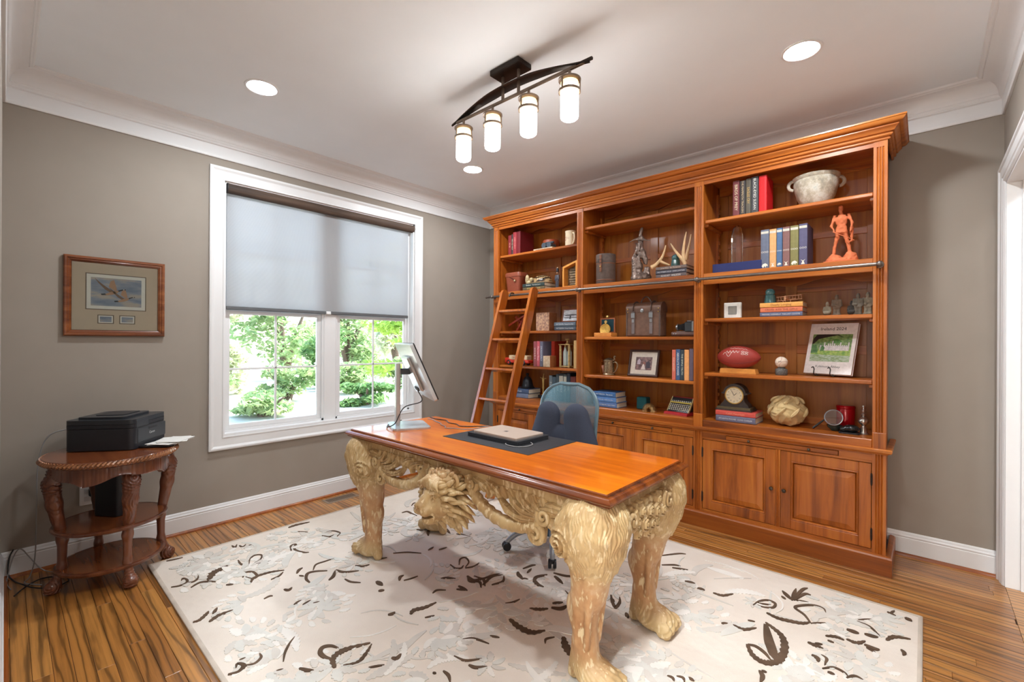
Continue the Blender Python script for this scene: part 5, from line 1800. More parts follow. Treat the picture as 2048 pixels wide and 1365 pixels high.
cable('extension_lead', 'grey lead looping up the baseboard near the corner', [(.28, -3.45, .006), (.18, -3.48, .006), (.09, -3.56, .006), (.05, -3.60, .03), (.036, -3.64, .10), (.034, -3.675, .155), (.036, -3.70, .12), (.05, -3.72, .03), (.10, -3.725, .006), (.2, -3.71, .006)], .0028, m_cab)

# ------------------------------------------------------------------ floor register
vt = thing('floor_vent', 'tan metal floor register set beside the baseboard', 'vent', (.125, -1.87, 0))
m_vt = plain('register_tan', (.33, .24, .17), .45, .4)
MB().sweep([(-.016, .0002), (.004, .0002), (.002, .004), (-.004, .005), (-.016, .005)], [(.075, -2.00), (.185, -2.00), (.185, -1.735), (.075, -1.735)], closed=True).build('rim', m_vt, vt)
MB().box(.085, -1.99, .0002, .175, -1.745, .0012).build('dark_well', m_ink, vt)
for i in range(20):
    yv = -1.985 + i * .0123
    MB().box(.090, yv, .001, .170, yv + .0055, .0042).build('louvre', m_vt, vt)

# ------------------------------------------------------------------ framed geese print
fp_t = thing('framed_print', 'wood framed print of two flying geese with two stamps beneath', 'picture', (0, -3.274, 1.566))
m_fr = wood('frame_cherry', (.075, .018, .006), (.19, .052, .014), (.30, .10, .03), 'y', 1.2, .25, .4)
PY0, PY1, PZ0, PZ1 = -3.512, -3.036, 1.329, 1.803
fpr = [(0, .004), (0, .020), (-.006, .026), (-.014, .026), (-.019, .021), (-.024, .022), (-.030, .017), (-.036, .014), (-.036, .004)]
MB().sweep(fpr, [(PY0, PZ0), (PY1, PZ0), (PY1, PZ1), (PY0, PZ1)], closed=True, to3=lambda a, b, c: (c, a, b)).build('frame', m_fr, fp_t, True, angle=25)
MB().box(.002, PY0 + .01, PZ0 + .01, .010, PY1 - .01, PZ1 - .01).build('mat_board', plain('mat_cream', (.60, .49, .38), .85, 0, .02), fp_t)
m_mtd = plain('mat_dark_line', (.18, .14, .11), .8)


def inset(name, y0, y1, z0, z1, m_pic, brd):
    p = MB().box(.010, y0 - .005, z0 - .005, .0106, y1 + .005, z1 + .005).build('inner_mat', m_mtd, fp_t)
    MB().box(.0106, y0, z0, .0112, y1, z1).build('white_border', m_paper, p)
    return MB().box(.0112, y0 + brd, z0 + brd, .0118, y1 - brd, z1 - brd).build(name, m_pic, p)


def sky_print(name):
    m, t, b = nt(name)
    n = N(t, 'TexNoise', Scale=14.0, Detail=4.0); t.links.new(coords(t, (1, .6, 2.2)), n.inputs['Vector'])
    t.links.new(ramp(t, n.outputs[0], [(.3, (.17, .22, .32)), (.5, (.28, .32, .40)), (.62, (.46, .40, .36))]), b.inputs['Base Color'])
    b.inputs['Roughness'].default_value = .6
    return m


m_sky = sky_print('print_dusk_sky')
inset('print', -3.412, -3.136, 1.493, 1.702, m_sky, .019)
inset('stamp', -3.358, -3.292, 1.409, 1.453, sky_print('stamp_sky'), .006)
inset('stamp', -3.257, -3.190, 1.409, 1.453, MATS['stamp_sky'], .006)
m_gb = plain('goose_brown', (.20, .12, .08), .7); m_gt = plain('goose_tan', (.46, .27, .17), .7); m_gk = plain('goose_black', (.03, .035, .045), .7); m_gw = plain('goose_white', (.75, .72, .68), .7)


def flat(name, pts, mat, x=.0119):
    MB().prism([(a, b) for a, b in pts], x, x + .0003, 'x').build(name, mat, fp_t)


U_w = lambda u, v: (-3.393 + u * .238, 1.512 + v * .171)      # picture space 0..1


def goose(ox, oy, s, x):
    g = lambda pts: [U_w(ox + a * s, oy + b * s) for a, b in pts]
    flat('goose_wing', g([(-.10, .10), (-.30, .34), (-.46, .56), (-.36, .34), (-.22, .10), (-.12, .0), (.0, .02)]), m_gb, x)
    flat('goose_wing', g([(-.02, .08), (-.14, .22), (-.10, .46), (-.02, .52), (.02, .30), (.05, .10)]), m_gt, x)
    flat('goose_body', g([(-.24, -.10), (-.14, -.02), (.0, .08), (.10, .08), (.06, -.02), (-.06, -.10), (-.18, -.14)]), m_gt, x + .0003)
    flat('goose_tail', g([(-.30, -.14), (-.32, -.08), (-.22, -.06), (-.19, -.13)]), m_gk, x + .0003)
    flat('goose_neck', g([(.07, .09), (.18, .15), (.25, .16), (.25, .12), (.18, .10), (.09, .04)]), m_gk, x + .0006)
    flat('goose_cheek', g([(.19, .145), (.22, .15), (.22, .125), (.19, .12)]), m_gw, x + .0009)


goose(.46, .50, .86, .0119)
goose(.68, .26, .74, .0122)
MB().box(.0155, PY0 + .034, PZ0 + .034, .0165, PY1 - .034, PZ1 - .034).build('glazing', m_glass_d, fp_t)
# ------------------------------------------------------------------ things on the shelves
def S(r, g, b): return tuple(((c / 255 + .055) / 1.055) ** 2.4 if c > 10 else c / 3294.6 for c in (r, g, b))


CM = {}


def cmat(c, rough=.55, metal=0.):
    k = (c, rough, metal)
    if k not in CM: CM[k] = plain('colour_%02x%02x%02x' % c, S(*c), rough, metal, .08, 60)
    return CM[k]


def book(x0, x1, yf, zb, h, d, col, label, title=None, tc=None, group=None, band=None, lean=0.0):
    t = thing('book', label, 'book', ((x0 + x1) / 2, yf + d / 2, zb), group=group)
    if lean: t.rotation_euler = (0, lean, 0)
    w = x1 - x0; hw = w / 2 - .0004
    b = min(.003, w * .16)
    mb = MB()
    sp = [(-hw, -d / 2 + .006), (-hw * .92, -d / 2 + .0015), (-hw * .5, -d / 2), (hw * .5, -d / 2), (hw * .92, -d / 2 + .0015), (hw, -d / 2 + .006)]
    out = sp + [(hw, d / 2), (hw - b, d / 2), (hw - b, -d / 2 + b * 1.5), (-hw + b, -d / 2 + b * 1.5), (-hw + b, d / 2), (-hw, d / 2)]
    mb.prism(out, .0005, h)
    mb.build('cover', cmat(col), t, local=True)
    MB().box(-hw + b, -d / 2 + b * 1.6, .003, hw - b, d / 2 - .004, h - .004).build('pages', m_pages, t, local=True)
    if band:
        MB().box(-hw * .9, -d / 2 - .0005, h * band[0], hw * .9, -d / 2 + .001, h * band[1]).build('spine_band', cmat(band[2]), t, local=True)
    if title:
        n = max(len(title), 4)
        size = min(w * .62, h * .86 / (n * .56))
        text_part('lettering', title, size, cmat(tc or (225, 215, 190)), t, basis((0, -d / 2 - .0006, h * .52), (0, 0, -1), (1, 0, 0)))
    return t


def fbook(x0, x1, yf, zb, th, d, col, label, title=None, tc=None, group=None, rz=0.0):
    t = thing('book', label, 'book', ((x0 + x1) / 2, yf + d / 2, zb), rz, group=group)
    L = (x1 - x0) / 2; b = min(.003, th * .16)
    out = [(-d / 2 + .005, .0003), (-d / 2 + .001, th * .08), (-d / 2, th * .3), (-d / 2, th * .7), (-d / 2 + .001, th * .92), (-d / 2 + .005, th - .0003), (d / 2, th - .0003), (d / 2, th - b), (-d / 2 + b * 1.5, th - b), (-d / 2 + b * 1.5, b), (d / 2, b), (d / 2, .0003)]
    MB().prism(out, -L, L, 'x').build('cover', cmat(col), t, local=True)
    MB().box(-L + .004, -d / 2 + b * 1.6, b, L - .004, d / 2 - .004, th - b).build('pages', m_pages, t, local=True)
    if title:
        n = max(len(title), 4)
        size = min(th * .62, 2 * L * .88 / (n * .56))
        text_part('lettering', title, size, cmat(tc or (225, 220, 205)), t, basis((0, -d / 2 - .0006, th * .5), (1, 0, 0), (0, 0, 1)))
    return t


# ---- right bay, top shelf
z = SH[2][0] + .001
G = 'upright books beside the clay pot'
xs = [2.728, 2.772, 2.811, 2.844, 2.890]
for i, (c, h, tt, tc, lb) in enumerate([((112, 52, 56), .240, 'BIRDS OF PREY', (220, 205, 170), 'maroon upright book with pale capitals on the top right shelf'),
                                       ((52, 46, 46), .232, 'THE MAMMOTH TRACKERS', (200, 180, 140), 'charcoal upright book with small gilt title on the top right shelf'),
                                       ((84, 78, 66), .238, 'EAGLES CRY', (205, 165, 90), 'olive grey upright book with gold title on the top right shelf'),
                                       ((64, 64, 66), .242, 'BLACK-EYED SUSAN', (225, 225, 215), 'dark grey upright book with bold white title on the top right shelf')]):
    book(xs[i], xs[i + 1] - .0005, -.365, z, h, .165, c, lb, tt, tc, G)
book(2.891, 2.940, -.365, z, .238, .17, (196, 8, 18), 'bright red upright book at the end of the top right row', None, None, G)
# clay pot
pt = thing('clay_pot', 'weathered pale clay pot with two loop handles on the top shelf', 'pot', (3.190, -.205, z))
m_clay, t_, b_ = nt('weathered_clay')
n1 = N(t_, 'TexNoise', Scale=14.0, Detail=6.0, Roughness=.7); t_.links.new(coords(t_), n1.inputs['Vector'])
t_.links.new(ramp(t_, n1.outputs[0], [(.32, (.22, .21, .17)), (.48, (.42, .36, .27)), (.60, (.58, .55, .47)), (.7, (.38, .42, .38))]), b_.inputs['Base Color']); b_.inputs['Roughness'].default_value = .9; bump(t_, b_, n1.outputs[0], .5, .006)
MB().lathe([(.001, .0), (.066, .0), (.078, .012), (.105, .07), (.122, .13), (.126, .165), (.122, .182), (.130, .192), (.132, .204), (.124, .208), (.114, .204), (.112, .18), (.114, .14), (.09, .06), (.06, .02), (.001, .02)], 40).build('bowl', m_clay, pt, True, local=True, angle=50)
for a in (math.radians(198), math.radians(18)):
    c_, s_ = math.cos(a), math.sin(a)
    P = [((.126 + .028 * math.sin(q)) * c_, (.126 + .028 * math.sin(q)) * s_, .162 + .030 * math.cos(q)) for q in [PI * k / 10 for k in range(11)]]
    MB().tube(P, .0105, 8).build('handle', m_clay, pt, True, local=True)

# ---- right bay, shelf above the rail
z = 1.801
MB_ = MB().box(2.598, -.372, z, 2.912, -.315, z + .062, .002)
solo(MB_, 'presentation_box', cmat((22, 34, 92), .6), 'long navy blue presentation box lying in front of the crystal award', 'box', (2.755, -.345, z))
cw = thing('crystal_award', 'faceted clear crystal obelisk award behind the navy box', 'award', (2.722, -.235, z))
m_cry, t_, b_ = nt('crystal'); b_.inputs['Base Color'].default_value = (1, 1, 1, 1); b_.inputs['Roughness'].default_value = .0; b_.inputs['Transmission Weight'].default_value = 1.0; b_.inputs['IOR'].default_value = 1.5
lv = [(.036, 0, .026), (.036, .26, .026), (.024, .318, .014), (.004, .335, .004)]
v = []
for hx, zz, hy in lv:
    for q in ((1, .45), (.55, 1), (-.55, 1), (-1, .45), (-1, -.45), (-.55, -1), (.55, -1), (1, -.45)): v.append((hx * q[0], hy * q[1], zz + .012))
f = [tuple(reversed(range(8))), tuple(range(24, 32))] + [(j * 8 + i, j * 8 + (i + 1) % 8, j * 8 + 8 + (i + 1) % 8, j * 8 + 8 + i) for j in range(3) for i in range(8)]
MB().add(v, f).build('obelisk', m_cry, cw, local=True)
MB().box(-.042, -.032, 0, .042, .032, .0125, .002).build('award_base', m_cry, cw, local=True)
MB().box(-.010, .0268, .04, .010, .0272, .27).build('engraved_strip', cmat((150, 90, 60)), cw, local=True)
G = 'matching wildlife volumes in the row of six'
xs = [2.905, 2.957, 2.999, 3.033, 3.076, 3.124, 3.172]
for i, (c, h, lb) in enumerate([((98, 104, 122), .258, 'slate grey'), ((214, 160, 104), .255, 'tan'), ((72, 102, 140), .256, 'blue'), ((126, 88, 84), .257, 'dusty rose'), ((124, 118, 68), .258, 'olive green'), ((84, 80, 110), .262, 'violet grey')]):
    b_o = book(xs[i], xs[i + 1] - .0008, -.368, z, h, .20, c, '%s volume with animal emblem on its spine in the row of six' % lb, None, None, G, (.895, .955, (200, 195, 180)))
    w = xs[i + 1] - xs[i] - .0008
    text_part('lettering', 'OOO', w * .34, cmat((225, 220, 205)), b_o, basis((0, -.1008, h * .42), (1, 0, 0), (0, 0, 1)))
    k = .012
    sil = [[(-1, -.3), (-.6, .4), (.2, .7), (.9, .2), (1, -.4), (.5, -.2), (.3, -.9), (0, -.2), (-.5, -.9)], [(-.6, -.9), (-.2, .2), (-.8, .9), (0, .4), (.8, .9), (.2, .2), (.6, -.9)]][i % 2]
    MB().prism([(a * w * .36, b * w * .36 + h * .085) for a, b in sil], -.1012, -.1004, 'y').build('animal_emblem', cmat((225, 220, 205)), b_o, local=True)
# terracotta hunter statue
st = thing('terracotta_statue', 'terracotta statue of a standing frontiersman holding a long rifle', 'statue', (3.338, -.30, z))
m_ter = plain('terracotta', S(205, 110, 66), .75, 0, .12, 40, .3)
fr_ = su([cap((-.040, 0, .09), (-.016, 0, .20), .012, .019), cap((.042, 0, .09), (.016, 0, .20), .012, .019), cap((-.044, 0, .03), (-.040, 0, .10), .017, .012), cap((.048, .0, .03), (.042, 0, .10), .017, .012),
          ell((0, 0, .215), (.034, .024, .030)), ell((0, 0, .262), (.040, .025, .045)), cap((-.040, 0, .292), (-.056, -.008, .232), .013, .010), cap((-.056, -.008, .232), (-.038, -.026, .195), .010, .009),
          cap((.040, 0, .292), (.060, -.004, .240), .013, .010), cap((.060, -.004, .240), (.052, -.018, .19), .010, .009), cap((0, 0, .295), (-.004, 0, .318), .012), ell((-.004, -.002, .330), (.016, .018, .020)),
          ell((-.004, 0, .346), (.021, .021, .010)), ell((.0, 0, .190), (.038, .027, .020)), cap((.058, 0, .205), (.058, 0, .13), .014, .010)], .010)
rock = su([ell((-.035, 0, .02), (.040, .035, .035)), ell((.045, .005, .025), (.035, .034, .045)), ell((0, 0, .01), (.075, .05, .022))], .012)
sf = lambda X, Y, Z: np.minimum(su([lambda A, B, C: fr_(A, B, C) + .0035, rock], .006)(X * (1 + .12 * (Z > .06)), Y, Z) + .0022 * wob(X, Y, Z, 240), cap((-.040, -.030, .192), (.068, -.040, .125), .0032, .0026)(X, Y, Z))
me = sdf_mesh('hunter_figure', sf, (-.11, -.075, .004), (.11, .07, .37), .0036)
o_ = link('hunter_figure', me, m_ter, st, True, angle=180)
MB().prism(rrect(0, 0, .088, .052, .02), 0, .012).build('statue_base', m_ter, st, local=True)

# ---- right bay, third shelf
z = SH[2][1] + .001
tl = thing('framed_tile', 'small white framed tile standing on the shelf', 'tile', (2.722, -.325, z))
MB().box(-.056, -.012, 0, .056, .012, .108, .003).build('frame', cmat((222, 220, 212)), tl, local=True)
MB().box(-.023, -.0128, .030, .023, -.0115, .078).build('centre_square', cmat((140, 138, 130)), tl, local=True)
MB().sweep([(0, 0), (.003, 0), (.003, .002), (0, .002)], [(-.024, .029), (.024, .029), (.024, .079), (-.024, .079)], closed=True, to3=lambda a, b, c: (a, -.0122 - c, b)).build('inner_rim', cmat((90, 90, 90)), tl, local=True)
G = 'flat stack of three books under the insulator'
fbook(2.903, 3.146, -.368, z, .029, .165, (92, 96, 122), 'grey blue book at the bottom of the stack beneath the insulator', 'MICHAEL CONNELLY  THE LAST COYOTE', (225, 225, 225), G)
fbook(2.905, 3.146, -.367, z + .0295, .031, .165, (216, 118, 80), 'salmon orange book in the middle of the stack beneath the insulator', 'CROSS  KISS THE GIRLS', (120, 50, 35), G)
fbook(2.903, 3.148, -.369, z + .061, .031, .165, (226, 160, 80), 'amber book topmost in the stack beneath the insulator', 'Deadly Longing', (140, 80, 30), G)
zt = z + .0925


def insulator(name, label, x, y, zb, s):
    t = thing(name, label, 'insulator', (x, y, zb), group='glass insulators')
    MB().lathe([(.001, .0), (.036 * s, .0), (.037 * s, .008 * s), (.033 * s, .04 * s), (.032 * s, .056 * s), (.028 * s, .060 * s), (.026 * s, .063 * s), (.029 * s, .067 * s), (.031 * s, .073 * s), (.029 * s, .088 * s), (.020 * s, .099 * s), (.001, .103 * s)], 28).build('glass_dome', m_ins, t, True, local=True)
    return t


m_ins, t_, b_ = nt('teal_insulator_glass'); b_.inputs['Base Color'].default_value = (.10, .26, .27, 1); b_.inputs['Roughness'].default_value = .06; b_.inputs['Transmission Weight'].default_value = .45; b_.inputs['Coat Weight'].default_value = .5
insulator('glass_insulator', 'teal glass insulator standing on the amber book', 2.948, -.295, zt, .97)
# wire biplane
bp_ = thing('wire_biplane', 'small copper wire biplane model on the stack of orange books', 'model plane', (3.065, -.295, zt))
m_cop = plain('copper_wire', S(226, 170, 130), .4, .5)
for zz in (.016, .042): MB().box(-.075, -.016, zz, .068, .012, zz + .0022).xf(Matrix.Rotation(-.06, 4, 'Y')).build('wing', m_cop, bp_, local=True)
mb = MB()
for i in range(9):
    x = -.066 + i * .0165
    mb.tube([(x, -.012, .016), (x, -.012, .044)], .0011, 5); mb.tube([(x, .008, .016), (x, .008, .044)], .0011, 5)
mb.xf(Matrix.Rotation(-.06, 4, 'Y')).build('strut', m_cop, bp_, local=True, kind='stuff')
MB().tube([(-.02, -.05, .022), (-.018, -.02, .026), (-.012, .03, .026), (-.008, .075, .03)], [.006, .010, .008, .003], 8).build('fuselage', m_cop, bp_, True, local=True)
MB().box(-.035, .068, .03, .016, .084, .032).build('tail', m_cop, bp_, local=True)
MB().box(-.022, -.056, .006, -.016, -.050, .042).build('propeller', m_cop, bp_, local=True)
for x in (-.035, .006): MB().lathe([(.006, -.002), (.0075, 0), (.006, .002)], 12, ax='x', c=(x, -.025, .0076)).build('wheel', m_cop, bp_, True, local=True)
# small stone figures
m_stone = plain('grey_stone', S(112, 106, 94), .85, 0, .2, 60, .3)


def warrior(x, y, zb, h, kneel, label, mat=None):
    s = h / .115
    if kneel: parts = [ell((0, 0, .018), (.022, .022, .018)), cap((-.012, -.012, .02), (.012, -.018, .022), .010), ell((0, 0, .046), (.017, .013, .020)), cap((-.016, 0, .055), (-.019, -.010, .034), .006), cap((.016, 0, .055), (.019, -.012, .032), .006), ell((0, -.002, .076), (.010, .011, .012)), ell((0, .002, .089), (.006, .006, .005))]
    else: parts = [cap((-.009, 0, .008), (-.008, 0, .045), .0085), cap((.009, 0, .008), (.008, 0, .045), .0085), ell((0, 0, .050), (.019, .014, .016)), ell((0, 0, .074), (.018, .013, .020)), cap((-.018, 0, .086), (-.020, -.004, .060), .0065), cap((-.020, -.004, .060), (-.008, -.014, .058), .0055), cap((.018, 0, .086), (.021, -.003, .056), .0065), ell((0, -.002, .104), (.0095, .0105, .0115)), ell((.001, .002, .116), (.0065, .006, .005)), ell((0, 0, .004), (.020, .015, .005))]
    g = su(parts, .006)
    me = sdf_mesh('stone_figure', lambda X, Y, Z: np.maximum(g(X, Y, Z) + .0007 * wob(X, Y, Z, 420), -Z), (-.032, -.03, -.002), (.032, .03, .128), .0024)
    me.transform(Matrix.Scale(s if not kneel else h / .094, 4))
    o = link('stone_figure', me, mat or m_stone, None, True, angle=180)
    o.location = (x, y, zb); tag(o, label, 'figurine', 'small stone warrior figures')


warrior(3.262, -.26, z, .090, True, 'kneeling pale stone warrior figurine', plain('pale_stone', S(150, 140, 120), .85, 0, .2, 60, .3))
warrior(3.312, -.27, z, .125, False, 'tall standing brown stone warrior figurine beside the kneeling one', plain('brown_stone', S(116, 100, 84), .85, 0, .2, 60, .3))
warrior(3.388, -.27, z, .090, True, 'small dark kneeling stone warrior figurine', plain('dark_stone', S(66, 62, 58), .85, 0, .2, 60, .3))
warrior(3.420, -.285, z, .125, False, 'standing grey stone warrior figurine next to the dark kneeling one')
warrior(3.466, -.275, z, .130, False, 'standing light grey stone warrior figurine by the end panel', plain('light_stone', S(138, 130, 112), .85, 0, .2, 60, .3))

# ---- right bay, fourth shelf
z = SH[2][2] + .001
fs = thing('football_stand', 'orange wooden display stand beneath the football', 'stand', (2.752, -.285, z))
MB().prism([(-.118, 0), (.118, 0), (.112, .032), (.085, .034), (-.085, .034), (-.112, .032)], -.042, .042, 'y').build('stand_block', cmat((222, 150, 70), .4), fs, local=True)
fb = thing('football', 'signed red brown american football on its stand', 'football', (2.748, -.285, z + .034))
m_fb = plain('football_leather', S(160, 54, 44), .55, 0, .08, 300, .5)
n = 32
prof = [(.079 * math.cos(t) ** 1.28 if abs(t) < PI / 2 - .01 else .0005, .143 * math.sin(t)) for t in [-PI / 2 + PI * i / n for i in range(n + 1)]]
prof = [(max(r, .0005), h) for r, h in prof]
MB().lathe(prof, 36, (0, 0, .078), 'x').build('leather_body', m_fb, fb, True, local=True, angle=180)
for a in (-.55, 1.05, 2.6, 4.2):
    P = [(h, -r * math.cos(a) * 1.003, .078 + r * math.sin(a) * 1.003) for r, h in prof[1:-1]]
    MB().tube(P, .0009, 4).build('seam', cmat((90, 22, 20)), fb, local=True)


def on_fb(x, a): 
    t = math.asin(max(-1, min(1, x / .143))); r = .079 * math.cos(t) ** 1.28 + .0006
    return (x, -r * math.cos(a), .078 + r * math.sin(a))


sig = MB()
sig.tube([on_fb(-.062 + .085 * q, .52 + .13 * math.sin(q * 26) * (1 - .4 * q)) for q in [i / 44 for i in range(45)]], .0013, 5)
sig.tube([on_fb(-.085 + .06 * q, .30 + .22 * math.sin(q * 7)) for q in [i / 16 for i in range(17)]], .0012, 5)
sig.tube([on_fb(-.04 + .11 * q, .92 + .05 * math.sin(q * 30)) for q in [i / 30 for i in range(31)]], .0009, 5)
for cx in (.046, .068):
    sig.tube([on_fb(cx + .009 * math.sin(2 * q), .45 + .17 * math.sin(q)) for q in [2 * PI * i / 24 for i in range(25)]], .0013, 5)
sig.build('signature', cmat((235, 225, 215)), fb, True, local=True, label='white handwritten signature and number 88')
bs = thing('baseball_stand', 'round grey stone stand beneath the baseball', 'stand', (3.010, -.265, z))
MB().lathe([(.001, 0), (.034, 0), (.036, .006), (.036, .034), (.034, .040), (.024, .043), (.022, .047), (.025, .050), (.020, .050), (.001, .046)], 28).build('stand_body', plain('speckled_pewter', S(105, 102, 98), .5, .4, .5, 120), bs, True, local=True)
bb = thing('baseball', 'signed white baseball on the round grey stand', 'baseball', (3.010, -.265, z + .048))
MB().sphere((0, 0, .0372), .0372, 28, 18).build('leather_cover', cmat((226, 206, 186)), bb, True, local=True)
P = []
for i in range(80):
    q = 2 * PI * i / 80; b_ = .44; cc = 2 * math.sqrt(b_ * (1 - b_))
    p = Vector(((1 - b_) * math.cos(q) + b_ * math.cos(3 * q), (1 - b_) * math.sin(q) - b_ * math.sin(3 * q), cc * math.sin(2 * q))).normalized() * .0374
    P.append((p.x, p.z, p.y + .0372))
MB().tube(P, .0007, 4, closed=True).build('stitching', cmat((170, 60, 50)), bb, local=True)
mb = MB().tube([(-.014 + .02 * q, -math.sqrt(max(0, .0376 ** 2 - (-.014 + .02 * q) ** 2 - (.005 + .002 * math.sin(q * 22)) ** 2)), .0422 + .002 * math.sin(q * 22)) for q in [i / 20 for i in range(21)]], .0006, 4)
mb.build('signature', m_ink, bb, local=True)
# photo book on an easel
EA = math.radians(-18)
ph = thing('photo_book', 'white photo book with a castle lake picture propped on an easel', 'book', (3.252, -.205, z + .016), math.radians(-17))
BM = Matrix.Rotation(EA, 4, 'X')
bw, bh = .138, .343
MB().box(-bw, -.004, 0, bw, -.001, bh, .0008).xf(BM).build('front_cover', cmat((246, 240, 238)), ph, local=True)
MB().box(-bw + .003, -.001, .003, bw - .004, .018, bh - .003).xf(BM).build('pages', m_paper, ph, local=True)
MB().box(-bw, .018, 0, bw, .021, bh, .0008).xf(BM).build('back_cover', cmat((246, 240, 238)), ph, local=True)
T0 = BM @ basis((0, -.0046, .304), (1, 0, 0), (0, 0, 1)); text_part('lettering', 'Ireland 2024', .030, m_ink, ph, T0)
T0 = BM @ basis((0, -.0046, .048), (1, 0, 0), (0, 0, 1)); text_part('lettering', 'Kylemore Abbey', .021, m_ink, ph, T0)
px0, px1, pz0, pz1 = -.114, .116, .082, .268


def onp(name, pts, mat, dep):
    MB().prism([(px0 + a * (px1 - px0), pz0 + b * (pz1 - pz0)) for a, b in pts], -.0042 - dep, -.0040, 'y').xf(BM).build(name, mat, ph, local=True)


def noise2(name, c1, c2, s, sc=(1, 1, 1)):
    m, t, b = nt(name); n = N(t, 'TexNoise', Scale=s, Detail=4.0); t.links.new(coords(t, sc), n.inputs['Vector'])
    t.links.new(ramp(t, n.outputs[0], [(.35, c1), (.65, c2)]), b.inputs['Base Color']); b.inputs['Roughness'].default_value = .35
    return m


rg = random.Random(4)
wavy = lambda x0, x1, y, am, n=18: [(x0 + (x1 - x0) * i / n, y + rg.uniform(-am, am)) for i in range(n + 1)]
onp('picture_hillside', [(0, 0), (1, 0), (1, 1), (0, 1)], noise2('pic_hill', S(92, 128, 70), S(150, 178, 110), 60), .0002)
onp('picture_water', [(0, 0), (1, 0)] + wavy(1, 0, .30, .01), noise2('pic_water', S(120, 150, 80), S(200, 215, 190), 50, (1, 1, 4)), .0004)
onp('picture_lawn', [(0, .26), (1, .22)] + wavy(1, 0, .44, .02), noise2('pic_lawn', S(110, 165, 50), S(180, 205, 90), 70), .0005)
cs_ = [(.22, .40), (.95, .40)]
for i in range(15):
    a = .95 - i * .05; cs_ += [(a, .60 + (.10 if i % 4 == 0 else .0) + (.06 if 6 < i < 11 else 0)), (a - .03, .60 + (.10 if i % 4 == 0 else .0) + (.06 if 6 < i < 11 else 0)), (a - .03, .57), (a - .05, .57)]
onp('picture_castle', cs_[:-1] + [(.22, .57)], noise2('pic_castle', S(205, 198, 198), S(238, 232, 230), 80), .0006)
onp('picture_tree', [(0, .3), (.16, .30), (.19, .42), (.12, .60), (0, .62)], noise2('pic_tree', S(50, 105, 40), S(100, 150, 70), 60), .0007)
onp('picture_tree', [(.24, .38), (.33, .38), (.35, .50), (.29, .60), (.24, .52)], MATS['pic_tree'], .0007)
onp('picture_tree', [(.50, .70), (.58, .66), (.72, .66), (.76, .74), (.62, .84), (.52, .80)], MATS['pic_tree'], .0003)
onp('picture_branch', [(0, .62), (.05, .66), (.16, .82), (.40, .90), (.62, .96), (.80, .88), (.64, .99), (.30, 1), (.10, .98), (.02, .84)], cmat((44, 36, 34)), .0008)
es = thing('book_easel', 'black wrought iron easel holding the photo book', 'easel', (3.252, -.212, z), math.radians(-17))
for sx in (-.06, .035):
    P = cr([(sx, .138, .30), (sx, .052, .035), (sx, .034, .010), (sx, .004, .007), (sx, -.018, .008), (sx, -.032, .020), (sx, -.026, .046), (sx - .008, -.022, .060), (sx - .017, -.024, .054)], 5)
    MB().tube(P, .0032, 7).build('hook_arm', m_iron, es, True, local=True)
    Q = cr([(sx, -.002, .010), (sx + .012, -.012, .004), (sx + .020, -.022, .008), (sx + .012, -.026, .016)], 5)
    MB().tube(Q, .0028, 6).build('scroll_foot', m_iron, es, True, local=True)
MB().tube([(-.012, .138, .30), (-.012, .162, .003)], .003, 6).build('rear_strut', m_iron, es, True, local=True)
MB().tube([(-.06, .138, .30), (.035, .138, .30)], .003, 6).build('cross_bar', m_iron, es, True, local=True)

# ---- right bay, cabinet top
z = .758
G = 'books under the mantel clock'
fbook(2.625, 2.880, -.370, z, .042, .21, (106, 104, 126), 'grey blue book at the bottom of the pile under the mantel clock', 'ATLANTIS FOUND  CLIVE CUSSLER', (220, 220, 220), G)
fbook(2.622, 2.880, -.365, z + .0425, .032, .20, (204, 78, 66), 'red book directly under the mantel clock', 'Cold Mountain', (230, 150, 120), G)
zc_ = z + .075
ck = thing('mantel_clock', 'dark mantel clock with a round ivory dial on two books', 'clock', (2.728, -.262, zc_))
m_ck = plain('clock_ebony', S(62, 50, 46), .5, 0, .15, 40)
MB().prism(rrect(0, 0, .118, .075, .006), 0, .010).build('clock_foot', m_ck, ck, local=True)
MB().prism(rrect(0, 0, .110, .068, .004), .010, .024).build('clock_plinth', plain('clock_gilt_band', S(104, 92, 66), .5, .4), ck, local=True)
bd = [(-.095, .024), (.095, .024), (.088, .042), (.070, .060), (.062, .080), (.060, .108), (.086, .116), (.086, .122), (.076, .126)] + [(.072 * math.cos(a), .122 + .064 * math.sin(a)) for a in [PI * i / 16 for i in range(17)]] + [(-.076, .126), (-.086, .122), (-.086, .116), (-.060, .108), (-.062, .080), (-.070, .060), (-.088, .042)]
MB().prism(bd, -.045, .045, 'y').build('clock_case', m_ck, ck, local=True)
MB().lathe([(.060, 0), (.062, .006), (.057, .010), (.054, .006), (.054, 0)], 36, cap=False).xf(Matrix.Translation((0, -.045, .106)) @ Matrix.Rotation(PI / 2, 4, 'X')).build('bezel', m_gold, ck, True, local=True)
dl = MB().lathe([(.001, .004), (.055, .004), (.055, 0)], 36).xf(Matrix.Translation((0, -.045, .106)) @ Matrix.Rotation(PI / 2, 4, 'X')).build('dial', cmat((222, 206, 176)), ck, local=True)
for h_ in range(12):
    a = PI / 2 - h_ * PI / 6
    text_part('numeral', ['XII', 'I', 'II', 'III', 'IV', 'V', 'VI', 'VII', 'VIII', 'IX', 'X', 'XI'][h_], .011, m_ink, dl, basis((.043 * math.cos(a), -.0496, .106 + .043 * math.sin(a)), (1, 0, 0), (0, 0, 1)))
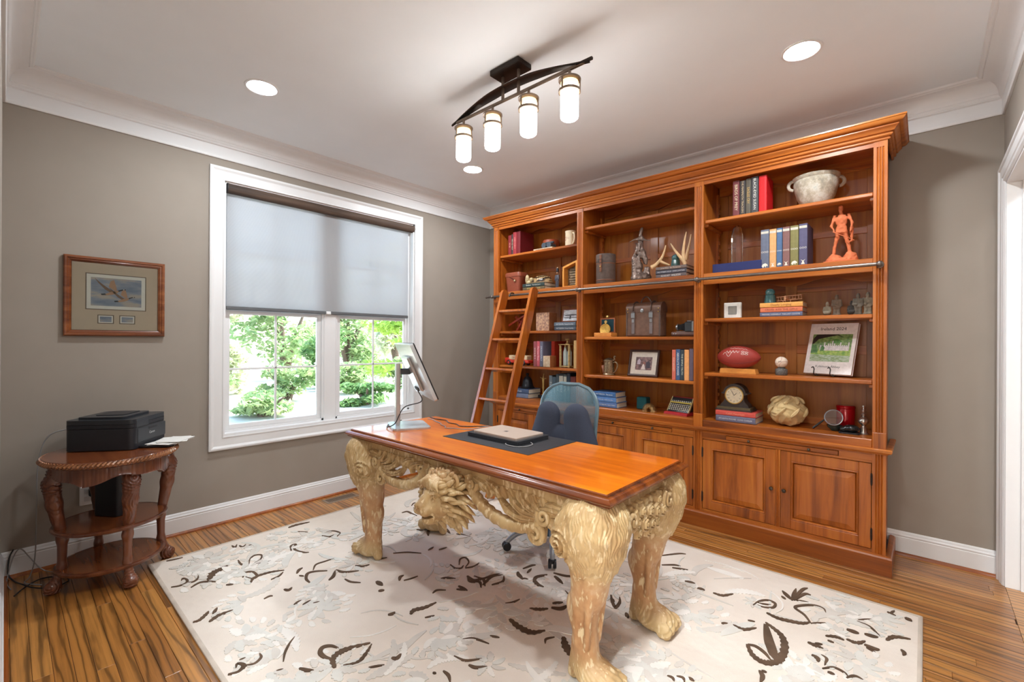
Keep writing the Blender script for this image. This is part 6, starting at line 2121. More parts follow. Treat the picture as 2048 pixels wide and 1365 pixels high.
MB().box(-.0012, -.0510, .106, .0012, -.0500, .140).xf(Matrix.Translation((0, 0, .106)) @ Matrix.Rotation(-.5, 4, 'Y') @ Matrix.Translation((0, 0, -.106))).build('minute_hand', m_ink, ck, local=True)
MB().box(-.0015, -.0515, .106, .0015, -.0505, .128).xf(Matrix.Translation((0, 0, .106)) @ Matrix.Rotation(.8, 4, 'Y') @ Matrix.Translation((0, 0, -.106))).build('hour_hand', m_ink, ck, local=True)
# carved stone ball
bl = thing('carved_stone_ball', 'pale carved stone ball wrapped in acanthus leaves', 'ornament', (3.040, -.235, z))
m_st = plain('pale_carved_stone', S(206, 178, 128), .8, 0, .12, 30, .3)


def ballf(X, Y, Z):
    r = np.sqrt(X ** 2 + Y ** 2 + ((Z - .098) / .94) ** 2)
    th = np.arctan2(Y, X); la = np.arcsin(np.clip((Z - .098) / (r + 1e-6), -1, 1))
    u = th * 2.2 + 1.2 * np.sin(la * 3.0); w_ = la * 4 + 1.5 * np.sin(th * 2 + .6)
    rel = .006 * np.sin(u * 2) * np.sin(w_) + .0035 * np.sin(u * 5 + 2 * np.sin(w_ * 1.4)) * np.cos(w_ * 1.7) + .0022 * np.abs(np.sin(u * 11 + 3 * np.sin(w_ * 2)))
    return np.maximum(r - .103 - rel, .004 - Z)


o_ = link('stone_body', sdf_mesh('stone_body', ballf, (-.125, -.125, 0), (.125, .125, .22), .0034), m_st, bl, True, angle=180)
mb = MB()
for k in range(16):
    a = k * .785 + (.39 if k > 7 else 0); b0 = .55 if k < 8 else -.25
    pts = [(( .112) * math.cos(a + .5 * q) * math.cos(b0 + .55 * q), .112 * math.sin(a + .5 * q) * math.cos(b0 + .55 * q), .098 + .106 * math.sin(b0 + .55 * q)) for q in [i / 6 for i in range(7)]]
    mb.tube(pts, [.006, .010, .012, .012, .010, .007, .003], 6)
mb.build('acanthus_leaf', m_st, bl, True, local=True, kind='stuff')
rc = thing('red_canister', 'glossy red lidded canister near the end panel', 'canister', (3.345, -.125, z))
m_red = plain('glossy_red', S(178, 6, 22), .15, .2, .03, 20, 0, .6)
MB().lathe([(.001, 0), (.048, 0), (.050, .004), (.050, .128), (.048, .132), (.001, .132)], 32).build('canister_body', m_red, rc, True, local=True)
MB().lathe([(.0505, .132), (.052, .134), (.052, .148), (.046, .154), (.001, .156)], 32).build('lid', m_red, rc, True, local=True)
bw_ = thing('small_bowl', 'small dark teal glazed bowl beneath the magnifying glass', 'bowl', (3.300, -.225, z))
MB().lathe([(.001, 0), (.020, 0), (.022, .004), (.040, .022), (.044, .034), (.041, .035), (.036, .022), (.018, .008), (.001, .007)], 28).build('glazed_body', plain('teal_glaze', S(52, 66, 62), .15, .2, .3, 60), bw_, True, local=True)
mg = thing('magnifying_glass', 'magnifying glass with black handle leaning on the small bowl', 'magnifying glass', (3.19, -.262, z))
gc = Vector((.108, .0, .086)); gn = Vector((-.10, -.93, .28)).normalized(); gx = Vector((1, 0, .35)); gx = (gx - gn * gx.dot(gn)).normalized(); gy = gn.cross(gx)
MB().tube([tuple(gc + (gx * math.cos(a) + gy * math.sin(a)) * .048) for a in [2 * PI * i / 32 for i in range(32)]], .0032, 8, closed=True).build('rim', m_steel, mg, True, local=True)
m_len, t_, b_ = nt('clear_lens'); t_.nodes.remove(b_); oo = [q for q in t_.nodes if q.type == 'OUTPUT_MATERIAL'][0]
a_ = N(t_, 'BsdfTransparent'); a_.inputs[0].default_value = (.86, .86, .86, 1); g_ = N(t_, 'BsdfGlossy'); g_.inputs['Roughness'].default_value = .05; x_ = N(t_, 'MixShader'); x_.inputs[0].default_value = .14
t_.links.new(a_.outputs[0], x_.inputs[1]); t_.links.new(g_.outputs[0], x_.inputs[2]); t_.links.new(x_.outputs[0], oo.inputs[0])
mb = MB(); mb.lathe([(.0005, -.003), (.03, -.002), (.046, 0), (.03, .002), (.0005, .003)], 28); mb.xf(Matrix.Translation(gc) @ gn.to_track_quat('Z', 'Y').to_matrix().to_4x4()).build('lens', m_len, mg, True, local=True)
hp0 = gc - gx * .050; MB().tube([tuple(hp0), tuple(hp0 * .72 + Vector((0, -.004, .003)) * .28), (.0, -.012, .0072)], [.003, .006, .007], 10).build('handle', m_black, mg, True, local=True)
bx_ = thing('trinket_dish', 'black lacquer trinket dish with a rounded lid on a flat tray', 'dish', (3.380, -.272, z))
MB().prism(rrect(0, 0, .052, .036, .01), 0, .008).build('tray', m_black, bx_, local=True)
me = sdf_mesh('lid', su([ell((.008, 0, .030), (.042, .032, .024)), ell((-.032, -.006, .022), (.018, .018, .014))], .01), (-.06, -.04, .006), (.06, .04, .06), .004)
link('lid', me, plain('black_lacquer', (.012, .014, .014), .12, .1, .3, 90, .3, .5), bx_, True, angle=180)
ss = thing('silver_statuette', 'small silver turned statuette with bulbous middle by the end panel', 'ornament', (3.447, -.255, z))
MB().lathe([(.001, 0), (.028, 0), (.029, .005), (.022, .009), (.018, .020), (.019, .038), (.013, .045), (.010, .052), (.013, .058), (.025, .068), (.029, .081), (.025, .094), (.012, .103), (.009, .108), (.013, .113), (.016, .120), (.011, .128), (.007, .133), (.010, .140), (.012, .147), (.007, .155), (.005, .160), (.008, .166), (.007, .174), (.001, .178)], 24).build('silver_body', plain('tarnished_silver', S(190, 186, 180), .2, .9, .15, 60), ss, True, local=True)
# ---- middle bay, shelf above the rail
z = 1.801
m_lea = plain('grey_brown_leather', S(92, 76, 68), .6, 0, .2, 40, .2)
cc_ = thing('leather_cylinder_case', 'tall grey brown leather cylinder case with a front strap', 'case', (1.685, -.285, z))
MB().lathe([(.001, 0), (.080, 0), (.082, .004), (.082, .205), (.080, .207), (.001, .207)], 32).build('case_body', m_lea, cc_, True, local=True)
MB().lathe([(.0845, .190), (.0845, .245), (.082, .254), (.070, .258), (.001, .260), ], 32).build('lid', m_lea, cc_, True, local=True)
m_str = plain('strap_leather', S(120, 72, 46), .55, 0, .15, 40)
mb = MB().box(-.011, -.090, .10, .011, -.0825, .245, .002); mb.build('strap', m_str, cc_, local=True)
MB().sphere((0, -.091, .145), .007, 10, 8).build('stud', m_gold, cc_, True, local=True)
MB().sweep([(0, 0), (.003, 0), (.003, .003), (0, .003)], [(-.015, .178), (.015, .178), (.015, .206), (-.015, .206)], closed=True, to3=lambda a, b, c: (a, -.0915 - c, b)).build('buckle', m_iron, cc_, local=True)
for zz in (.03, .17): MB().lathe([(.0822, zz), (.0835, zz + .002), (.0835, zz + .006), (.0822, zz + .008)], 32, cap=False).build('stitched_band', m_str, cc_, True, local=True)
# bronze horseman sculpture
bz = thing('bronze_sculpture', 'bronze sculpture of a horseman plunging down a rocky slope', 'sculpture', (2.000, -.26, z))
m_brn = plain('patina_bronze', S(124, 106, 96), .40, .5, .35, 40, .3)
rk = su([cap((-.03, 0, .02), (-.055, 0, .20), .050, .026), ell((.0, 0, .03), (.075, .05, .035)), cap((.035, .01, .03), (.045, .01, .10), .035, .022), cap((-.05, 0, .19), (-.02, .0, .13), .022, .03)], .02)
hs = su([ell((-.018, 0, .270), (.036, .026, .050)), ell((.005, 0, .228), (.030, .025, .042)), cap((.012, 0, .235), (.036, -.005, .188), .022, .017), ell((.040, -.005, .176), (.015, .013, .024)), cap((.040, -.005, .176), (.046, -.008, .142), .014, .009),
         cap((-.02, -.014, .205), (-.004, -.020, .160), .009, .006), cap((-.004, -.020, .160), (.004, -.02, .115), .006, .005), cap((.004, .014, .20), (.018, .018, .150), .009, .006), cap((-.038, -.012, .25), (-.060, -.014, .215), .011, .007), cap((-.060, -.014, .215), (-.052, -.012, .185), .006, .005), cap((-.036, .012, .25), (-.058, .014, .205), .011, .006),
         cap((-.035, 0, .305), (-.055, .004, .325), .006, .004)], .010)
rd = su([cap((-.008, 0, .305), (-.004, 0, .360), .022, .020), ell((-.008, 0, .385), (.014, .014, .017)), ell((-.004, .002, .412), (.015, .015, .022)), ell((.004, .002, .432), (.011, .010, .016)), cap((-.016, -.016, .355), (-.052, -.030, .345), .009, .007), cap((.012, .012, .352), (.046, -.012, .330), .009, .007),
         cap((-.008, -.022, .31), (-.004, -.034, .255), .013, .009), cap((-.008, .022, .31), (-.004, .034, .255), .013, .009)], .008)
rope = [cap((-.095, -.02, .335), (-.052, -.03, .347), .0035, .005), cap((-.052, -.03, .347), (.046, -.02, .330), .004), cap((.046, -.02, .330), (.085, -.02, .322), .004, .003)]


def brz(X, Y, Z):
    d = np.minimum(su([hs, rd], .008)(X, Y, Z), rk(X, Y, Z) - .004 * np.abs(wob(X, Y, Z, 150)))
    for g in rope: d = np.minimum(d, g(X, Y, Z))
    return np.maximum(d + .001 * wob(X, Y, Z, 330), .006 - Z)


link('horse_and_rider', sdf_mesh('horse_and_rider', brz, (-.11, -.07, 0), (.11, .07, .465), .0042), m_brn, bz, True, angle=180)
MB().prism([(.125 * math.cos(a) * (1 + .08 * math.sin(3 * a)), .060 * math.sin(a)) for a in [2 * PI * i / 32 for i in range(32)]], 0, .014).build('sculpture_base', plain('bronze_base', S(122, 98, 72), .6, .2, .2, 40), bz, local=True)
# three books, insulator, antlers
G = 'flat stack of three books under the antlers'
fbook(2.172, 2.408, -.365, z, .030, .17, (94, 82, 82), 'taupe book at the bottom of the stack beneath the antlers', 'AUGUST  WILSON', (215, 210, 205), G)
fbook(2.170, 2.408, -.364, z + .0305, .030, .17, (62, 60, 70), 'near black book in the middle of the stack beneath the antlers', "THE OTHER'S GOLD   JOHN LAWTON", (215, 215, 220), G)
fbook(2.172, 2.410, -.366, z + .061, .026, .17, (106, 90, 84), 'warm grey book topmost in the stack beneath the antlers', 'James Hilary   The Missing Case', (226, 196, 170), G)
zt = z + .0875
insulator('glass_insulator', 'dark teal glass insulator standing between the antlers', 2.283, -.255, zt, 1.0)
m_ant = plain('antler_bone', S(214, 178, 132), .5, 0, .15, 30)


def antler(label, mains, loc):
    t = thing('antler', label, 'antler', loc, group='deer antlers')
    for nm, pts, rr in mains:
        P = cr(pts, 6)
        MB().tube([(p[0] - loc[0], p[1] - loc[1], p[2] - loc[2]) for p in P], [rr[0] + (rr[1] - rr[0]) * (i / (len(P) - 1)) for i in range(len(P))], 10).build(nm, m_ant, t, True, local=True)


antler('single curved antler tine resting at the left edge of the books', [('beam', [(2.140, -.352, 1.897), (2.168, -.342, 1.918), (2.205, -.335, 1.963), (2.226, -.335, 2.010), (2.238, -.335, 2.055)], (.016, .004)), ('burr', [(2.130, -.355, 1.893), (2.142, -.352, 1.898)], (.018, .017)), ('side_tine', [(2.19, -.335, 1.940), (2.22, -.32, 1.922), (2.252, -.30, 1.906)], (.012, .007))], (2.14, -.352, zt))
antler('forked antler with three long points standing on the books', [('beam', [(2.385, -.315, 1.897), (2.372, -.325, 1.925), (2.345, -.335, 1.960), (2.310, -.34, 2.010), (2.280, -.345, 2.062)], (.019, .004)), ('side_tine', [(2.376, -.325, 1.925), (2.372, -.33, 1.985), (2.382, -.335, 2.06), (2.396, -.335, 2.135)], (.016, .004)), ('side_tine', [(2.388, -.318, 1.93), (2.402, -.325, 1.985), (2.420, -.33, 2.05), (2.430, -.33, 2.112)], (.015, .004))], (2.38, -.32, zt))

# ---- middle bay, third shelf
z = SH[1][1] + .001
wb_ = thing('watch_box', 'small open orange wood display box with a dark lining', 'box', (1.706, -.310, z))
m_ow = cmat((214, 138, 62), .4)
MB().box(-.086, -.055, 0, .078, .045, .008, .002).box(-.086, -.055, .0081, .078, -.043, .034, .002).box(-.086, .035, .0081, .078, .045, .034, .002).box(-.086, -.043, .0081, -.076, .035, .034, .002).box(.068, -.043, .0081, .078, .035, .034, .002).build('box_base', m_ow, wb_, local=True)
MB().sweep([(0, -.006), (.010, -.006), (.010, .006), (0, .006)], [(-.070, .034), (.070, .034), (.070, .160), (-.070, .160)][::-1], closed=True, to3=lambda a, b, c: (a, .03 + c, b)).build('lid_frame', cmat((170, 100, 62), .4), wb_, local=True)
MB().box(-.066, .026, .036, .066, .034, .158).build('lid_lining', cmat((22, 62, 74), .8), wb_, local=True)
MB().sphere((0, .022, .172), .013, 12, 8).build('finial', m_gold, wb_, True, local=True)
pw_ = thing('pocket_watch', 'brass pocket watch standing in the orange wood box', 'pocket watch', (1.704, -.322, z + .009))
MB().lathe([(.001, -.007), (.048, -.007), (.051, -.003), (.051, .003), (.048, .007), (.043, .005), (.001, .004)], 32).xf(Matrix.Translation((0, 0, .052)) @ Matrix.Rotation(PI / 2 - .12, 4, 'X')).build('watch_case', plain('engraved_brass', S(214, 168, 84), .35, .7, .35, 150, .5), pw_, True, local=True)
MB().tube([(.0, .006, .101), (.0, .007, .112)], .005, 8).build('crown_stem', m_gold, pw_, True, local=True)
MB().lathe([(.012, -.002), (.014, 0), (.012, .002)], 14, (0, .008, .118), 'y').build('bow', m_gold, pw_, True, local=True)
# leather backpack style case
lb_ = thing('leather_satchel', 'brown leather satchel case with two buckled straps', 'bag', (2.050, -.270, z))
m_sat = plain('satchel_leather', S(104, 74, 58), .5, 0, .2, 30, .2)
m_sat2 = plain('satchel_trim', S(88, 70, 62), .5, 0, .2, 30)
MB().box(-.145, -.060, 0, .145, .060, .205, .010).build('case_body', m_sat, lb_, local=True)
lo = [(-.062, .195)] + [(-.062 * math.cos(a), .225 + .052 * math.sin(a)) for a in [PI * i / 12 for i in range(13)]] + [(.062, .195)]
MB().prism(lo, -.148, .148, 'x').build('domed_lid', m_sat, lb_, True, local=True, angle=50)
for sx in (-.082, .070):
    s_ = MB().box(sx - .013, -.068, .022, sx + .013, -.0605, .205, .002).build('strap', cmat((112, 100, 98), .5), lb_, local=True)
    MB().box(sx - .016, -.074, .150, sx + .016, -.068, .192, .003).build('buckle', m_steel, s_, local=True)
    MB().box(sx - .010, -.0745, .112, sx + .010, -.068, .140, .003).build('keeper', m_steel, s_, local=True)
    P = [(sx, -.066 * math.cos(a), .225 + .056 * math.sin(a)) for a in [PI * i / 10 for i in range(11)]]
    MB().tube([(sx, -.066, .20)] + P, .009, 6, flat=.35).build('lid_strap', m_sat2, lb_, True, local=True)
for x in (-.14, .14): MB().box(x - .006, -.064, .004, x + .006, -.058, .20, .002).build('corner_trim', m_sat2, lb_, local=True)
MB().lathe([(.016, 0), (.014, .005), (.006, .007)], 14).xf(Matrix.Translation((-.006, -.062, .208)) @ Matrix.Rotation(PI / 2, 4, 'X')).build('lock', m_steel, lb_, True, local=True)
for x in (-.130, .130):
    for zz in (.196, .222): MB().sphere((x, -.064, zz), .005, 8, 6).build('stud', m_gold, lb_, True, local=True)
MB().tube(cr([(-.045, 0, .272), (-.035, 0, .300), (-.010, 0, .322), (.015, 0, .318), (.035, 0, .292), (.045, 0, .272)], 5), .005, 8).build('handle', m_sat2, lb_, True, local=True)
# folding camera on its case
cs2 = thing('camera_case', 'flat brown leather camera case with rounded ends', 'case', (2.372, -.285, z))
MB().prism([(-.040, 0), (.040, 0)] + [(.040 + .014 * math.sin(a), .018 - .018 * math.cos(a)) for a in [PI * i / 8 for i in range(9)]] + [(-.040 - .014 * math.sin(a), .018 + .018 * math.cos(a)) for a in [PI * i / 8 for i in range(9)]], -.085, .085, 'x').build('case_body', plain('case_leather', S(92, 62, 52), .5, 0, .2, 30), cs2, True, local=True, angle=50)
for x in (-.068, -.050): MB().sphere((x, -.052, .020), .0045, 8, 6).build('snap', m_steel, cs2, True, local=True)
cm_ = thing('folding_camera', 'vintage black folding camera with silver trim on its leather case', 'camera', (2.380, -.270, z + .0362))
MB().box(-.010, -.030, 0, .060, .030, .075, .006).build('camera_body', plain('camera_black', (.06, .068, .075), .35, .3), cm_, local=True)
MB().box(.046, -.033, .002, .062, .033, .080, .003).build('body_trim', m_steel, cm_, local=True)
bl_ = MB()
for i in range(6):
    x = -.010 - i * .009; r = .028 - i * .0022
    bl_.box(x - .0075, -r, .036 - r, x - .001, r, .036 + r, .002)
bl_.build('bellows', m_black, cm_, local=True, kind='stuff')
MB().lathe([(.027, 0), (.027, .008), (.020, .010), (.020, .016), (.010, .016), (.008, .012), (.001, .012)], 24).xf(Matrix.Translation((-.064, 0, .036)) @ Matrix.Rotation(-PI / 2, 4, 'Y')).build('lens', m_steel, cm_, True, local=True)
MB().box(.004, -.018, .076, .040, .018, .086, .003).build('viewfinder', m_steel, cm_, local=True)
MB().box(-.075, -.022, .000, -.004, .022, .004).build('lens_bed', m_steel, cm_, local=True)

# ---- middle bay, fourth shelf
z = SH[1][2] + .001
sn = thing('pewter_stein', 'pewter stein with hinged lid and curved handle', 'stein', (1.712, -.270, z))
m_pew = plain('pewter', S(158, 140, 112), .35, .75, .3, 90, .5)
MB().lathe([(.001, 0), (.050, 0), (.052, .006), (.046, .014), (.048, .02), (.043, .105), (.045, .115), (.047, .120), (.001, .120)], 32).build('mug_body', m_pew, sn, True, local=True)
MB().lathe([(.048, .120), (.048, .126), (.036, .134), (.020, .142), (.008, .146), (.001, .147)], 32).build('lid', m_pew, sn, True, local=True)
MB().tube(cr([(.044, -.008, .106), (.070, -.010, .112), (.088, -.012, .090), (.082, -.012, .055), (.062, -.010, .028), (.048, -.008, .020)], 5), .0058, 8).build('handle', m_pew, sn, True, local=True)
MB().tube(cr([(.046, -.008, .126), (.060, -.009, .135), (.056, -.009, .152), (.066, -.010, .162)], 5), [.006] * 5 + [.007] * 5 + [.009] * 5 + [.006], 8).build('thumb_lever', m_pew, sn, True, local=True)
cdk = solo(MB().box(-.022, -.0015, 0, .022, .0015, .080).xf(Matrix.Translation((1.655, -.225, z + .003)) @ Matrix.Rotation(-.28, 4, 'Y')), 'playing_card', cmat((206, 150, 128)), 'pinkish card propped up behind the pewter stein', 'card', (1.655, -.225, z))
pf_t = thing('framed_photo', 'dark wood photo frame with a wedding photograph and white mat', 'picture frame', (2.008, -.245, z))
FM = Matrix.Rotation(math.radians(-14), 4, 'X')
fw, fh = .130, .222
MB().sweep([(0, 0), (0, -.016), (-.006, -.020), (-.014, -.018), (-.018, -.012), (-.018, 0)], [(-fw, 0), (fw, 0), (fw, fh), (-fw, fh)], closed=True, to3=lambda a, b, c: (a, c, b)).xf(FM).build('frame', plain('dark_frame_wood', S(72, 46, 38), .4), pf_t, local=True)
MB().box(-fw + .016, -.008, .016, fw - .016, -.001, fh - .016).xf(FM).build('mat_board', cmat((228, 218, 204)), pf_t, local=True)
MB().box(-.070, -.0090, .054, .072, -.0082, fh - .060).xf(FM).build('photograph', noise2('photo_burgundy', S(78, 48, 48), S(150, 112, 108), 55), pf_t, local=True)
for nm, c, pts in (('photo_detail', (232, 220, 214), [(-.020, .058), (.020, .058), (.012, .085), (.004, .105), (-.006, .100)]), ('photo_detail', (150, 96, 84), [(-.006, .100), (.014, .100), (.016, .118), (.004, .126), (-.006, .118)]), ('photo_detail', (196, 178, 190), [(-.056, .10), (-.030, .10), (-.026, .130), (-.040, .148), (-.056, .130)]), ('photo_detail', (70, 60, 72), [(.022, .07), (.060, .07), (.058, .115), (.038, .130), (.022, .115)])):
    MB().prism(pts, -.0096, -.0090, 'y').xf(FM).build(nm, cmat(c), pf_t, local=True)
MB().box(-.02, 0, 0, .02, .003, .16).xf(Matrix.Translation((0, .115, 0)) @ Matrix.Rotation(math.radians(23), 4, 'X')).build('easel_back', m_black, pf_t, local=True)
G = 'upright books beside the photo frame'
xs = [2.304, 2.334, 2.367, 2.397, 2.434, 2.466]
for i, (c, h, tt, tc, lb) in enumerate([((206, 104, 84), .226, 'WATERSHED', (230, 190, 170), 'coral upright book nearest the photo frame'), ((58, 86, 126), .230, 'ABSOLUTE POWER', (225, 225, 220), 'blue upright book with large white lettering by the coral one'),
                                       ((46, 56, 64), .227, 'THE SIMPLE TRUTH', (200, 205, 190), 'dark slate upright book with pale block lettering'), ((228, 158, 96), .228, None, None, 'apricot upright book without lettering'), ((104, 88, 104), .236, None, None, 'mauve grey upright book against the side panel')]):
    book(xs[i], xs[i + 1] - .0006, -.368, z, h, .165, c, lb, tt, tc, G)

# ---- middle bay, cabinet top
z = .758
G = 'flat stack of blue books behind the chair'
for i, (tt, lb) in enumerate([('JAMES PATTERSON  MARY MARY', 'blue book at the bottom of the stack behind the office chair'), ('PATTERSON  Violets Are Blue', 'blue book titled in white in the middle of the stack behind the chair'), ('PATTERSON  The Jester', 'blue book topmost in the stack behind the office chair')]):
    fbook(1.612 - .002 * i, 1.832 - .006 * i, -.350, z + i * .0435, .043, .18, [(84, 112, 160), (84, 124, 178), (60, 100, 150)][i], lb, tt, (225, 230, 235), G)
solo(MB().box(1.955, -.245, z, 2.040, -.165, z + .098, .006), 'green_box', cmat((8, 82, 86), .45), 'small dark green square box behind the coil spring toy', 'box', (1.998, -.205, z))
sl = thing('coil_spring_toy', 'brass coil spring toy standing in an arch', 'toy', (2.105, -.325, z))
P = []
turns = 17; R0 = .034
for i in range(turns * 14 + 1):
    s_ = i / (turns * 14); a = PI * s_; q = 2 * PI * turns * s_
    c0 = Vector((-R0 * math.cos(a), 0, .012 + R0 * math.sin(a))); e1 = Vector((-math.cos(a), 0, math.sin(a)))
    P.append(tuple(c0 + e1 * .022 * math.cos(q) + Vector((0, 1, 0)) * .022 * math.sin(q)))
P = [(p[0], p[1], max(p[2], .0012)) for p in P]
MB().tube(P, .0015, 4).build('coil', plain('brass_wire', S(190, 160, 110), .3, .85), sl, True, local=True)
for sx in (-1, 1): MB().lathe([(.020, 0), (.0235, 0), (.0235, .012), (.020, .012), (.020, 0)], 20, (sx * R0, 0, 0), cap=False).build('coil_end', MATS['brass_wire'], sl, True, local=True)
ab = thing('toy_typewriter', 'small red and black tin typewriter ornament with rows of keys', 'ornament', (2.335, -.255, z), -.20)
m_rt = plain('tin_red', S(170, 40, 44), .4)
MB().prism([(-.085, 0), (.075, 0), (.075, .020), (.030, .026), (-.075, .018), (-.085, .012)], -.098, .098, 'x').build('red_base', m_rt, ab, local=True)
AM = Matrix.Translation((0, -.052, .022)) @ Matrix.Rotation(math.radians(-35), 4, 'X')
MB().box(-.088, .0, 0, .088, .010, .125).xf(AM).build('key_board', m_black, ab, local=True)
for i in (0, 1): MB().box(-.092 + .178 * i, -.004, 0, -.086 + .178 * i, .010, .128).xf(AM).build('side_rail', cmat((196, 180, 130), .4), ab, local=True)
MB().box(-.088, -.0045, .074, .088, 0, .082).xf(AM).build('gilt_bar', cmat((222, 200, 90), .4), ab, local=True)
for r in range(5):
    for c in range(10):
        zz = .010 + r * .0145 + (.016 if r > 3 else 0)
        MB().lathe([(.0052, 0), (.0058, .003), (.003, .0045)], 8).xf(AM @ Matrix.Translation((-.076 + c * .0168, 0, zz + .006)) @ Matrix.Rotation(PI / 2, 4, 'X')).build('key', cmat((202, 196, 180), .4), ab, local=True)
MB().box(-.100, .020, .112, .100, .045, .128, .004).build('carriage', m_rt, ab, local=True)
MB().box(-.080, .0, .02, .080, .045, .112, .004).build('rear_housing', m_black, ab, local=True)

# ---- left bay, top shelf
z = SH[0][0] + .001
G = 'dark red books on the top left shelf'
book(.586, .628, -.33, z, .205, .17, (128, 34, 40), 'dark red book next to the side panel on the top left shelf', 'M N', (220, 160, 140), G)
book(.629, .655, -.33, z, .212, .16, (56, 44, 42), 'slim dark book with pale spine marks between red books', 'THE OLD WEST', (215, 200, 170), None)
book(.656, .702, -.335, z, .228, .17, (150, 46, 52), 'tall crimson book with rose lettering on the top left shelf', 'HISTORY', (216, 140, 130), G)
book(.703, .752, -.335, z, .228, .21, (110, 22, 30), 'thick burgundy book closing the row of red books', None, None, G)
fbook(.930, 1.155, -.345, z, .020, .15, (196, 178, 150), 'thin pale book lying flat under the binoculars', 'THE HISTORY OF THE WORLD', (110, 70, 50))
rcs = thing('round_leather_case', 'round orange brown leather case behind the binoculars', 'case', (.985, -.135, z))
MB().lathe([(.001, 0), (.074, 0), (.076, .004), (.078, .100), (.001, .100)], 32).build('case_body', cmat((150, 66, 36), .5), rcs, True, local=True)
MB().lathe([(.081, .092), (.082, .122), (.078, .130), (.001, .134)], 32).build('lid', cmat((158, 72, 40), .5), rcs, True, local=True)
bn = thing('binoculars', 'black vintage binoculars resting on the thin pale book', 'binoculars', (1.060, -.270, z + .0205))
for sx in (-.030, .030):
    b0 = MB().lathe([(.001, -.045), (.026, -.045), (.027, -.040), (.025, -.010), (.018, .010), (.017, .030), (.021, .034), (.021, .042), (.001, .042)], 20, (sx, 0, .028), 'y').build('barrel', m_cbl, bn, True, local=True)
    MB().lathe([(.0275, -.046), (.0275, -.040), (.026, -.038)], 20, (sx, 0, .028), 'y', cap=False).build('lens_ring', m_steel, b0, True, local=True)
MB().box(-.022, -.020, .022, .022, .020, .034, .003).build('bridge', m_steel, bn, local=True)
MB().lathe([(.008, -.012), (.010, -.010), (.010, .010), (.008, .012)], 14, (0, 0, .042), 'y').build('focus_wheel', m_steel, bn, True, local=True)
for sx in (-.03, .03): MB().box(sx - .022, -.005, .050, sx + .022, .020, .068, .005).build('prism_housing', m_cbl, bn, local=True)
mgx = thing('ceramic_mug', 'cream ceramic mug with a red emblem on the top left shelf', 'mug', (1.300, -.260, z))
m_mug = cmat((226, 208, 176), .3)
MB().lathe([(.001, 0), (.044, 0), (.048, .004), (.047, .130), (.050, .150), (.047, .151), (.043, .13), (.043, .012), (.001, .008)], 32).build('mug_body', m_mug, mgx, True, local=True)
MB().tube(cr([(.040, -.020, .125), (.062, -.034, .120), (.070, -.038, .085), (.060, -.032, .045), (.042, -.022, .030)], 5), .008, 8).build('handle', m_mug, mgx, True, local=True)
MB().tube([(-.024 + .013 * math.cos(a), -math.sqrt(.0482 ** 2 - (-.024 + .013 * math.cos(a)) ** 2), .078 + .016 * math.sin(a)) for a in [2 * PI * i / 20 for i in range(20)]], .0012, 5, closed=True).build('red_emblem', cmat((170, 70, 60)), mgx, local=True)
text_part('lettering', '12', .018, cmat((170, 80, 70)), mgx, basis((.004, -.0492, .080), (1, 0, 0), (0, 0, 1)))

# ---- left bay, shelf above the rail
z = 1.801
lc = thing('binocular_case', 'tapered russet leather binocular case with a front stud', 'case', (.655, -.275, z))
m_rus = cmat((140, 70, 46), .5)
v = []
for hx, hy, zz in ((.082, .060, 0), (.098, .070, .155), (.102, .074, .156), (.102, .074, .185), (.096, .068, .198)):
    for k, (a, b) in enumerate(rrect(0, 0, hx, hy, .03)): v.append((a, b, zz))
n = len(v) // 5
f = [tuple(reversed(range(n))), tuple(range(4 * n, 5 * n))] + [(j * n + i, j * n + (i + 1) % n, (j + 1) * n + (i + 1) % n, (j + 1) * n + i) for j in range(4) for i in range(n)]
MB().add(v, f).build('case_body', m_rus, lc, True, local=True, angle=40)
MB().tube(cr([(-.03, -.076, .160), (.02, -.079, .140), (.055, -.078, .118)], 5), .005, 6, flat=.4).build('strap', m_rus, lc, True, local=True)
MB().sphere((.040, -.074, .112), .011, 12, 8).build('stud', cmat((222, 205, 160), .3, .4), lc, True, local=True)
for q in (0, 1, 2): MB().lathe([(.008, -.003), (.011, 0), (.008, .003)], 10, (-.104, -.02, .105 + q * .020), 'x').build('side_ring', cmat((190, 170, 140), .3, .7), lc, True, local=True)
G = 'flat pair of books under the turtle shell'
fbook(.815, 1.086, -.365, z, .032, .19, (96, 82, 56), 'olive brown book beneath the dark green one under the turtle shell', 'RICK BRAGG  AVA', (214, 180, 90), G)
fbook(.812, 1.080, -.365, z + .0325, .033, .19, (40, 58, 56), 'dark green book directly under the turtle shell', 'Grisham   The Last Juror', (225, 225, 215), G)
zt = z + .0658
ts = thing('turtle_shell', 'striped brown turtle shell resting on the dark green book', 'shell', (.975, -.265, zt))


def shellf(X, Y, Z):
    th = np.arctan2(Y, X)
    r = np.sqrt((X / .115) ** 2 + (Y / .085) ** 2 + (Z / .082) ** 2)
    return np.maximum((r - 1) * .08 - .003 * np.abs(np.sin(th * 9)) * np.clip(Z / .05, 0, 1), -Z)


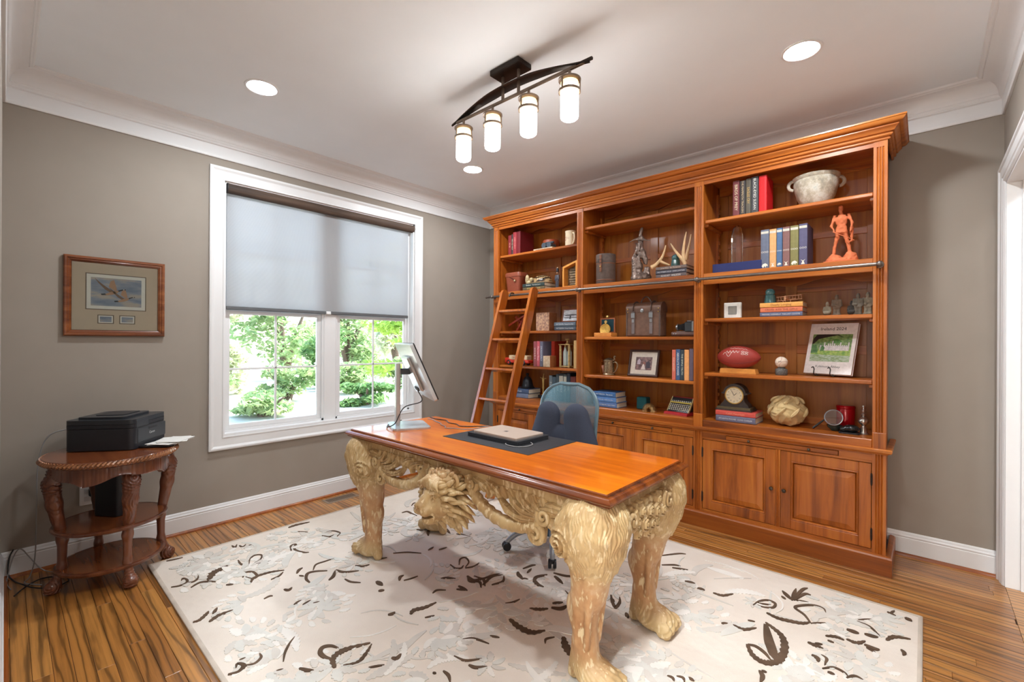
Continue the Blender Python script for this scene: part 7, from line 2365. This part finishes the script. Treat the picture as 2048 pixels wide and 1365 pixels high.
m_tur, t_, b_ = nt('turtle_stripes')
wv = N(t_, 'TexWave', wave_type='RINGS', rings_direction='Z'); wv.inputs['Scale'].default_value = 10; wv.inputs['Distortion'].default_value = 5
t_.links.new(coords(t_), wv.inputs['Vector']); t_.links.new(ramp(t_, wv.outputs[0], [(.3, S(52, 40, 30)), (.6, S(126, 96, 62)), (.9, S(168, 140, 100))]), b_.inputs['Base Color']); b_.inputs['Roughness'].default_value = .25
link('carapace', sdf_mesh('carapace', shellf, (-.13, -.10, -.004), (.13, .10, .095), .004), m_tur, ts, True, angle=180)
MB().lathe([(.118, .0), (.122, .006), (.114, .012)], 36, cap=False).xf(Matrix.Diagonal((1, .74, 1, 1))).build('shell_rim', cmat((150, 120, 84), .4), ts, True, local=True)
so_ = thing('sea_shells', 'cluster of speckled sea shells perched beside the turtle shell', 'shell', (.826, -.285, zt))
m_ss = plain('speckled_shell', S(190, 168, 126), .4, 0, .5, 70)
for i, (a, b, c, rx, rz_) in enumerate(((-.020, 0, .052, .022, .050), (.010, -.01, .020, .026, .022), (.022, .012, .050, .024, .022), (-.008, .016, .018, .020, .018))):
    MB().sphere((a, b, c), (rx, .020, rz_), 16, 10).build('shell_piece', m_ss, so_, True, local=True)
fg = thing('soldier_figurine', 'slim painted soldier figurine standing beside the turtle shell', 'figurine', (1.150, -.255, z))
gg = su([cap((-.009, 0, .012), (-.008, 0, .075), .010, .011), cap((.009, 0, .012), (.008, 0, .075), .010, .011), ell((0, 0, .105), (.019, .014, .036)), cap((-.019, 0, .130), (-.022, -.004, .090), .007), cap((.019, 0, .130), (.022, -.010, .092), .007)], .008)
link('uniform', sdf_mesh('uniform', lambda X, Y, Z: np.maximum(gg(X, Y, Z), .006 - Z), (-.04, -.03, .0), (.04, .03, .16), .003), plain('figurine_uniform', S(66, 66, 76), .5, 0, .4, 90), fg, True, angle=180)
MB().sphere((0, 0, .158), (.010, .011, .013), 14, 10).build('head', cmat((190, 150, 120)), fg, True, local=True)
MB().lathe([(.015, .164), (.016, .168), (.012, .172), (.012, .196), (.010, .199), (.001, .200)], 16).build('hat', cmat((44, 42, 50)), fg, True, local=True)
MB().sphere((0, 0, .204), .006, 10, 6).build('plume', cmat((226, 200, 170)), fg, True, local=True)
MB().tube([(.026, -.012, .01), (.024, -.012, .16)], .0022, 6).build('musket', cmat((110, 90, 80), .4, .4), fg, True, local=True)
MB().prism(rrect(0, 0, .026, .022, .006), 0, .008).build('figurine_base', m_black, fg, local=True)
sf_ = thing('shadow_box', 'honey wood shadow box with a sloping top against the side post', 'shadow box', (1.337, -.28, z))
sb_o = [(-.078, 0), (.078, 0), (.078, .240), (-.078, .192)]
sb_i = [(-.062, .014), (.064, .014), (.064, .218), (-.062, .178)]
mb = MB()
v = [(a, -.045, b) for a, b in sb_o] + [(a, -.045, b) for a, b in sb_i] + [(a, .03, b) for a, b in sb_o] + [(a, .03, b) for a, b in sb_i]
f = []
for i in range(4):
    j = (i + 1) % 4
    f += [(i, j, j + 4, i + 4), (i + 8, i + 12, j + 12, j + 8), (i, i + 8, j + 8, j), (i + 4, j + 4, j + 12, i + 12)]
MB().add(v, f).build('box_frame', cmat((222, 154, 70), .4), sf_, local=True)
MB().prism(sb_i, .022, .029, 'y').build('box_back', noise2('feather_collage', S(92, 76, 60), S(150, 128, 100), 40, (1, 1, 2)), sf_, local=True)
mb = MB()
for i in range(7): mb.box(-.020 - .004 * (i % 3), -.012, .022 + i * .022, .052 - .006 * (i % 2), .020, .040 + i * .022, .004)
mb.build('stone_layers', noise2('slate_layers', S(96, 84, 70), S(156, 138, 112), 50), sf_, local=True, kind='stuff')

# ---- left bay, third shelf
z = SH[0][1] + .001
bx = thing('marbled_box', 'tall box with marbled floral front and brown side', 'box', (1.049, -.290, z))
MB().box(-.078, -.058, 0, .078, .062, .172, .002).build('box_body', cmat((150, 92, 58), .5), bx, local=True)
MB().box(-.077, -.0595, .001, .077, -.0575, .171).build('marbled_front', noise2('marbling', S(148, 108, 98), S(216, 176, 140), 60), bx, local=True)
G = 'flat pair of books under the small photo frame'
fbook(1.198, 1.432, -.365, z, .037, .17, (70, 80, 92), 'dark slate book beneath another under the small photo frame', 'PATTERSON  Cross Country', (225, 225, 225), G)
fbook(1.196, 1.432, -.366, z + .0375, .037, .17, (92, 104, 116), 'grey book directly under the small photo frame', 'PATTERSON  Roses Are Red', (220, 225, 230), G)
zt = z + .0755
sp2 = thing('small_framed_photo', 'small brown photo frame with a pale photograph on two books', 'picture frame', (1.318, -.285, zt))
FM2 = Matrix.Rotation(math.radians(-12), 4, 'X')
MB().sweep([(0, 0), (0, -.010), (-.005, -.013), (-.012, -.009), (-.014, 0)], [(-.092, 0), (.092, 0), (.092, .128), (-.092, .128)], closed=True, to3=lambda a, b, c: (a, c, b)).xf(FM2).build('frame', cmat((128, 68, 40), .4), sp2, local=True)
MB().box(-.082, -.006, .010, .082, -.001, .118).xf(FM2).build('photograph', noise2('snow_photo', S(176, 180, 186), S(228, 230, 234), 25, (1, 1, 3)), sp2, local=True)
for pts in ([(-.060, .060), (.062, .066), (.062, .074), (.010, .074), (-.060, .068)], [(-.010, .030), (.006, .030), (.008, .062), (-.008, .062)], [(-.07, .04), (.07, .036), (.07, .042), (-.07, .046)]):
    MB().prism(pts, -.0066, -.0060, 'y').xf(FM2).build('photo_detail', cmat((70, 72, 78)), sp2, local=True)
MB().box(-.012, 0, 0, .012, .003, .10).xf(Matrix.Translation((0, .080, 0)) @ Matrix.Rotation(math.radians(28), 4, 'X')).build('easel_back', m_black, sp2, local=True)
ra = thing('folding_sculpture', 'red lacquered wooden folding sculpture of crossed slats', 'sculpture', (.700, -.23, z))
m_rl = plain('red_lacquer', S(150, 52, 30), .35, 0, .15, 30)
for i, (a, b, c, d_) in enumerate(((-.145, .060, .140, .195, ), (-.05, .008, .06, .165), (.02, .010, .105, .160), (-.10, .150, .10, .010), (-.02, .006, -.10, .16))):
    y0_ = -.05 + i * .016
    dv = Vector((c - a, 0, d_ - b)).normalized(); nv = Vector((-dv.z, 0, dv.x)) * .011
    pts = [(a + nv.x, b + nv.z), (c + nv.x * .5, d_ + nv.z * .5), (c - nv.x * .5, d_ - nv.z * .5), (a - nv.x, b - nv.z)]
    pts = [(p, max(q, .001)) for p, q in pts]
    MB().prism(pts, y0_, y0_ + .010, 'y').build('slat', m_rl, ra, local=True)
MB().box(-.10, -.055, 0, .10, .04, .006, .002).build('sculpture_base', m_rl, ra, local=True)

# ---- left bay, fourth shelf
z = SH[0][2] + .001
tk = thing('toy_truck', 'red and cream tin toy fire truck', 'toy truck', (.710, -.290, z))
m_tr = cmat((206, 56, 40), .3)
MB().box(-.150, -.040, .022, .150, .040, .052, .006).build('chassis', m_tr, tk, local=True)
MB().box(-.110, -.038, .052, .130, .038, .098, .006).build('tank', cmat((224, 200, 160), .4), tk, local=True)
MB().box(-.165, -.040, .020, -.105, .040, .072, .008).build('hood', m_tr, tk, local=True)
MB().sphere((-.03, 0, .102), (.016, .014, .012), 12, 8).build('bell', m_tr, tk, True, local=True)
text_part('lettering', 'Service', .026, m_tr, tk, basis((-.02, -.0386, .076), (1, 0, 0), (0, 0, 1)))
for x in (-.105, .085):
    for sy in (-1, 1):
        wl = MB().lathe([(.001, -.008), (.022, -.008), (.025, -.005), (.025, .005), (.022, .008), (.001, .008)], 20, (x, sy * .038, .025), 'y').build('wheel', m_black, tk, True, local=True)
        MB().lathe([(.001, -.0095), (.012, -.0095), (.012, .0095), (.001, .0095)], 14, (x, sy * .038, .025), 'y').build('hubcap', m_tr, wl, True, local=True)
    MB().tube([(x - .032, -.036, .030), (x - .024, -.036, .052), (x, -.036, .060), (x + .024, -.036, .052), (x + .032, -.036, .030)], .006, 6).build('fender', m_tr, tk, True, local=True)
G = 'upright books beside the toy truck'
book(.952, .992, -.366, z, .238, .16, (150, 74, 80), 'dusty red upright book next to the toy truck', 'H E N R Y', (226, 214, 200), G)
book(.993, 1.029, -.366, z, .240, .16, (200, 90, 100), 'rose red upright book with white script beside the toy truck', 'The Lost Ones', (236, 220, 220), G)
book(1.030, 1.068, -.366, z, .238, .16, (104, 104, 122), 'slate upright book beside the rose red one', 'DRAGONFLY', (196, 200, 210), G)
book(1.092, 1.132, -.270, z, .240, .19, (176, 48, 24), 'orange red book standing behind the pale wood block', None, None, None)
cb = thing('inlaid_block', 'pale stone and wood inlaid block in front of the orange red book', 'block', (1.118, -.325, z))
MB().box(-.040, -.048, 0, .040, .048, .104, .002).build('wood_sides', cmat((166, 98, 56), .4), cb, local=True)
MB().box(-.039, -.0490, .001, .039, -.0478, .103).build('pale_face', noise2('pale_burl', S(206, 176, 140), S(226, 208, 180), 40), cb, local=True)
ln = thing('brass_lantern_clock', 'brass and glass carriage case with a round knob on top', 'lantern', (1.300, -.300, z))
m_brs = plain('aged_brass', S(190, 160, 108), .35, .7, .2, 60)
m_cg = plain('bottle_glass', (.55, .62, .60), .08, .1)
for sx in (-.048, .048):
    for sy in (-.040, .040): MB().box(sx - .010, sy - .008, 0, sx + .010, sy + .008, .205, .003).build('post', m_brs, ln, local=True)
MB().box(-.058, -.050, .004, .058, .050, .016, .003).build('floor_plate', m_brs, ln, local=True)
MB().box(-.064, -.054, .205, .064, .054, .214, .003).build('top_plate', m_brs, ln, local=True)
MB().lathe([(.020, .214), (.016, .222), (.008, .228), (.008, .248), (.020, .254), (.022, .260), (.014, .266), (.001, .268)], 20).build('knob', m_brs, ln, True, local=True)
for sx in (-.024, .024): MB().lathe([(.001, .018), (.018, .018), (.020, .03), (.020, .14), (.012, .165), (.010, .185), (.001, .187)], 18, (sx, 0, 0)).build('glass_flask', m_cg, ln, True, local=True)
book(1.412, 1.444, -.366, z, .248, .15, (198, 160, 104), 'tan upright book wedged against the side post', None, None, None)

# ---- left bay, cabinet top
z = .758
G = 'flat pair of blue grey books behind the ladder'
fbook(.640, .885, -.360, z, .044, .19, (116, 128, 156), 'pale blue grey book lying under a darker one behind the ladder', None, None, G)
fbook(.645, .890, -.358, z + .0445, .044, .19, (70, 90, 124), 'blue grey book lying under the black bell behind the ladder', 'Wouk', (210, 215, 225), G)
be = thing('black_bell', 'black cast iron bell standing on the blue grey books', 'bell', (.795, -.262, z + .089))
MB().lathe([(.001, 0), (.072, 0), (.074, .006), (.060, .018), (.052, .05), (.046, .08), (.030, .105), (.012, .118), (.010, .128), (.016, .136), (.014, .146), (.001, .150)], 32).build('bell_body', plain('cast_iron_black', (.018, .020, .026), .35, .4), be, True, local=True)
tp = thing('gold_trophy', 'slim gold figure trophy on a dark base', 'trophy', (.958, -.215, z))
MB().prism(rrect(0, 0, .040, .036, .004), 0, .030).build('trophy_base', m_black, tp, local=True)
MB().lathe([(.018, .030), (.014, .036), (.008, .044), (.010, .060), (.006, .075), (.012, .10), (.009, .12), (.010, .135)], 16).build('trophy_stem', m_gold, tp, True, local=True)
gg2 = su([cap((0, 0, .135), (0, 0, .165), .009, .012), ell((0, 0, .180), (.015, .010, .018)), ell((0, 0, .204), (.008, .008, .010)), cap((-.015, 0, .190), (-.032, -.004, .200), .005), cap((.015, 0, .190), (.034, -.004, .192), .005), cap((.0, 0, .212), (.006, 0, .236), .004)], .005)
link('trophy_figure', sdf_mesh('trophy_figure', gg2, (-.045, -.02, .12), (.045, .02, .245), .0028), m_gold, tp, True, angle=180)
G = 'dark bound volumes behind the office chair'
xs = [1.090, 1.131, 1.172, 1.206, 1.256, 1.294, 1.332, 1.395]
for i, (c, h, lb, tt) in enumerate([((110, 122, 130), .232, 'grey volume with pale spine marks at the end nearest the trophy', 'P O E M S'), ((78, 98, 112), .222, 'blue grey volume beside the grey one behind the chair', 'SCOTT'), ((70, 84, 92), .250, 'dark slate volume with a title label behind the chair', 'DANTE'),
                                    ((60, 76, 84), .256, 'thick slate volume with cream label behind the chair', 'HOMER'), ((74, 88, 92), .252, 'slate green volume with cream spine panel behind the chair', 'PLATO'), ((44, 58, 72), .262, 'navy volume standing tallest in the row behind the chair', 'VIRGIL'), ((112, 44, 36), .236, 'wide brown red volume at the end of the row behind the chair', None)]):
    book(xs[i], xs[i + 1] - .0006, -.30, z, h, .17, c, lb, tt, (220, 215, 200), G, (.66, .92, (190, 190, 176)) if i in (3, 4) else None)
